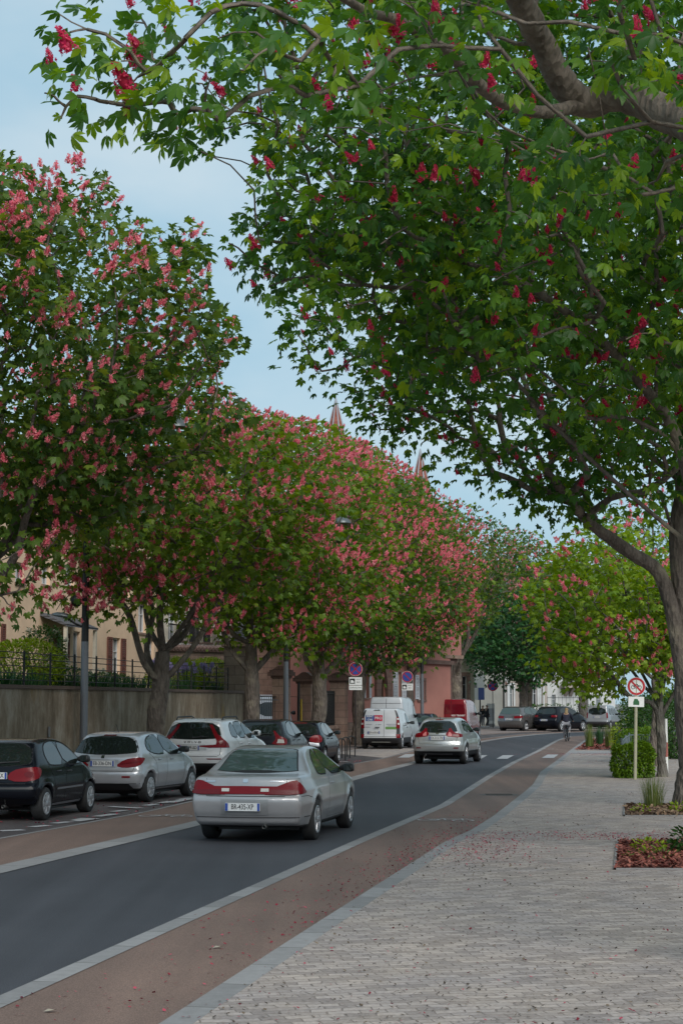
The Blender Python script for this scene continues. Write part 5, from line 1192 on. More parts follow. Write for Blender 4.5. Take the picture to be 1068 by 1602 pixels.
m_greyp = plaster('grey_plaster', (.34, .33, .295)); m_yell = plaster('straw_plaster', (.46, .43, .33)); m_whitep = plaster('white_plaster', (.60, .61, .61)); m_pale = plaster('pale_pink_stone', (.42, .36, .32))
m_shut = mat('red_brown_shutter', (.155, .050, .035), .6, var=.3); m_wshut = mat('pale_grey_shutter', (.48, .50, .54), .6); m_frame = mat('window_frame_white', (.55, .56, .57), .5)
m_pane = mat('window_pane', (.025, .03, .035), .06, 0, .8); m_pane_l = mat('window_pane_curtained', (.16, .18, .19), .15, 0, .6)
m_tile = roof_mat('red_roof_tiles', (.20, .085, .06), (.11, .055, .045)); m_slate = roof_mat('grey_slate', (.10, .10, .11), (.06, .06, .07))
m_iron = mat('black_iron', (.012, .013, .014), .5); m_wood = mat('brown_door_wood', (.07, .045, .03), .6, var=.3)
class Facade:
    """building front: real openings with reveals, recessed panes, frames, sills and shutters"""
    def __init__(s, name, label, cat, p0, p1, z1, mw, group=None, depth=9.0, z0=-.05, parent=None):
        a = Vector((p0[0], p0[1], 0)); b = Vector((p1[0], p1[1], 0)); s.L = (b - a).length; s.z0, s.z1 = z0, z1
        s.rz = math.atan2(b.y - a.y, b.x - a.x); s.root = thing(name, label, cat, tuple(a), s.rz, group); s.depth = depth; s.mw = mw; s.op = []; s.a = a
        s.d = (b - a).normalized(); s.hook = []
    # local frame: x along the front, -y outward (towards the street), y inward
    def s_of(s, px):
        """distance along the front where the picture column px meets it"""
        d = ray(px, 1098); k = d.x / d.y
        return (k * s.a.y - s.a.x) / (s.d.x - k * s.d.y)
    def z_of(s, px, py):
        q = s.s_of(px); w_ = s.a + s.d * q; d = ray(px, py); return CAMH + d.z * w_.y / d.y
    def opening(s, x0, x1, z0, z1, **k): s.op.append((x0, x1, z0, z1, k)); return s
    def opening_px(s, px0, px1, py0, py1, **k):
        x0, x1 = s.s_of(px0), s.s_of(px1); pm = (px0 + px1) / 2
        return s.opening(x0, x1, s.z_of(pm, py1), s.z_of(pm, py0), **k)
    def build(s, rev=.22):
        xs = sorted({0.0, s.L} | {v for o in s.op for v in o[:2] if 0 < v < s.L}); zs = sorted({s.z0, s.z1} | {v for o in s.op for v in o[2:4] if s.z0 < v < s.z1})
        mb = MB()
        for i in range(len(xs) - 1):
            for j in range(len(zs) - 1):
                cx, cz = (xs[i] + xs[i + 1]) / 2, (zs[j] + zs[j + 1]) / 2
                if any(o[0] < cx < o[1] and o[2] < cz < o[3] for o in s.op): continue
                mb.add([(xs[i], 0, zs[j]), (xs[i + 1], 0, zs[j]), (xs[i + 1], 0, zs[j + 1]), (xs[i], 0, zs[j + 1])], [(0, 1, 2, 3)])
        for x0, x1, z0, z1, k in s.op:
            for q in ([(x0, 0, z0), (x0, 0, z1), (x0, rev, z1), (x0, rev, z0)], [(x1, 0, z1), (x1, 0, z0), (x1, rev, z0), (x1, rev, z1)], [(x0, 0, z1), (x1, 0, z1), (x1, rev, z1), (x0, rev, z1)], [(x1, 0, z0), (x0, 0, z0), (x0, rev, z0), (x1, rev, z0)]): mb.add(q, [(0, 1, 2, 3)])
        D = s.depth
        for q in ([(0, 0, s.z0), (0, 0, s.z1), (0, D, s.z1), (0, D, s.z0)], [(s.L, 0, s.z1), (s.L, 0, s.z0), (s.L, D, s.z0), (s.L, D, s.z1)], [(0, D, s.z0), (0, D, s.z1), (s.L, D, s.z1), (s.L, D, s.z0)], [(0, 0, s.z1), (s.L, 0, s.z1), (s.L, D, s.z1), (0, D, s.z1)]): mb.add(q, [(0, 1, 2, 3)])
        mb.build('wall', s.mw, s.root, fix=False)
        for x0, x1, z0, z1, k in s.op:
            kind = k.get('kind', 'window'); w_, h_ = x1 - x0, z1 - z0
            if kind == 'void': continue
            mb = MB(); mb.add([(x0, rev - .03, z0), (x1, rev - .03, z0), (x1, rev - .03, z1), (x0, rev - .03, z1)], [(0, 1, 2, 3)])
            wi = mb.build(kind, k.get('pane', m_pane), s.root, fix=False)
            fr = MB(); t = k.get('ft', .06); y0, y1 = rev - .09, rev - .035
            fr.box(x0, x0 + t, y0, y1, z0, z1); fr.box(x1 - t, x1, y0, y1, z0, z1); fr.box(x0 + t, x1 - t, y0, y1, z0, z0 + t); fr.box(x0 + t, x1 - t, y0, y1, z1 - t, z1)
            if kind == 'window' and w_ > .7: fr.box((x0 + x1) / 2 - t * .5, (x0 + x1) / 2 + t * .5, y0 - .01, y1, z0 + t, z1 - t)
            if k.get('bars', h_ > 1.2) and kind == 'window': fr.box(x0 + t, x1 - t, y0 + .003, y1, z0 + h_ * .62, z0 + h_ * .62 + t * .6)
            fr.build('frame', k.get('fm', m_frame), wi)
            if k.get('surround'):
                sm = MB(); e = k.get('sw', .14)
                sm.box(x0 - e, x0, -.04, .03, z0, z1 + e); sm.box(x1, x1 + e, -.04, .03, z0, z1 + e); sm.box(x0, x1, -.04, .03, z1, z1 + e); sm.box(x0 - e, x1 + e, -.07, .03, z0 - e * .8, z0)
                sm.build('surround', k['surround'], wi)
            elif kind == 'window':
                MB().box(x0 - .06, x1 + .06, -.07, .02, z0 - .09, z0 - .002).build('sill', k.get('sillm', m_sand), wi)
            if k.get('shutter'):
                sw = k.get('shw', w_ * .5)
                for xa in (x0 - sw - .03, x1 + .03):
                    sh = MB(); sh.box(xa, xa + .06, -.07, -.025, z0, z1); sh.box(xa + sw - .06, xa + sw, -.07, -.025, z0, z1); sh.box(xa + .06, xa + sw - .06, -.07, -.025, z0, z0 + .09); sh.box(xa + .06, xa + sw - .06, -.07, -.025, z1 - .09, z1); sh.box(xa + .06, xa + sw - .06, -.07, -.025, z0 + h_ * .5 - .04, z0 + h_ * .5 + .04)
                    nn = max(6, int(h_ / .085))
                    for q in range(nn):
                        zz = z0 + .1 + (h_ - .2) * q / nn
                        sh.add([(xa + .06, -.03, zz + .06), (xa + sw - .06, -.03, zz + .06), (xa + sw - .06, -.062, zz), (xa + .06, -.062, zz)], [(0, 1, 2, 3)])
                    sh.build('shutter', k['shutter'], wi)
        return s
    def part(s, name, mb, m): return mb.build(name, m, s.root)
    def roof(s, h, m, over=.45):
        mb = MB(); L, D, z = s.L, s.depth, s.z1
        mb.prism([(-over, z + .02), (D + over, z + .02), (D + over, z + .16), (D / 2, z + h), (-over, z + .16)], -over, L + over, plane='yz'); return s.part('roof', mb, m)
    def cornice(s, z, h=.25, d=.18, m=None, x0=0, x1=None): return s.part('cornice', MB().box(x0 - d * .3, (s.L if x1 is None else x1) + d * .3, -d, -.002, z, z + h), m or m_sand)
def WL(Z, off=0.0): return (Xwall(Z) - off, Z)
# --- retaining wall: stained concrete following the row
m_wall = mat('stained_concrete', (.235, .205, .165), .9, 0, .2)
def _wall_mat(m):
    t = m.node_tree; n = t.nodes; l = t.links; b = n['Principled BSDF']; co = node(m, 'ShaderNodeTexCoord')
    mp_ = node(m, 'ShaderNodeMapping'); mp_.inputs['Scale'].default_value = (.9, .9, .42); l.new(co.outputs['Object'], mp_.inputs['Vector'])
    a = node(m, 'ShaderNodeTexNoise', Scale=1.5, Detail=9.0, Roughness=.74); l.new(mp_.outputs['Vector'], a.inputs['Vector'])
    r = node(m, 'ShaderNodeValToRGB'); e = r.color_ramp.elements; e[0].position = .30; e[1].position = .70; e[0].color = (.115, .082, .055, 1); e[1].color = (.46, .40, .33, 1); k = e.new(.5); k.color = (.27, .21, .15, 1); l.new(a.outputs['Fac'], r.inputs['Fac'])
    q = node(m, 'ShaderNodeTexNoise', Scale=.33, Detail=5.0, Roughness=.7); l.new(mp_.outputs['Vector'], q.inputs['Vector'])
    rq = node(m, 'ShaderNodeValToRGB'); rq.color_ramp.elements[0].position = .56; rq.color_ramp.elements[1].position = .64; l.new(q.outputs['Fac'], rq.inputs['Fac'])
    mxx = node(m, 'ShaderNodeMix', data_type='RGBA', blend_type='MULTIPLY'); l.new(rq.outputs['Color'], mxx.inputs['Factor']); l.new(r.outputs['Color'], mxx.inputs['A']); mxx.inputs['B'].default_value = (1.12, .92, .48, 1)
    g = node(m, 'ShaderNodeTexNoise', Scale=14.0, Detail=6.0); l.new(co.outputs['Object'], g.inputs['Vector'])
    l.new(mxx.outputs['Result'], b.inputs['Base Color']); bp = node(m, 'ShaderNodeBump', Strength=.4, Distance=.02); l.new(g.outputs['Fac'], bp.inputs['Height']); l.new(bp.outputs['Normal'], b.inputs['Normal'])
_wall_mat(m_wall)
def ribbon(mb, f0, f1, z0, z1, Za, Zb, n=30, mi=0):
    zs = np.linspace(Za, Zb, n); V = []; F = []
    for Z in zs: V += [(f0(Z), Z, z0), (f1(Z), Z, z0), (f1(Z), Z, z1), (f0(Z), Z, z1)]
    for i in range(n - 1):
        for j in range(4): F.append((4 * i + j, 4 * i + (j + 1) % 4, 4 * i + 4 + (j + 1) % 4, 4 * i + 4 + j))
    F.append((3, 2, 1, 0)); F.append(tuple(4 * (n - 1) + j for j in range(4))); mb.add(V, F, mi)
WZ0, WZ1, WH = 30.0, 65.2, 2.40
rw = thing('retaining_wall', 'stained grey concrete retaining wall behind the parked cars', 'wall', (Xwall(46), 46, 0))
def rel(o): # keep world-built parts under a root
    o.location = -o.parent.location; return o
mb = MB(); ribbon(mb, lambda Z: Xwall(Z) - .4, Xwall, 0, WH, WZ0, WZ1); rel(mb.build('wall_face', m_wall, rw))
mb = MB(); ribbon(mb, lambda Z: Xwall(Z) - .45, lambda Z: Xwall(Z) + .05, WH + .003, WH + .09, WZ0, WZ1); rel(mb.build('coping', mat('brown_coping', (.15, .105, .085), .9, var=.3, vscale=3, bump=.3), rw))
MB().box(0, .02, -.12, .12, 1.25, 1.5).build('wall_plaque', m_kerb, rw).location = (Xwall(43.6) - rw.location.x, -2.4, 0)
# raised garden behind the wall
o = strip('garden_soil', lambda Z: Xwall(Z) - 9, lambda Z: Xwall(Z) - .35, WH - .08, 28, 84, mat('garden_soil', (.07, .085, .035), .95, var=.4, vscale=2))
# iron fence on the wall
fe = thing('iron_fence', 'thin black iron fence with horizontal rails on top of the retaining wall', 'fence', (Xwall(46), 46, WH + .09))
mb = MB(); zf = WH + .085
fx = lambda Z: Xwall(Z) - .18
for z in (.12, .28, .45, .62, .76):
    mb.tube([(fx(Z), Z, zf + z) for Z in np.linspace(WZ0, 63.6, 24)], .012, 5)
rel(mb.build('rail', m_iron, fe))
mp0 = None
for i, Z in enumerate(np.linspace(WZ0, 63.6, 20)):
    if mp0 is None: mp0 = MB().box(-.022, .022, -.022, .022, 0, .82).build('post', m_iron, fe); o = mp0
    else: o = mp0.copy(); COL.objects.link(o); o.parent = fe
    o.location = Vector((fx(Z), Z, zf)) - fe.location
mb = MB()
for q in range(16): mb.box(-.4 + .05 * q - .008, -.4 + .05 * q + .008, -.01, .01, .05, .95)
for z in (.05, .5, .95): mb.box(-.42, .42, -.014, .014, z, z + .03)
gp = mb.build('side_panel', m_iron, fe); gp.location = Vector((fx(63.9) - .6, 63.9, zf)) - fe.location
# pier closing the wall
pr = thing('stone_pier', 'weathered grey stone pier ending the retaining wall', 'pier', (Xwall(65.5), 65.6, 0))
MB().box(-.75, .06, -.35, .55, 0, 4.1).build('shaft', stone_blocks('grey_sandstone', (.25, .205, .165), (.20, .16, .13), (.13, .10, .09)), pr); MB().box(-.85, .16, -.45, .65, 4.1, 4.3).build('cap', m_sand, pr)
MB().tube([(.12, -.28, 0), (.12, -.28, 4.0)], .05, 8).build('drain_pipe', m_iron, pr)
# --- beige house behind the garden
H1 = Facade('beige_house', 'beige plastered house with red-brown louvred shutters above the garden', 'house', WL(46, 7.0), WL(80.5, 7.0), 9.6, m_beige, depth=10)
sh = dict(shutter=m_shut, pane=m_pane_l)
H1.opening_px(173, 187, 998, 1056, **sh); H1.opening_px(-14, -2, 975, 1030, shutter=m_shut, pane=m_pane_l)
H1.opening_px(62, 75, 884, 915, pane=m_pane_l); H1.opening_px(100, 113, 885, 920, pane=m_pane_l); H1.opening_px(150, 162, 885, 930, pane=m_pane_l); H1.opening_px(190, 202, 890, 935, pane=m_pane_l); H1.opening_px(215, 227, 945, 990, pane=m_pane)
H1.opening_px(20, 34, 880, 912, pane=m_pane_l); H1.opening_px(-40, -24, 878, 910, pane=m_pane_l)
H1.opening_px(88, 99, 990, 1040, pane=m_pane_l, shutter=m_shut, shw=.45); H1.opening_px(113, 124, 988, 1052, kind='door', pane=m_pane_l)
for px, p1 in ((232, 240),): H1.opening_px(px, p1, 1000, 1050, pane=m_pane)
H1.build(); H1.roof(3.2, m_tile); H1.cornice(9.3, .3, .25, m_cream)
x0, x1 = H1.s_of(60), H1.s_of(112); zc = H1.z_of(110, 978)
mb = MB(); mb.add([(x0, -1.0, zc - .12), (x1, -1.0, zc - .12), (x1, -.01, zc + .3), (x0, -.01, zc + .3), (x0, -1.0, zc - .2), (x1, -1.0, zc - .2), (x1, -.01, zc + .18), (x0, -.01, zc + .18)], [(0, 1, 2, 3), (7, 6, 5, 4), (0, 4, 5, 1), (0, 3, 7, 4), (1, 5, 6, 2)])
H1.part('porch_roof', mb, m_slate)
for xx in (x0 + .15, x1 - .15): H1.part('porch_post', MB().box(xx - .07, xx + .07, -.98, -.86, WH - .1, zc - .2), m_cream)
# --- cream villa with dark bay openings beyond, and its tile-capped wall
A_ = P(252, 1098, 92); B_ = P(362, 1098, 100)
H2 = Facade('cream_house', 'cream house with tall dark windows between pale pilasters', 'house', (A_.x, 92), (B_.x, 100), 10.5, m_cream, depth=8)
for a, b in ((262, 274), (278, 291)): H2.opening_px(a, b, 958, 1002, pane=m_pane_l)
for a, b in ((295, 314), (317, 331)): H2.opening_px(a, b, 940, 1005, pane=m_pane, fm=m_iron)
H2.opening_px(338, 348, 975, 1003, pane=m_pane_l); H2.opening_px(300, 312, 880, 925, pane=m_pane); H2.opening_px(268, 282, 880, 925, pane=m_pane)
H2.build(); H2.roof(2.6, m_slate); zb = H2.z_of(300, 1004); H2.cornice(zb - .35, .2, .25, m_whitep); H2.cornice(H2.z_of(300, 936), .25, .2, m_whitep)
mb = MB()
for q in range(int(H2.L / .14)): mb.box(q * .14, q * .14 + .03, -.42, -.40, zb - .14, zb + .75)
mb.box(0, H2.L, -.44, -.38, zb + .75, zb + .82); mb.box(0, H2.L, -.5, -.01, zb - .6, zb - .36); H2.part('balcony_railing', mb, m_iron)
A_ = P(250, 1098, 80); B_ = P(360, 1098, 83)
TW = Facade('tile_capped_wall', 'stone garden wall capped with curved roof tiles', 'wall', (A_.x, 80), (B_.x, 83), 2.1 + 78 / 2800 * 81, stone_blocks('brown_rubble', (.24, .17, .13), (.18, .125, .10), (.12, .09, .08), .4, .2), depth=.45); TW.build()
mb = MB(); zt = TW.z1; n_ = int(TW.L / .22)
mb.box(0, TW.L, -.12, .57, zt + .003, zt + .09)
for q in range(n_):
    xc = (q + .5) * TW.L / n_; mb.tube([(xc, -.18, zt + .12), (xc, .22, zt + .24), (xc, .6, zt + .12)], .10, 6)
TW.part('tile_cap', mb, m_sandd)
# --- sandstone gate pillars, low wall and railings
def pillar(px, Z, wdt, h, label):
    c_ = P(px, 1098, Z); t = thing('gate_pillar', label, 'pillar', (c_.x, Z, 0), R(-12), 'sandstone gate pillars'); a = wdt / 2
    MB().box(-a, a, -a, a, 0, h).build('shaft', m_sand, t)
    for k in range(1, int(h / .42)):
        pass
    mb = MB(); mb.box(-a - .05, a + .05, -a - .05, a + .05, h + .002, h + .10); mb.box(-a - .16, a + .16, -a - .16, a + .16, h + .102, h + .26); mb.box(-a - .10, a + .10, -a - .10, a + .10, h + .262, h + .34); mb.prism([(-a - .02, h + .342), (a + .02, h + .342), (.08, h + .5), (-.08, h + .5)], -a, a); mb.build('capital', m_sandd, t)
    MB().box(-a - .06, a + .06, -a - .06, a + .06, -.05, .45).build('plinth', m_sand, t)
    return t
pillar(440, 73.5, .62, 3.05, 'sandstone gate pillar partly behind the lamp post'); pillar(478, 76.5, .60, 2.85, 'sandstone gate pillar with broad cap between lamp post and tree'); pillar(530, 86.0, .72, 3.0, 'sandstone gate pillar behind the low wall and window grille')
def fence_run(name, label, pxa, Za, pxb, Zb, z0, z1, mbase=None, bars=.13):
    a = P(pxa, 1098, Za); b = P(pxb, 1098, Zb); L = math.hypot(b.x - a.x, Zb - Za); t = thing(name, label, 'fence', (a.x, Za, 0), math.atan2(Zb - Za, b.x - a.x))
    if mbase: MB().box(0, L, -.22, .22, -.05, z0).build('low_wall', mbase, t); MB().box(0, L, -.28, .28, z0 + .002, z0 + .14).build('coping', m_sand, t)
    mb = MB(); zz = z0 + (.14 if mbase else 0)
    for q in range(int(L / bars)): mb.box(q * bars - .01, q * bars + .01, -.01, .01, zz, z1)
    mb.box(0, L, -.02, .02, zz + .12, zz + .16); mb.box(0, L, -.02, .02, z1 - .15, z1 - .11); mb.build('bars', m_iron, t)
    return t
fence_run('iron_fence', 'black iron railing on a low sandstone wall beside the bicycle hoops', 487, 78.2, 524, 85.2, .85, 2.6, m_sand)
fence_run('iron_gate', 'open black iron driveway gate before the tall white van', 392, 67.2, 434, 72.3, .1, 2.3, bars=.42)
yp = thing('gate_post', 'yellow and black striped steel post by the gate pillar', 'post', (P(467, 1098, 75.5).x, 75.5, 0)); MB().tube([(0, 0, 0), (0, 0, 2.9)], .05, 8).build('shaft', m_iron, yp); MB().tube([(.11, 0, .0), (.11, 0, 2.2)], .045, 8).build('yellow_tube', mat('yellow_paint', (.42, .28, .02), .5), yp)
# annexe with carved gable behind the gate
A_ = P(398, 1098, 104); B_ = P(452, 1098, 106)
AX = Facade('sandstone_annexe', 'pale sandstone annexe with a pointed niche behind the white van', 'building', (A_.x, 104), (B_.x, 106), 5.6, m_sand, depth=6); AX.build(); AX.roof(2.0, m_slate)
# --- pink house with sandstone trim
A_ = (-.55, 90.6); B_ = (6.2, 102.4)
H3 = Facade('pink_house', 'salmon pink house with arched sandstone doorway and pale shutters', 'house', A_, B_, 11.5, m_pink, depth=1.8)
for a, b in ((579, 586),): pass
H3.opening_px(621, 627, 1052, 1093, pane=m_pane, shutter=m_wshut, surround=m_sand, sw=.1, shw=.5); H3.opening_px(654, 664, 1065, 1095, pane=m_pane_l, surround=m_sandd, shutter=None)
H3.opening_px(570, 576, 1055, 1092, pane=m_pane, shutter=m_wshut, surround=m_sand, sw=.1); H3.opening_px(645, 648, 1056, 1094, pane=m_pane, shutter=m_wshut, shw=.45)
H3.opening_px(592, 603, 1060, 1104, kind='door', pane=m_wood, fm=m_wood); H3.opening_px(616, 626, 985, 1017, pane=m_pane_l, surround=m_whitep); H3.opening_px(570, 578, 985, 1017, pane=m_pane_l, surround=m_whitep); H3.opening_px(650, 660, 985, 1017, pane=m_pane_l, surround=m_whitep)
H3.build(); H3.roof(2.2, m_tile); H3.part('rear_wing', MB().box(9.2, H3.L - .01, 1.81, 8, -.05, 11.3), m_pink); z_ = H3.z_of(597, 1036); H3.cornice(z_, .22, .2, m_sandd); H3.cornice(11.2, .35, .35, m_sand)
MB().box(0, H3.L, -.06, -.002, -.05, 1.05).build('plinth', m_sand, H3.root)
# pointed arch surround
x0, x1 = H3.s_of(589), H3.s_of(606); xm = (x0 + x1) / 2; zt = H3.z_of(597, 1058); mb = MB(); hw_ = (x1 - x0) / 2
arch = [(xm + math.cos(math.pi * k / 14) * hw_ * .62 * (1 - .12 * math.sin(math.pi * k / 14)), zt - .95 + math.sin(math.pi * k / 14) * 1.05 + .35 * (1 - abs(k - 7) / 7)) for k in range(15)]
outer = [(x1 + .25, arch[0][1]), (x1 + .25, zt + 1.0), (x0 - .25, zt + 1.0), (x0 - .25, arch[-1][1])]
mb.prism(arch + [(x0 - .25, arch[-1][1]), (x0 - .25, zt + .95), (x1 + .25, zt + .95), (x1 + .25, arch[0][1])], -.16, -.003)
mb.box(x0 - .25, xm - hw_ * .62, -.16, -.003, 0, arch[0][1]); mb.box(xm + hw_ * .62, x1 + .25, -.16, -.003, 0, arch[0][1]); mb.box(x0 - .35, x1 + .35, -.26, -.003, zt + .953, zt + 1.15); H3.part('door_surround', mb, m_sandd)
# sandstone bay with pink oriel
A_ = P(668, 1098, 101.2); B_ = P(707, 1098, 103.5)
H4 = Facade('sandstone_bay', 'dark sandstone corner bay carrying a pink plastered oriel', 'building', (A_.x, 101.2), (B_.x, 103.5), 4.55, m_sandd, depth=5)
H4.opening_px(693, 699, 1066, 1096, pane=m_pane, surround=m_sand, sw=.1); H4.build(); H4.cornice(4.3, .25, .3, m_sandd)
MB().box(-.35, H4.L + .3, -.45, 4.8, 4.56, 11.2).build('oriel', m_pink, H4.root); MB().box(-.45, H4.L + .4, -.55, -.45, 4.56, 4.75).build('oriel_base', m_sand, H4.root); MB().box(.5, 1.3, -.47, -.452, 5.6, 7.6).build('oriel_window', m_pane, H4.root)
# rear wing of the pink house, seen over the gate
A_ = P(446, 1098, 107); B_ = P(520, 1098, 110)
H5 = Facade('pink_annexe', 'salmon pink rear wing above the sandstone gate pillars', 'building', (A_.x, 107), (B_.x, 110), 9.0, m_pink, depth=6); H5.build(); H5.cornice(H5.z_of(490, 1030), .3, .2, m_sandd); H5.roof(2.5, m_tile)
# buildings at the bend
A_ = P(700, 1098, 141); B_ = P(742, 1098, 143)
H6 = Facade('straw_house', 'straw yellow corner house with a dark stone-framed window above the red van', 'house', (A_.x, 141), (B_.x, 143), 9.4, m_yell, depth=8)
H6.opening_px(723, 731, 1058, 1094, pane=m_pane, surround=m_sand, sw=.3); H6.opening_px(705, 712, 1058, 1094, pane=m_pane, surround=m_sand, sw=.25); H6.build(); H6.cornice(9.0, .4, .35, m_sand); H6.part('gable', MB().prism([(0.1, 9.42), (H6.L - .1, 9.42), (H6.L / 2, 11.3)], -.1, 6), m_sand)
A_ = P(741, 1098, 160); B_ = P(790, 1098, 164)
H7 = Facade('grey_house', 'plain grey plastered house behind the two standing people', 'house', (A_.x, 160), (B_.x, 164), 11.0, m_greyp, depth=8); H7.build(); H7.roof(3, m_slate); H7.part('drain_pipe', MB().tube([(H7.L * .93, -.08, 0), (H7.L * .93, -.08, 11)], .07, 6), m_iron)
A_ = P(781, 1098, 164); B_ = P(856, 1098, 168)
H8 = Facade('arched_stone_building', 'pale pink stone building with tall arched windows behind the dark green tree', 'building', (A_.x, 164), (B_.x, 168), 10.5, m_pale, depth=9)
for a, b in ((786, 793), (797, 803), (823, 829), (830, 840), (845, 849)): H8.opening_px(a, b, 1072, 1108, pane=m_pane_l if a != 830 else m_pane, surround=m_whitep, sw=.18)
H8.build(); H8.roof(4, m_slate)
for a, b in ((786, 793), (830, 840)):
    x0, x1 = H8.s_of(a), H8.s_of(b); z_ = H8.z_of((a + b) / 2, 1072); H8.part('arch', MB().prism([(x0 - .3, z_)] + [((x0 + x1) / 2 - math.cos(math.pi * k / 10) * ((x1 - x0) / 2 + .3), z_ + math.sin(math.pi * k / 10) * ((x1 - x0) / 2 + .6)) for k in range(1, 10)] + [(x1 + .3, z_)], -.12, -.003), m_whitep)
    H8.part('arch_window', MB().prism([(x0, z_ + .02)] + [((x0 + x1) / 2 - math.cos(math.pi * k / 10) * ((x1 - x0) / 2), z_ + .02 + math.sin(math.pi * k / 10) * ((x1 - x0) / 2)) for k in range(1, 10)] + [(x1, z_ + .02)], -.14, -.122), m_sandd)
A_ = P(854, 1098, 176); B_ = P(962, 1098, 178)
H9 = Facade('white_house', 'white house with stone balcony and iron railing beyond the cyclist', 'house', (A_.x, 176), (B_.x, 178), 12, m_whitep, depth=9)
for a, b in ((863, 869), (880, 893), (912, 920), (932, 940)): H9.opening_px(a, b, 1038, 1066, pane=m_pane, fm=m_frame, shutter=None)
for a, b in ((863, 869), (912, 920), (932, 940)): H9.opening_px(a, b, 1087, 1107, pane=m_pane_l)
H9.build(); H9.roof(4, m_slate)
x0, x1 = H9.s_of(876), H9.s_of(900); z_ = H9.z_of(888, 1074)
mb = MB(); mb.box(x0, x1, -1.3, -.003, z_ - .15, z_ + .1); mb.prism([(-1.0, z_ - .152), (-.003, z_ - .152), (-.003, z_ - 1.0)], x0 + .4, x0 + .7, plane='yz'); mb.prism([(-1.0, z_ - .152), (-.003, z_ - .152), (-.003, z_ - 1.0)], x1 - .7, x1 - .4, plane='yz'); H9.part('balcony', mb, m_pale)
mb = MB()
for q in range(18): xx = x0 + (x1 - x0) * q / 17; mb.box(xx - .02, xx + .02, -1.25, -1.21, z_ + .1, z_ + 1.1)
mb.box(x0, x1, -1.27, -1.19, z_ + 1.1, z_ + 1.16); H9.part('balcony_railing', mb, m_iron)
t = fence_run('iron_fence', 'pale iron railing on a low wall before the white house', 856, 166, 910, 167.5, 1.0, 2.6, m_pale, .4)
# church with two red-tiled spires rising over the trees
ch = thing('church', 'church with two pointed red-tiled spires showing over the blossoming trees', 'church', (P(590, 1098, 232).x, 232, 0))
MB().box(-9, 9, 0, 30, 0, 20).build('nave', m_sand, ch); MB().prism([(-9.5, 20), (9.5, 20), (0, 28)], 3, 30).build('nave_roof', m_slate, ch)
for px, ax in ((525, 622), (659, 702)):
    xx = P(px, 1098, 229).x - ch.location.x; za = P(px, ax, 229).z; r0 = 3.0; zb = za - 11.5
    MB().box(xx - 2.6, xx + 2.6, -5.6, -.4, 0, zb).build('tower', m_sand, ch)
    vs = [(xx + r0 * math.cos(R(22.5 + 45 * k)), -3 + r0 * math.sin(R(22.5 + 45 * k)), zb + .02) for k in range(8)] + [(xx, -3, za)]
    sp_ = MB().add(vs, [(k, (k + 1) % 8, 8) for k in range(8)]).build('spire', stone_blocks('spire_brick_tile', (.34, .12, .085), (.26, .085, .06), (.17, .08, .07), .5, .3), ch)
    mb = MB()
    for k in range(8): mb.tube([Vector(vs[k]), Vector(vs[8])], [.16, .07], 5)
    mb.build('lead_ridge', mat('lead_grey', (.28, .30, .33), .5), sp_)
# ---------------------------------------------------------------- street furniture
def lamp_post(px, Z, hgt, label, armside=1, headpx=None):
    c_ = P(px, 1098, Z); t = thing('lamp_post', label, 'street lamp', (c_.x, Z, 0), 0, 'black street lamps')
    mb = MB(); mb.lathe([(.16, 0), (.16, .12), (.13, .2), (.10, 1.0), (.095, 3.6)], 16); mb.build('lower_pole', mat('post_grey', (.17, .18, .20), .4, .3), t)
    mb = MB(); mb.lathe([(.093, 3.6), (.085, 6), (.06, hgt), (.0, hgt + .05)], 14); mb.build('upper_pole', m_iron, t)
    ax = headpx - c_.x
    mb = MB(); mb.tube([(0, 0, hgt - .5), (ax * .35, 0, hgt + .05), (ax * .75, 0, hgt + .18), (ax, 0, hgt + .05)], .035, 8); mb.build('arm', m_iron, t)
    mb = MB(); mb.lathe([(.34, 0), (.33, .06), (.24, .17), (.10, .24), (.04, .32)], 20, M=Matrix.Translation((ax, 0, hgt - .17))); mb.lathe([(.001, 0), (.34, 0)], 20, M=Matrix.Translation((ax, 0, hgt - .17))); mb.build('lamp_head', mat('lamp_head_grey', (.10, .115, .12), .35, .3), t)
    # low side lantern and spotlight
    mb = MB(); mb.tube([(0, 0, 3.95), (-.25, -.05, 4.05), (-.45, -.08, 4.2)], .025, 6); mb.build('side_arm', m_iron, t)
    mb = MB(); prof = [(.001, .11), (.10, .10), (.19, .05), (.20, 0), (.001, -.02)]; mb.lathe(prof, 16, M=Matrix.Translation((-.58, -.1, 4.22)) @ Matrix.Rotation(R(8), 4, 'Y') @ Matrix.Diagonal((1.35, .8, 1, 1))); mb.build('side_lantern', mat('lantern_grey', (.16, .18, .19), .3, .3), t)
    mb = MB(); mb.lathe([(.001, .16), (.10, .16), (.12, .10), (.13, -.12), (.10, -.12), (.09, .02), (.001, .02)], 16, M=Matrix.Translation((-.23, -.08, 4.62)) @ Matrix.Rotation(R(75), 4, 'X')); mb.box(-.12, 0, -.03, .03, 4.6, 4.66); mb.build('spotlight', m_iron, t)
    return t
lamp_post(131.5, 45, 9.2, 'tall black lamp post with two-tone pole standing before the grey wall', headpx=P(275, 662, 45).x)
lamp_post(447, 67.5, 9.0, 'black lamp post with pale lower pole beside the sandstone gate', headpx=P(535, 815, 67.5).x)
t = lamp_post(523 + 137, 97, 9.0, 'black lamp post with grey lower pole before the pink house', headpx=P(640, 830, 97).x)
# promenade lamp post on the east side
c_ = G(1029, 1190); t = thing('lamp_post', 'slim pale grey post between the two young chestnut trunks', 'post', (c_.x + .6, c_.y + 4, 0)); mb = MB(); mb.lathe([(.11, 0), (.09, .3), (.075, 4.2), (.06, 7)], 12); mb.build('pole', mat('pale_galvanised', (.36, .39, .42), .4, .4), t)
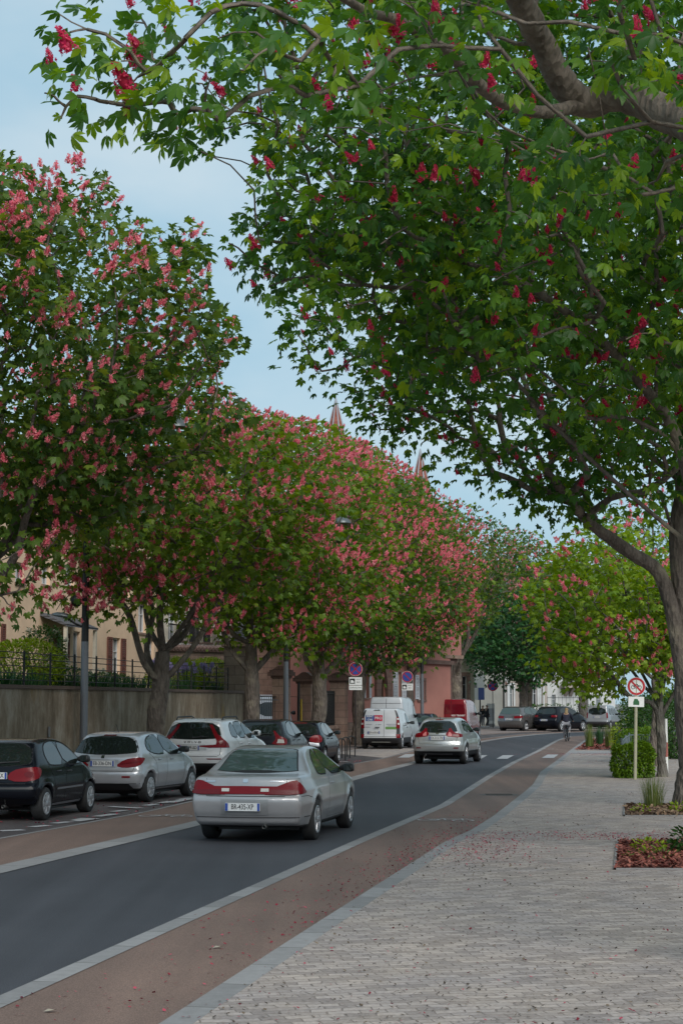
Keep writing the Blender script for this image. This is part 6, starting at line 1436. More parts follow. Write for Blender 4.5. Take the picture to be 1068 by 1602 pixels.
# signs
m_signblue = mat('sign_face_blue', (.03, .07, .33), .4); m_signred = mat('sign_face_red', (.42, .015, .03), .4); m_signwhite = mat('sign_face_white', (.80, .80, .78), .4); m_spole = mat('sign_pole_brown', (.035, .022, .02), .5); m_sback = mat('sign_back', (.3, .3, .31), .5, .4)
def ring_y(mb, r0, r1, y, cz, n=28, a0=0, a1=2 * math.pi):
    vs = []; fs = []
    for j in range(n + 1):
        q = a0 + (a1 - a0) * j / n; vs += [(r0 * math.cos(q), y, cz + r0 * math.sin(q)), (r1 * math.cos(q), y, cz + r1 * math.sin(q))]
    for j in range(n): a = 2 * j; fs.append((a, a + 1, a + 3, a + 2))
    mb.add(vs, fs)
def bar_y(mb, a, b, w_, y):
    a = Vector(a); b = Vector(b); d = (b - a).normalized(); q = Vector((-d.y, d.x)) * w_ / 2
    mb.add([(p.x, y, p.y) for p in (a - q, b - q, b + q, a + q)], [(0, 1, 2, 3)])
def noparking(base, zc, r, label, cross=False, plates=0, pole_m=None, yaw=0):
    t = thing('road_sign', label, 'road sign', (base.x, base.y, 0), yaw, 'no-parking signs')
    MB().tube([(0, .05, 0), (0, .05, zc + r * .8)], .03, 8).build('pole', pole_m or m_spole, t)
    f = MB(); f.lathe([(.001, 0), (r, 0), (r, .012), (.001, .012)], 32, M=Matrix.Translation((0, .0, zc)), axis='y', smooth=False); fo = f.build('sign_disc', m_signblue, t)
    q = MB(); ring_y(q, r * .80, r * .985, -.004, zc)
    bar_y(q, (-r * .57, zc + r * .57), (r * .57, zc - r * .57), r * .17, -.004)
    if cross: bar_y(q, (-r * .57, zc - r * .57), (-r * .061, zc - r * .061), r * .17, -.0045); bar_y(q, (r * .061, zc + r * .061), (r * .57, zc + r * .57), r * .17, -.0045)
    q.build('red_ring', m_signred, fo, fix=False)
    q = MB(); ring_y(q, r * .985, r * 1.02, -.003, zc); q.build('white_rim', m_signwhite, fo, fix=False)
    z = zc - r - .06
    for k in range(plates):
        h_ = .36 if k == 0 else .2; w_ = .30
        pl = MB().box(-w_, w_, -.012, .0, z - h_, z).build('sub_plate', m_signwhite, t)
        if k == 0:
            qq = MB(); qq.box(-w_ + .03, -.03, -.0155, -.0125, z - h_ + .06, z - .06); qq.build('pictogram_box', m_ink, pl)
            qq = MB(); qq.add([(-w_ + .07, -.017, z - h_ + .10), (-.07, -.017, z - h_ + .10), (-.07, -.017, z - h_ + .16), (-.11, -.017, z - h_ + .20), (-.13, -.017, z - .13), (-.17, -.017, z - h_ + .22), (-.2, -.017, z - .12), (-w_ + .07, -.017, z - h_ + .16)], [tuple(range(8))]); qq.build('tow_pictogram', m_signwhite, pl, fix=False)
            for i, s_ in enumerate(('SAUF', 'BUS')): text_part('plate_lettering', s_, .09, m_ink, pl, M_faceY(.13, -.014, z - .10 - .13 * i), .001)
        else: text_part('plate_lettering', 'LIVRAISONS', .10, m_ink, pl, M_faceY(0, -.014, z - h_ / 2), .001)
        z -= h_ + .025
    return t
b_ = Vector((P(556, 1098, 83).x, 83, 0)); noparking(Vector((b_.x, b_.y, 0)), P(556, 1047, b_.y).z, .315, 'round no-stopping sign with two white plates, half hidden by chestnut leaves', True, 2)
b_ = Vector((P(637, 1098, 95.4).x, 95.4, 0)); noparking(b_, P(637, 1059, 95.4).z, .30, 'round blue no-parking sign with one white plate above the small white van', False, 1)
b_ = G(771, 1139.5, .05); noparking(Vector((b_.x, b_.y, 0)), P(770, 1073, b_.y).z, .42, 'round no-parking sign on a black pole beside the standing people', True, 0, m_iron)
# promenade sign: red ring, leaning cream pole
b_ = G(993.5, 1220, .034); t = thing('road_sign', 'red and white round prohibition sign on a leaning cream pole before the clipped hedge', 'road sign', (b_.x, b_.y, .03)); t.rotation_euler = (0, R(1.6), 0)
zc = P(998, 1074, b_.y).z - .03; r_ = .245
MB().tube([(0, .04, 0), (0, .04, zc + .2)], .045, 8).build('pole', mat('cream_pole', (.42, .40, .28), .6, var=.2), t)
f = MB(); f.lathe([(.001, 0), (r_, 0), (r_, .012), (.001, .012)], 32, M=Matrix.Translation((0, 0, zc)), axis='y', smooth=False); fo = f.build('sign_disc', m_signwhite, t)
q = MB(); ring_y(q, r_ * .72, r_ * .96, -.004, zc); bar_y(q, (-r_ * .52, zc + r_ * .52), (r_ * .52, zc - r_ * .52), r_ * .2, -.004); q.build('red_ring', mat('sign_red_deep', (.50, .02, .03), .4), fo, fix=False)
q = MB(); ring_y(q, r_ * .16, r_ * .24, -.0035, zc, 12); 
for s_ in (-.36, .36):
    vs0 = len(q.v); ring_y(q, r_ * .16, r_ * .22, -.003, zc - r_ * .1, 12)
    for i in range(vs0, len(q.v)): v = q.v[i]; q.v[i] = (v[0] + s_ * r_, v[1], v[2])
bar_y(q, (-.09, zc - .02), (.02, zc + .06), .015, -.0032); bar_y(q, (.02, zc + .06), (.09, zc - .02), .015, -.0031); q.build('cycle_pictogram', m_ink, fo, fix=False)
pl = MB().box(-.21, .21, -.012, 0, zc - r_ - .30, zc - r_ - .03).build('sub_plate', m_signwhite, t); q = MB(); q.add([(-.08, -.0145, zc - r_ - .25), (.08, -.0145, zc - r_ - .25), (.08, -.0145, zc - r_ - .16), (.03, -.0145, zc - r_ - .09), (-.05, -.0145, zc - r_ - .09), (-.08, -.0145, zc - r_ - .17)], [tuple(range(6))]); q.build('pictogram', mat('sign_dark_green', (.02, .12, .04), .5), pl, fix=False)
# bus stop style panels near the people
t = thing('information_panel', 'tall white information panel with blue band behind the standing people', 'sign', (P(744, 1098, 150).x, 150, .05)); MB().box(-.75, .75, -.06, .06, 2.2, 4.3).build('panel', m_signwhite, t); MB().tube([(.35, 0, 0), (.35, 0, 2.2)], .06, 8).build('pole', m_iron, t); MB().box(.2, .7, -.07, -.061, 2.2, 3.2).build('blue_band', mat('panel_blue', (.08, .12, .32), .5), t); MB().box(-.6, .1, -.07, -.061, 3.2, 3.6).build('grey_print', m_sback, t)
t = thing('advert_board', 'low white board standing beside the no-parking sign pole', 'board', (P(766.5, 1098, 148).x, 148, .05)); MB().box(-.3, .35, -.05, .05, .25, 1.9).build('board', m_signwhite, t); MB().box(-.25, .3, -.06, -.051, .5, 1.5).build('print', mat('board_print', (.45, .47, .5), .5), t); MB().box(-.3, .35, -.2, .2, 0, .25).build('foot', m_sback, t)
# bicycle hoops beside the black hatchback
for i, (px, py) in enumerate([(533.5, 1190), (540.8, 1186.5), (549, 1184)]):
    g_ = G(px, py); t = thing('bicycle_hoop', ['black steel bicycle hoop nearest the black hatchback', 'black steel bicycle hoop between two others', 'black steel bicycle hoop farthest from the black hatchback'][i], 'bike rack', tuple(g_), R(20), 'steel bicycle hoops')
    pts = [(-.16, 0, 0), (-.16, 0, .62)] + [(-.16 * math.cos(math.pi * k / 8), 0, .62 + .16 * math.sin(math.pi * k / 8)) for k in range(1, 8)] + [(.16, 0, .62), (.16, 0, 0)]
    MB().tube(pts, .024, 8).build('hoop', m_iron, t); MB().lathe([(.001, .012), (.05, .012), (.06, 0)], 12, M=Matrix.Translation((-.16, 0, 0))).build('base_plate', m_iron, t); MB().lathe([(.001, .012), (.05, .012), (.06, 0)], 12, M=Matrix.Translation((.16, 0, 0))).build('base_plate', m_iron, t)
# ---------------------------------------------------------------- planting
m_bush_y = leaf_mat('bush_leaf_lime', [(0, (.13, .21, .012)), (.6, (.26, .36, .016)), (1, (.36, .44, .03))], .3, .5); m_bush_g = leaf_mat('bush_leaf_green', [(0, (.020, .065, .012)), (.6, (.045, .115, .018)), (1, (.08, .16, .022))], .25, .5); m_hedge = leaf_mat('hedge_leaf', [(0, (.06, .14, .012)), (.6, (.14, .25, .016)), (1, (.22, .32, .022))], .25, .5); m_blade = leaf_mat('grass_blade', [(0, (.07, .12, .022)), (.6, (.14, .19, .045)), (1, (.28, .28, .10))], .3, .5); m_bladeg = leaf_mat('iris_blade', [(0, (.018, .065, .022)), (.6, (.035, .10, .035)), (1, (.07, .14, .05))], .25, .5)
m_petal_w = leaf_mat('petal_cream', [(0, (.5, .47, .36)), (1, (.65, .62, .52))], .3, .6); m_petal_v = leaf_mat('petal_violet', [(0, (.22, .18, .36)), (1, (.40, .34, .55))], .3, .6)
_srng = np.random.default_rng(77)
def bush(name, label, cat, loc, r, n, leaf, m, box=False, group=None, flowers=None, seedoff=0, stems=True):
    rng = np.random.default_rng(300 + seedoff); t = thing(name, label, cat, loc, 0, group); r = np.array(r)
    if box:
        u = rng.uniform(-1, 1, (n, 3)); face = rng.integers(0, 3, n); sg = rng.choice([-1, 1], n); inner = rng.random(n) < .8
        for i in range(n):
            if inner[i]: u[i, face[i]] = sg[i] * rng.uniform(.86, 1.03)
        u[:, 2] = np.abs(u[:, 2]) if False else u[:, 2]; pos = u * r + np.array([0, 0, r[2]]); out = u / np.linalg.norm(u, axis=1, keepdims=True)
        u = np.where(inner[:, None], u / ((np.abs(u) ** 5).sum(1, keepdims=True) ** .2), u * .8); u *= rng.uniform(.90, 1.05, (n, 1)); pos = u * r + np.array([0, 0, r[2]]); pos += .05 * np.sin(pos[:, [1, 2, 0]] * 6.1) + .03 * np.sin(pos[:, [2, 0, 1]] * 13.0)
    else:
        u = rng.normal(0, 1, (n, 3)); u /= np.linalg.norm(u, axis=1, keepdims=True); ld = rng.normal(0, 1, (10, 3)); ld /= np.linalg.norm(ld, axis=1, keepdims=True); la = rng.uniform(-.25, .25, 10)
        lob = 1 + (la[None] * np.exp(-(1 - u @ ld.T) / .15)).sum(1); pos = u * (rng.uniform(.55, 1.0, n) ** .5 * lob)[:, None] * r + np.array([0, 0, r[2] * .95]); out = u
    pos[:, 2] = np.maximum(pos[:, 2], .03)
    V, F, A = scatter_leaves(rng, pos, out, leaf, 's'); link('foliage', leaf_mesh('foliage', V, F, A, m), t)
    if stems:
        mb = MB()
        for k in range(9): a = rng.random() * 6.28; mb.tube([(rng.normal(0, .05), rng.normal(0, .05), 0), (math.cos(a) * r[0] * .4, math.sin(a) * r[1] * .4, r[2] * .8), (math.cos(a) * r[0] * .75, math.sin(a) * r[1] * .75, r[2] * 1.5)], [.02, .014, .006], 4, caps=False)
        mb.build('stems', m_bark, t)
    if flowers:
        nf, fm, fs = flowers; k = rng.choice(n, nf); pp = pos[k] + out[k] * .06
        VV = []; FF = []; AA = []; b0 = 0
        for p in pp:
            v, f, a = panicle_arrays(rng, fs, fs * .5, 7, fs * .5); VV.append(v + p); FF.append(f + b0); AA.append(a); b0 += len(v)
        o = link('flowers', leaf_mesh('flowers', np.concatenate(VV), np.concatenate(FF), np.concatenate(AA), fm), t); o['kind'] = 'stuff'
    return t
def tuft(name, label, cat, loc, h, r, n, m, group=None, seed=0, w_=.012, spread=.5):
    rng = np.random.default_rng(500 + seed); V = []; F = []; A = []
    for i in range(n):
        a = rng.random() * 6.28; b0 = rng.random() ** .6 * r * .45; L = h * rng.uniform(.6, 1.1); sp_ = spread * rng.random() ** .8; tint = rng.random()
        d = np.array([math.cos(a), math.sin(a), 0]); s_ = np.array([-d[1], d[0], 0]) * w_ * rng.uniform(.6, 1.3); p0 = d * b0; b = len(V)
        for k, tt in enumerate((0, .4, .75, 1.0)):
            c0 = p0 + d * (sp_ * h * tt ** 2) + np.array([0, 0, L * (tt - .28 * sp_ * tt ** 3)]); ww = (1, .85, .5, .05)[k]; V += [c0 - s_ * ww, c0 + s_ * ww]; A += [tint, tint]
        for k in range(3): F.append((b + 2 * k, b + 2 * k + 1, b + 2 * k + 3, b + 2 * k + 2))
    o = link(name, leaf_mesh(name, np.array(V), np.array(F), np.array(A), m), None, loc); tag(o, label, cat, group); return o
WT = WH - .08
def on_wall(px, off, Zguess=50):
    """point in the raised garden seen in picture column px, off metres behind the wall"""
    lo, hi = 32.0, 84.0
    f = lambda Z: P(px, 1098, Z).x - (Xwall(Z) - off)
    for _ in range(50):
        m_ = (lo + hi) / 2
        if f(lo) * f(m_) <= 0: hi = m_
        else: lo = m_
    Z = (lo + hi) / 2; return (P(px, 1098, Z).x, Z, WT)
GB = 'garden shrubs on the raised garden'
bush('shrub', 'rounded lime green shrub at the left end of the iron fence', 'shrub', on_wall(28, 1.6), (1.15, 1.1, .70), 5200, .085, m_bush_y, group=GB, seedoff=1)
bush('shrub', 'small yellow-green shrub beside the rounded lime shrub', 'shrub', on_wall(68, 1.5), (.45, .5, .36), 1400, .07, leaf_mat('bush_leaf_yellow', [(0, (.16, .15, .01)), (1, (.34, .26, .02))], .3, .5), group=GB, seedoff=2)
bush('rose_bush', 'tall dark rose bush with cream flowers by the house porch', 'bush', on_wall(69, 3.2), (.62, .6, 1.0), 2200, .10, m_bush_g, group=GB, seedoff=3, flowers=(26, m_petal_w, .14))
bush('shrub', 'low green flowering shrub below the porch', 'shrub', on_wall(100, 1.9), (.8, 1.0, .40), 1800, .075, m_bush_g, group=GB, seedoff=4, flowers=(16, m_petal_w, .10))
bush('shrub', 'low flowering shrub under the red-shuttered window', 'shrub', on_wall(165, 1.8), (.9, 1.3, .34), 1800, .075, m_bush_g, group=GB, seedoff=5, flowers=(14, m_petal_w, .10))
bush('shrub', 'bright green bush behind the forked chestnut trunk', 'shrub', on_wall(276, 1.7), (1.0, 1.4, .68), 4800, .09, m_bush_y, group=GB, seedoff=6)
bush('shrub', 'bright green bush beside the iris clump', 'shrub', on_wall(322, 1.7), (1.0, 1.6, .70), 4800, .09, m_bush_y, group=GB, seedoff=7)
for i, px in enumerate([8, 24, 44, 60, 84, 100, 118, 148, 160, 176, 190, 206, 222, 262, 284, 296, 318, 338]):
    x, y, z = on_wall(px, .75); tuft('iris_clump', 'clump of green sword-shaped leaves growing along the iron fence', 'plant', (x, y, z), .62, .5, 60, m_bladeg, 'green leaf clumps along the iron fence', 10 + i, .022, .55)
for i, (px, lab) in enumerate([(260, 'pale violet iris stems beside the chestnut trunk'), (291, 'violet iris stems before the bright green bushes'), (317, 'violet iris stems nearest the fence end')]):
    x, y, z = on_wall(px, .9); t = thing('iris_flowers', lab, 'flower', (x, y, z), 0, 'iris in the raised garden'); rng = np.random.default_rng(40 + i); mb = MB(); VV = []; FF = []; AA = []; b0 = 0
    for k in range(9):
        q = rng.normal(0, .22, 2); h_ = rng.uniform(.8, 1.05); mb.tube([(q[0] * .5, q[1] * .5, 0), (q[0], q[1], h_)], .012, 4, caps=False)
        v, f, a = panicle_arrays(rng, .20, .07, 9, .07); link('flower', leaf_mesh('flower', v, f, a, m_petal_v), t, (q[0], q[1], h_ - .08))
    mb.build('stems', m_bladeg, t)
# promenade beds
m_mulch = mat('bark_mulch', (.17, .075, .052), .95, 0, .1, var=.6, vscale=16, bump=1.0, bscale=26, col2=(.055, .028, .022)); m_mulch2 = mat('bark_mulch_pale', (.20, .13, .085), .95, 0, .1, var=.6, vscale=18, bump=1.0, bscale=26, col2=(.07, .045, .035))
def bed(name, pts, m, z=.052, kerbm=None):
    o = MB().add([(p[0], p[1], z) for p in pts], [tuple(range(len(pts)))]).build(name, m); o['kind'] = 'structure'
    n = len(pts); mb = MB()
    for i in range(n):
        a = Vector(pts[i][:2]); b = Vector(pts[(i + 1) % n][:2]); d = (b - a).normalized(); q = Vector((d.y, -d.x)) * .03
        mb.add([(a.x, a.y, .036), (b.x, b.y, .036), (b.x, b.y, .058), (a.x, a.y, .058), (a.x + q.x, a.y + q.y, .036), (b.x + q.x, b.y + q.y, .036), (b.x + q.x, b.y + q.y, .058), (a.x + q.x, a.y + q.y, .058)], [(0, 1, 2, 3), (3, 2, 6, 7), (7, 6, 5, 4)])
    o2 = mb.build('bed_edging', kerbm or m_kerb); o2['kind'] = 'structure'
    return o
def wz(px, py): q = G(px, py, .04); return (q.x, q.y)
a, b = wz(963, 1360.5), wz(967.5, 1316.8); bed('mulch_bed', [a, (a[0] + 3.0, a[1] - .1), (b[0] + 3.0, b[1] - .1), b], m_mulch)
NB = (a, b)
c0, d0 = wz(977, 1277), wz(977.5, 1260); bed('mulch_bed', [c0, (c0[0] + 2.6, c0[1]), (d0[0] + 2.6, d0[1]), d0], m_mulch2)
e0, e1 = wz(900, 1174), wz(966, 1174); f0_ = wz(923, 1157); bed('mulch_bed', [(e0[0] + .1, e0[1]), e1, (e1[0] + 4.2, f0_[1]), (f0_[0] + .25, f0_[1])], mat('bark_mulch_far', (.14, .07, .055), .95, var=.5, vscale=8, col2=(.07, .035, .03)))
# loose chips give the beds a rough surface
def chips(name, quadp, n, m, s=.05, z=.06, seed=0):
    rng = np.random.default_rng(seed); q = [np.array(p[:2]) for p in quadp]; V = []; F = []; A = []
    for i in range(n):
        u, v = rng.random(2); p = (q[0] * (1 - u) + q[1] * u) * (1 - v) + (q[3] * (1 - u) + q[2] * u) * v
        a_ = rng.random() * 6.28; L = s * rng.uniform(.5, 1.4); w_ = L * rng.uniform(.25, .5); d = np.array([math.cos(a_), math.sin(a_), rng.normal(0, .35)]) * L / 2; e = np.array([-math.sin(a_), math.cos(a_), rng.normal(0, .3)]) * w_ / 2; c_ = np.array([p[0], p[1], z + rng.random() * .03]); b_0 = len(V)
        V += [c_ - d - e, c_ + d - e, c_ + d + e, c_ - d + e]; F.append((b_0, b_0 + 1, b_0 + 2, b_0 + 3)); A += [rng.random()] * 4
    o = link(name, leaf_mesh(name, np.array(V), np.array(F), np.array(A), m)); o['kind'] = 'stuff'; return o
m_chip = leaf_mat('mulch_chip', [(0, (.06, .020, .016)), (.5, (.23, .066, .050)), (1, (.38, .14, .10))], .05, .9); m_chip2 = leaf_mat('mulch_chip_pale', [(0, (.06, .035, .025)), (.5, (.20, .12, .075)), (1, (.34, .24, .15))], .05, .9)
o = chips('mulch_chips', [NB[0], (NB[0][0] + 2.6, NB[0][1]), (NB[1][0] + 2.6, NB[1][1]), NB[1]], 4200, m_chip, .075, .056, 1); tag(o, 'red-brown bark chips filling the nearest tree bed', 'mulch')
o = chips('mulch_chips', [c0, (c0[0] + 2.4, c0[1]), (d0[0] + 2.4, d0[1]), d0], 2400, m_chip2, .085, .056, 2); tag(o, 'pale brown bark chips around the thick chestnut trunk', 'mulch')
o = chips('mulch_chips', [e0, e1, (e1[0] + 3.5, f0_[1]), f0_], 1500, m_chip, .13, .058, 3); tag(o, 'dark bark chips in the grass bed by the cyclist', 'mulch')
GR = 'ornamental grass tufts'
g_ = G(1021, 1262, .05); tuft('grass_tuft', 'feathery ornamental grass beside the thick chestnut trunk', 'grass', (g_.x, g_.y, .05), .66, .5, 300, m_blade, GR, 1, .0035, .34)
g_ = G(1062, 1270, .05); bush('low_plant', 'yellow-green low plant at the foot of the thick chestnut', 'plant', (g_.x, g_.y, .05), (.2, .17, .08), 90, .075, m_bush_y, seedoff=20, stems=False)
g_ = G(1003, 1272, .05); bush('low_plant', 'small yellow-green weed in the pale mulch bed', 'plant', (g_.x, g_.y, .05), (.16, .14, .07), 60, .07, m_bush_y, seedoff=21, stems=False)
g_ = G(1012, 1334, .05); bush('low_plant', 'yellow-green leafy plant in the red mulch bed', 'plant', (g_.x, g_.y, .05), (.22, .18, .09), 120, .07, m_bush_y, seedoff=22, stems=False)
g_ = G(1012, 1342, .05); bush('low_plant', 'olive trailing plant in the middle of the red mulch bed', 'plant', (g_.x + .1, g_.y - .1, .05), (.4, .25, .05), 80, .06, m_blade, seedoff=23, stems=False)
g_ = G(1066, 1334, .05); bush('ivy_plant', 'dark green glossy plant cut by the right edge in the red mulch bed', 'plant', (g_.x + .12, g_.y, .05), (.26, .24, .16), 300, .085, m_bush_g, seedoff=24)
for i, (px, py, h_) in enumerate([(922, 1169, 1.05), (938, 1165, .95), (953, 1169, 1.05), (965, 1168, 1.0), (957, 1162, .9)]):
    g_ = G(px, py, .05); tuft('grass_tuft', ['upright green grass tuft nearest the cyclist', 'upright green grass tuft second from the cycle lane', 'upright green grass tuft in the middle of the bed', 'upright green grass tuft against the hedge', 'small green grass tuft behind the others'][i], 'grass', (g_.x, g_.y, .05), h_, .42, 110, m_bladeg if i % 2 else m_blade, GR, 30 + i, .013, .22)
# clipped hedges and railing
g_ = G(996, 1218, .04); bush('hedge', 'boxy clipped green hedge behind the leaning sign pole', 'hedge', (g_.x, g_.y + .68, .03), (.52, .58, .44), 7000, .085, m_hedge, True, seedoff=30)
g_ = G(1002, 1178, .04); bush('hedge', 'second clipped hedge, farther back behind the railing', 'hedge', (P(1003, 1098, 62).x, 62, .03), (.62, 1.2, .55), 4000, .10, m_hedge, True, seedoff=31)
bush('hedge', 'tall dark leafy hedge behind the young chestnut trunks', 'hedge', (P(1062, 1098, 75).x, 75, 0), (2.2, 2.0, 1.3), 7000, .15, m_bush_g, seedoff=32)
bush('shrub', 'light feathery shrub beside the railing', 'shrub', (P(984, 1098, 78).x, 78, 0), (.8, 1.2, .75), 700, .13, m_bush_y, seedoff=33)
bush('hedge', 'far green hedge right of the boxy silver van', 'hedge', (P(1050, 1098, 152).x, 152, 0), (4.5, 2.0, 1.5), 5000, .22, m_bush_g, seedoff=34)
bush('shrub', 'leafy green shrub filling the gap behind the slim pale post', 'shrub', (P(1048, 1098, 66).x, 66, 0), (1.7, 1.4, 1.15), 6000, .12, m_bush_g, seedoff=36)
bush('hedge', 'dark trimmed hedge on the low wall before the white house', 'hedge', (P(884, 1098, 163).x, 163, .9), (3.2, .7, .45), 900, .2, m_bush_g, True, seedoff=35, stems=False)
m_rail = mat('railing_grey_green', (.17, .21, .22), .5, .2); a = G(972.5, 1211, .03); b = Vector((P(983, 1098, 60.5).x, 60.5, .03)); c_ = Vector((P(1014, 1098, 61.5).x, 61.5, .03))
t = thing('railing', 'grey-green steel railing around the clipped hedges', 'railing', tuple(a))
def run(p, q, nm):
    p = Vector(p) - a; q = Vector(q) - a; mb = MB(); n = max(2, int((q - p).length / .14))
    for z in (.12, .95): mb.tube([p + Vector((0, 0, z)), q + Vector((0, 0, z))], .022, 6)
    for k in range(n + 1): s_ = p + (q - p) * k / n; mb.tube([s_ + Vector((0, 0, .12)), s_ + Vector((0, 0, .95))], .009, 4, caps=False)
    mb.build(nm, m_rail, t)
run(a, b, 'side_panel'); run(b, c_, 'front_panel')
for p in (a, (a + b) / 2, b, c_): MB().tube([Vector(p) - a, Vector(p) - a + Vector((0, 0, 1.03))], .03, 8).build('post', m_rail, t)
bl = thing('marker_post', 'white and red banded post half hidden behind the thick chestnut trunk', 'post', (P(1040.5, 1098, 50).x, 50, .03)); MB().tube([(0, 0, 0), (0, 0, 1.6)], .045, 8).build('shaft', m_signwhite, bl); MB().tube([(0, 0, .55), (0, 0, .95)], .0475, 8).build('red_band', mat('faded_red', (.36, .12, .10), .6), bl)
# ---------------------------------------------------------------- petals and litter
def litter(name, label, samples, m, s, z, seed):
    rng = np.random.default_rng(seed); V = []; F = []; A = []
    for (x, y, zz) in samples:
        a_ = rng.random() * 6.28; L = s * rng.uniform(.5, 1.5); w_ = L * rng.uniform(.5, .9); d = np.array([math.cos(a_), math.sin(a_), 0]) * L / 2; e = np.array([-math.sin(a_), math.cos(a_), 0]) * w_ / 2; c_ = np.array([x, y, zz + .004 + rng.random() * .004]); b0 = len(V); up = np.array([0, 0, rng.uniform(.1, .5) * L])
        V += [c_ - d, c_ - e + up * .6, c_ + d + up, c_ + e + up * .6 * rng.random()]; F.append((b0, b0 + 1, b0 + 2, b0 + 3)); A += [rng.random()] * 4
    o = link(name, leaf_mesh(name, np.array(V), np.array(F), np.array(A), m)); tag(o, label, 'litter', None, 'stuff'); return o
rng = np.random.default_rng(9); S = []; S2 = []
for _ in range(1900):      # across the promenade
    Z = 11.5 + 34 * rng.random() ** 1.6; x = lineD(Z) + .1 + rng.random() * (.26 * Z + 1.5); S.append((x, Z, .036)) if rng.random() < .42 else S2.append((x, Z, .036))
for _ in range(1500):      # drifts along the kerb
    Z = 12 + 23 * rng.random() ** .8; dd = abs(rng.normal(0, .35)) + .02; S.append((lineD(Z) - dd, Z, .004)) if rng.random() < .75 * math.exp(-((Z - 24) / 8) ** 2) + .1 else None
for _ in range(300):
    Z = 12 + 25 * rng.random(); S.append((lineC1(Z) + (lineD(Z) - lineC1(Z)) * rng.random(), Z, .004))
def drift(px, py, sx, sz, n, tgt, p=1.0):
    c_ = G(px, py, .036)
    for _ in range(n): tgt.append((c_.x + rng.normal(0, sx), c_.y + rng.normal(0, sz), .036))
drift(770, 1320, .35, 1.2, 500, S); drift(745, 1335, .4, 1.0, 350, S); drift(985, 1306, 1.3, .5, 600, S); drift(960, 1310, 1.0, .35, 400, S); drift(720, 1345, .5, 1.4, 500, S2); drift(950, 1180.5, 1.6, .9, 900, S); drift(940, 1192, 1.2, 1.0, 250, S)
for _ in range(2600):
    Z = 11.5 + 30 * rng.random() ** 1.4; S2.append((lineD(Z) + .2 + rng.random() * (.26 * Z + 1.5), Z, .036))
m_pet = leaf_mat('fallen_petal', [(0, (.16, .012, .02)), (.6, (.34, .03, .06)), (1, (.52, .10, .14))], .1, .8); m_lit = leaf_mat('dry_litter', [(0, (.035, .026, .022)), (.7, (.10, .075, .055)), (1, (.22, .16, .10))], .1, .9)
litter('fallen_petals', 'fallen crimson chestnut petals on the promenade and along the kerb', S, m_pet, .028, .036, 1); litter('dry_litter', 'dry brown flower scraps scattered over the stone setts', S2, m_lit, .026, .036, 2)
S3 = []
for _ in range(900): Z = 30 + 35 * rng.random(); S3.append((lineA(Z) - .2 - rng.random() * 3.0, Z, -.001))
litter('fallen_petals', 'fallen red petals around the parked cars', S3, m_pet, .05, 0, 3)
for i, (px, py, lab) in enumerate([(79, 1584, 'pale crumpled dry leaf on the brown cycle lane'), (341, 1484, 'small pale dry leaf near the kerb of the cycle lane')]):
    g_ = G(px, py, .006); mb = MB(); mb.add([(-.05, 0, .004), (-.01, -.03, .012), (.05, -.005, .022), (.03, .03, .010), (-.02, .025, .018)], [(0, 1, 4), (1, 2, 3), (1, 3, 4)]); o = mb.build('dry_leaf', mat('pale_dry_leaf', (.36, .31, .24), .8), None, tuple(g_)); tag(o, lab, 'leaf')
# ---------------------------------------------------------------- people and the bicycle
def skin_body(name, V, E, Rd, m, parent, root=0, levels=2):
    me = bpy.data.meshes.new(name); me.from_pydata(V, E, []); o = bpy.data.objects.new(name + '_src', me); COL.objects.link(o)
    sk = o.modifiers.new('skin', 'SKIN'); sk.use_smooth_shade = True
    for i, r in enumerate(Rd):
        r = r if isinstance(r, tuple) else (r, r); me.skin_vertices[0].data[i].radius = r; me.skin_vertices[0].data[i].use_root = (i == root)
    s = o.modifiers.new('sub', 'SUBSURF'); s.levels = levels; s.render_levels = levels
    bpy.context.view_layer.update(); dg = bpy.context.evaluated_depsgraph_get(); dg.update()
    ev = bpy.data.meshes.new_from_object(o.evaluated_get(dg)); bpy.data.objects.remove(o); bpy.data.meshes.remove(me)
    ev.name = name; ev.materials.clear(); ev.materials.append(m)
    for p in ev.polygons: p.use_smooth = True
    return link(name, ev, parent)
m_skin = mat('skin', (.42, .25, .18), .55); m_jean = mat('dark_trousers', (.02, .022, .03), .8); m_navyj = mat('navy_jacket', (.018, .018, .040), .75, var=.3, vscale=12); m_gtr = mat('light_grey_trousers', (.36, .36, .39), .8, var=.2, vscale=10); m_blond = mat('blond_hair', (.42, .29, .14), .6, var=.4, vscale=40); m_dhair = mat('dark_hair', (.03, .02, .015), .6); m_shoe = mat('white_shoe', (.5, .5, .5), .6); m_shoeb = mat('black_shoe', (.02, .02, .02), .6)
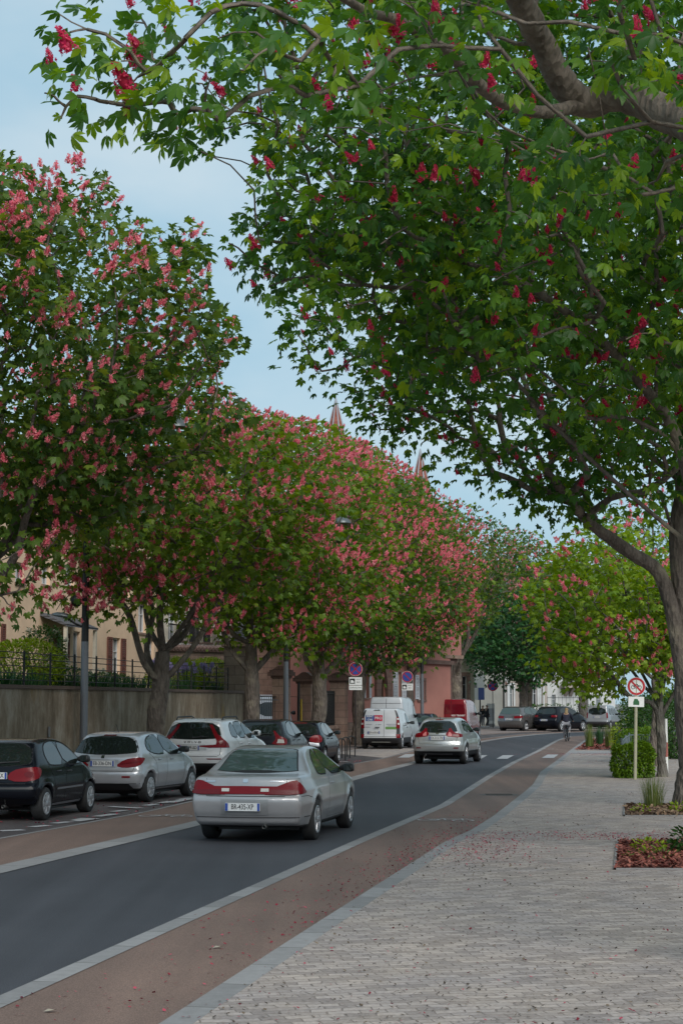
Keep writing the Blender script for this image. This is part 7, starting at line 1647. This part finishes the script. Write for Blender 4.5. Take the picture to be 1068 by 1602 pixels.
def figure(root, J, clothes, hair, hairm, shoe_m, longhair=False):
    """J: joints of the pose. One continuous body, clothes over it."""
    names = ['pelvis', 'waist', 'chest', 'neck', 'head', 'crown', 'lsh', 'lel', 'lwr', 'rsh', 'rel', 'rwr', 'lhip', 'lkn', 'lan', 'lto', 'rhip', 'rkn', 'ran', 'rto']
    rad = dict(pelvis=(.145, .11), waist=(.125, .095), chest=(.155, .105), neck=.052, head=(.075, .09), crown=(.07, .08), lsh=.058, lel=.042, lwr=.028, rsh=.058, rel=.042, rwr=.028, lhip=.085, lkn=.055, lan=.038, lto=.03, rhip=.085, rkn=.055, ran=.038, rto=.03)
    V = [J[n] for n in names]; Rd = [rad[n] for n in names]; ix = {n: i for i, n in enumerate(names)}
    E = [('pelvis', 'waist'), ('waist', 'chest'), ('chest', 'neck'), ('neck', 'head'), ('head', 'crown'), ('chest', 'lsh'), ('lsh', 'lel'), ('lel', 'lwr'), ('chest', 'rsh'), ('rsh', 'rel'), ('rel', 'rwr'), ('pelvis', 'lhip'), ('lhip', 'lkn'), ('lkn', 'lan'), ('lan', 'lto'), ('pelvis', 'rhip'), ('rhip', 'rkn'), ('rkn', 'ran'), ('ran', 'rto')]
    E = [(ix[a], ix[b]) for a, b in E]
    for s in ('l', 'r'):       # palm, five bent fingers
        w_ = Vector(J[s + 'wr']); e = Vector(J[s + 'el']); d = (w_ - e).normalized(); side = d.cross(Vector((0, 1, 0)));  side = side.normalized() if side.length > .1 else Vector((1, 0, 0))
        palm = w_ + d * .055; V.append(tuple(palm)); Rd.append((.03, .018)); ip = len(V) - 1; E.append((ix[s + 'wr'], ip)); dn = side.cross(d)
        for k, (o, L) in enumerate(((-.028, .062), (-.010, .074), (.010, .070), (.027, .056))):
            a = palm + side * o + d * .035; b = a + d * L * .55 + dn * .012; c = b + d * L * .35 + dn * .028
            for q, r in ((a, .010), (b, .009), (c, .0075)): V.append(tuple(q)); Rd.append(r)
            n = len(V); E += [(ip, n - 3), (n - 3, n - 2), (n - 2, n - 1)]
        a = w_ + d * .02 + side * -.034; b = a + d * .035 - side * .018 + dn * .012
        for q, r in ((a, .011), (b, .009)): V.append(tuple(q)); Rd.append(r)
        n = len(V); E += [(ip, n - 2), (n - 2, n - 1)]
    skin_body('body', V, E, Rd, m_skin, root, 0)
    jk, tr = clothes
    def sub(ns, es, sc, m, nm, add=.016): 
        ii = {n: i for i, n in enumerate(ns)}
        return skin_body(nm, [J[n] for n in ns], [(ii[a], ii[b]) for a, b in es], [tuple(q * sc + add for q in (rad[n] if isinstance(rad[n], tuple) else (rad[n], rad[n]))) for n in ns], m, root, 0)
    J = dict(J); 
    for s in ('l', 'r'):
        a, b = Vector(J[s + 'el']), Vector(J[s + 'wr']); J[s + 'wr'] = tuple(a + (b - a) * .93); a, b = Vector(J[s + 'kn']), Vector(J[s + 'an']); J[s + 'an'] = tuple(a + (b - a) * .94)
    J['neck'] = tuple(Vector(J['chest']).lerp(Vector(J['neck']), .62))
    sub(['waist', 'pelvis', 'chest', 'neck', 'lsh', 'lel', 'lwr', 'rsh', 'rel', 'rwr'], [('pelvis', 'waist'), ('waist', 'chest'), ('chest', 'neck'), ('chest', 'lsh'), ('lsh', 'lel'), ('lel', 'lwr'), ('chest', 'rsh'), ('rsh', 'rel'), ('rel', 'rwr')], 1.05, jk, 'jacket', .02)
    sub(['pelvis', 'lhip', 'lkn', 'lan', 'rhip', 'rkn', 'ran'], [('pelvis', 'lhip'), ('lhip', 'lkn'), ('lkn', 'lan'), ('pelvis', 'rhip'), ('rhip', 'rkn'), ('rkn', 'ran')], 1.03, tr, 'trousers', .016)
    h = Vector(J['head']); cr = Vector(J['crown']); ne = Vector(J['neck']); f = Vector(J['face']); bk = -f
    hv = [tuple(cr + bk * .01 + Vector((0, 0, .015))), tuple(h.lerp(cr, .4) + bk * .045), tuple(h + bk * .06 - Vector((0, 0, .02)))]; hr = [(.085, .09), (.098, .09), (.08, .07)]
    if longhair: hv += [tuple(ne + bk * .075 + Vector((0, 0, .03))), tuple(ne + bk * .12 - Vector((0, 0, .09)))]; hr += [(.10, .055), (.10, .035)]
    skin_body(hair, hv, [(i, i + 1) for i in range(len(hv) - 1)], hr, hairm, root, 0)
    # face: nose, eyes, mouth, ears
    mb = MB(); c = h.lerp(cr, .25); sd = f.cross(Vector((0, 0, 1))).normalized()
    mb.tube([c + f * .085 + Vector((0, 0, .02)), c + f * .112 - Vector((0, 0, .02)), c + f * .09 - Vector((0, 0, .032))], [.008, .014, .008], 6)
    for s in (-1, 1): mb.tube([c + sd * s * .082 + Vector((0, 0, .025)), c + sd * s * .09 - Vector((0, 0, .02))], [.014, .010], 6)
    mb.build('face_features', m_skin, root)
    mb = MB()
    for s in (-1, 1): mb.lathe([(.001, .008), (.010, .004), (.012, 0)], 8, M=Matrix.Translation(c + f * .083 + sd * s * .032 + Vector((0, 0, .022))) @ f.to_track_quat('Z', 'Y').to_matrix().to_4x4())
    mb.build('eyes', m_ink, root); mb = MB(); mb.tube([c + f * .086 - sd * .022 - Vector((0, 0, .055)), c + f * .092 - Vector((0, 0, .057)), c + f * .086 + sd * .022 - Vector((0, 0, .055))], .006, 5); mb.build('mouth', m_signred, root)
    for s in ('l', 'r'):
        an, to = Vector(J[s + 'an']), Vector(J[s + 'to']); d = (to - an); d.z = 0; d.normalize(); z = to.z - .03
        mb = MB(); mb.tube([Vector((an.x, an.y, z + .035)) - d * .07, Vector((an.x, an.y, z + .055)) + d * .02, Vector((to.x, to.y, z + .035)) - d * .02, Vector((to.x, to.y, z + .025)) + d * .06], [.035, .05, .045, .025], 8); mb.build('shoe', shoe_m, root)
# bicycle + rider: rolls away along the cycle lane; local +Y = forward
g_ = G(886, 1160.5, .003); BY = R(-14)
bk = thing('bicycle', 'dark city bicycle ridden along the brown cycle lane', 'bicycle', (g_.x, g_.y + .25, .004), BY)
m_bikef = mat('bicycle_black', (.02, .02, .022), .4); wr = .345
for y in (0.0, 1.06):
    mb = MB(); mb.lathe([(wr - .035, -.018), (wr - .01, -.022), (wr, 0), (wr - .01, .022), (wr - .035, .018), (wr - .035, -.018)], 32, M=Matrix.Translation((0, y, wr)) @ Matrix.Rotation(math.pi / 2, 4, 'Z'), axis='y'); wo = mb.build('wheel', m_tyre, bk)
    mb = MB()
    for k in range(14): a = 2 * math.pi * k / 14; mb.tube([(0.02 * (-1) ** k, y, wr), (0, y + (wr - .03) * math.cos(a), wr + (wr - .03) * math.sin(a))], .003, 3, caps=False)
    mb.build('spokes', m_chrome, wo)
mb = MB()
for p in ([(0, .42, .29), (0, .28, .84)], [(0, .42, .29), (0, .88, .78)], [(0, .30, .74), (0, .86, .86)], [(0, .88, .74), (0, .85, .98)], [(.05, .0, wr), (.05, .42, .29)], [(-.05, .0, wr), (-.05, .42, .29)], [(.05, 0, wr), (.02, .29, .78)], [(-.05, 0, wr), (-.02, .29, .78)], [(.05, 1.06, wr), (.04, .90, .72)], [(-.05, 1.06, wr), (-.04, .90, .72)]): mb.tube(p, .016, 6)
mb.build('frame', m_bikef, bk); MB().tube([(-.29, .72, 1.05), (-.22, .84, 1.06), (0, .86, 1.0), (.22, .84, 1.06), (.29, .72, 1.05)], .013, 6).build('handlebar', m_bikef, bk); MB().tube([(0, .12, .90), (0, .24, .905), (0, .40, .90)], [.09, .075, .03], 8).build('saddle', m_ink, bk)
mb = MB(); mb.box(-.07, .07, -.12, .28, .715, .73); mb.tube([(.06, 0, wr), (.06, -.02, .72)], .006, 4); mb.tube([(-.06, 0, wr), (-.06, -.02, .72)], .006, 4); mb.build('luggage_rack', m_bikef, bk); MB().box(-.035, .035, -.14, -.12, .66, .70).build('rear_lamp', m_red, bk)
mb = MB()
for k in range(11):
    a0 = R(20 + 13 * k); a1 = R(33 + 13 * k); y0, z0, y1, z1 = (wr + .03) * math.cos(a0), wr + (wr + .03) * math.sin(a0), (wr + .03) * math.cos(a1), wr + (wr + .03) * math.sin(a1); mb.add([(-.03, -y0 * -1 * -1, z0), (.03, -y0, z0), (.03, -y1, z1), (-.03, -y1, z1)], [(0, 1, 2, 3)])
mb.build('mudguard', m_bikef, bk); mb = MB(); mb.tube([(.09, .42, .29), (.10, .42, .12)], .012, 5); mb.tube([(-.09, .42, .29), (-.10, .42, .46)], .012, 5); mb.box(.08, .19, .38, .46, .11, .13); mb.box(-.19, -.08, .38, .46, .45, .47); mb.build('pedals', m_bikef, bk)
pe = thing('person', 'cyclist with loose blond hair in a dark navy jacket and pale grey trousers', 'person', (g_.x, g_.y + .25, .004), BY)
J = dict(pelvis=(0, .20, 1.0), waist=(0, .24, 1.17), chest=(0, .33, 1.40), neck=(0, .38, 1.56), head=(0, .40, 1.66), crown=(0, .40, 1.75), lsh=(-.18, .34, 1.46), lel=(-.26, .48, 1.22), lwr=(-.29, .68, 1.09), rsh=(.18, .34, 1.46), rel=(.26, .48, 1.22), rwr=(.29, .68, 1.09), lhip=(-.10, .24, .96), lkn=(-.14, .58, .80), lan=(-.13, .44, .52), lto=(-.14, .52, .47), rhip=(.10, .24, .96), rkn=(.13, .46, .58), ran=(.12, .34, .20), rto=(.13, .46, .145), face=Vector((0, 1, 0)))
mirror_leg = dict(J); J['lkn'], J['rkn'] = (-.13, .46, .58), (.14, .58, .80); J['lan'], J['ran'] = (-.13, .34, .20), (.13, .44, .52); J['lto'], J['rto'] = (-.14, .46, .145), (.14, .52, .47)
figure(pe, J, (m_navyj, m_gtr), 'hair', m_blond, m_shoe, True)
def stander(px, Z, yaw, label, jk, tr, sc=1.0, walk=.12, hair=m_dhair):
    t = thing('person', label, 'person', (P(px, 1098, Z).x, Z, .05), yaw, 'people standing on the far pavement'); t.scale = (sc,) * 3
    J = dict(pelvis=(0, 0, .95), waist=(0, .0, 1.12), chest=(0, .0, 1.36), neck=(0, .02, 1.53), head=(0, .04, 1.63), crown=(0, .04, 1.72), lsh=(-.19, 0, 1.42), lel=(-.24, -.04, 1.14), lwr=(-.16, .16, 1.02), rsh=(.19, 0, 1.42), rel=(.25, -.03, 1.15), rwr=(.22, .10, .92), lhip=(-.10, 0, .92), lkn=(-.11, walk, .50), lan=(-.12, walk * .6, .09), lto=(-.13, walk * .6 + .14, .03), rhip=(.10, 0, .92), rkn=(.11, .02, .49), ran=(.12, -walk, .09), rto=(.13, -walk + .14, .03), face=Vector((0, 1, 0)))
    figure(t, J, (jk, tr), 'hair', hair, m_shoe); return t
stander(755, 146.5, R(150), 'standing person in black jacket and grey trousers, nearer the information panel', m_jean, mat('grey_trousers', (.13, .13, .16), .8), 1.0)
stander(761, 145, R(-60), 'person in black clothes with white shoes, stepping beside the white board', m_jean, m_jean, 1.02, .22)
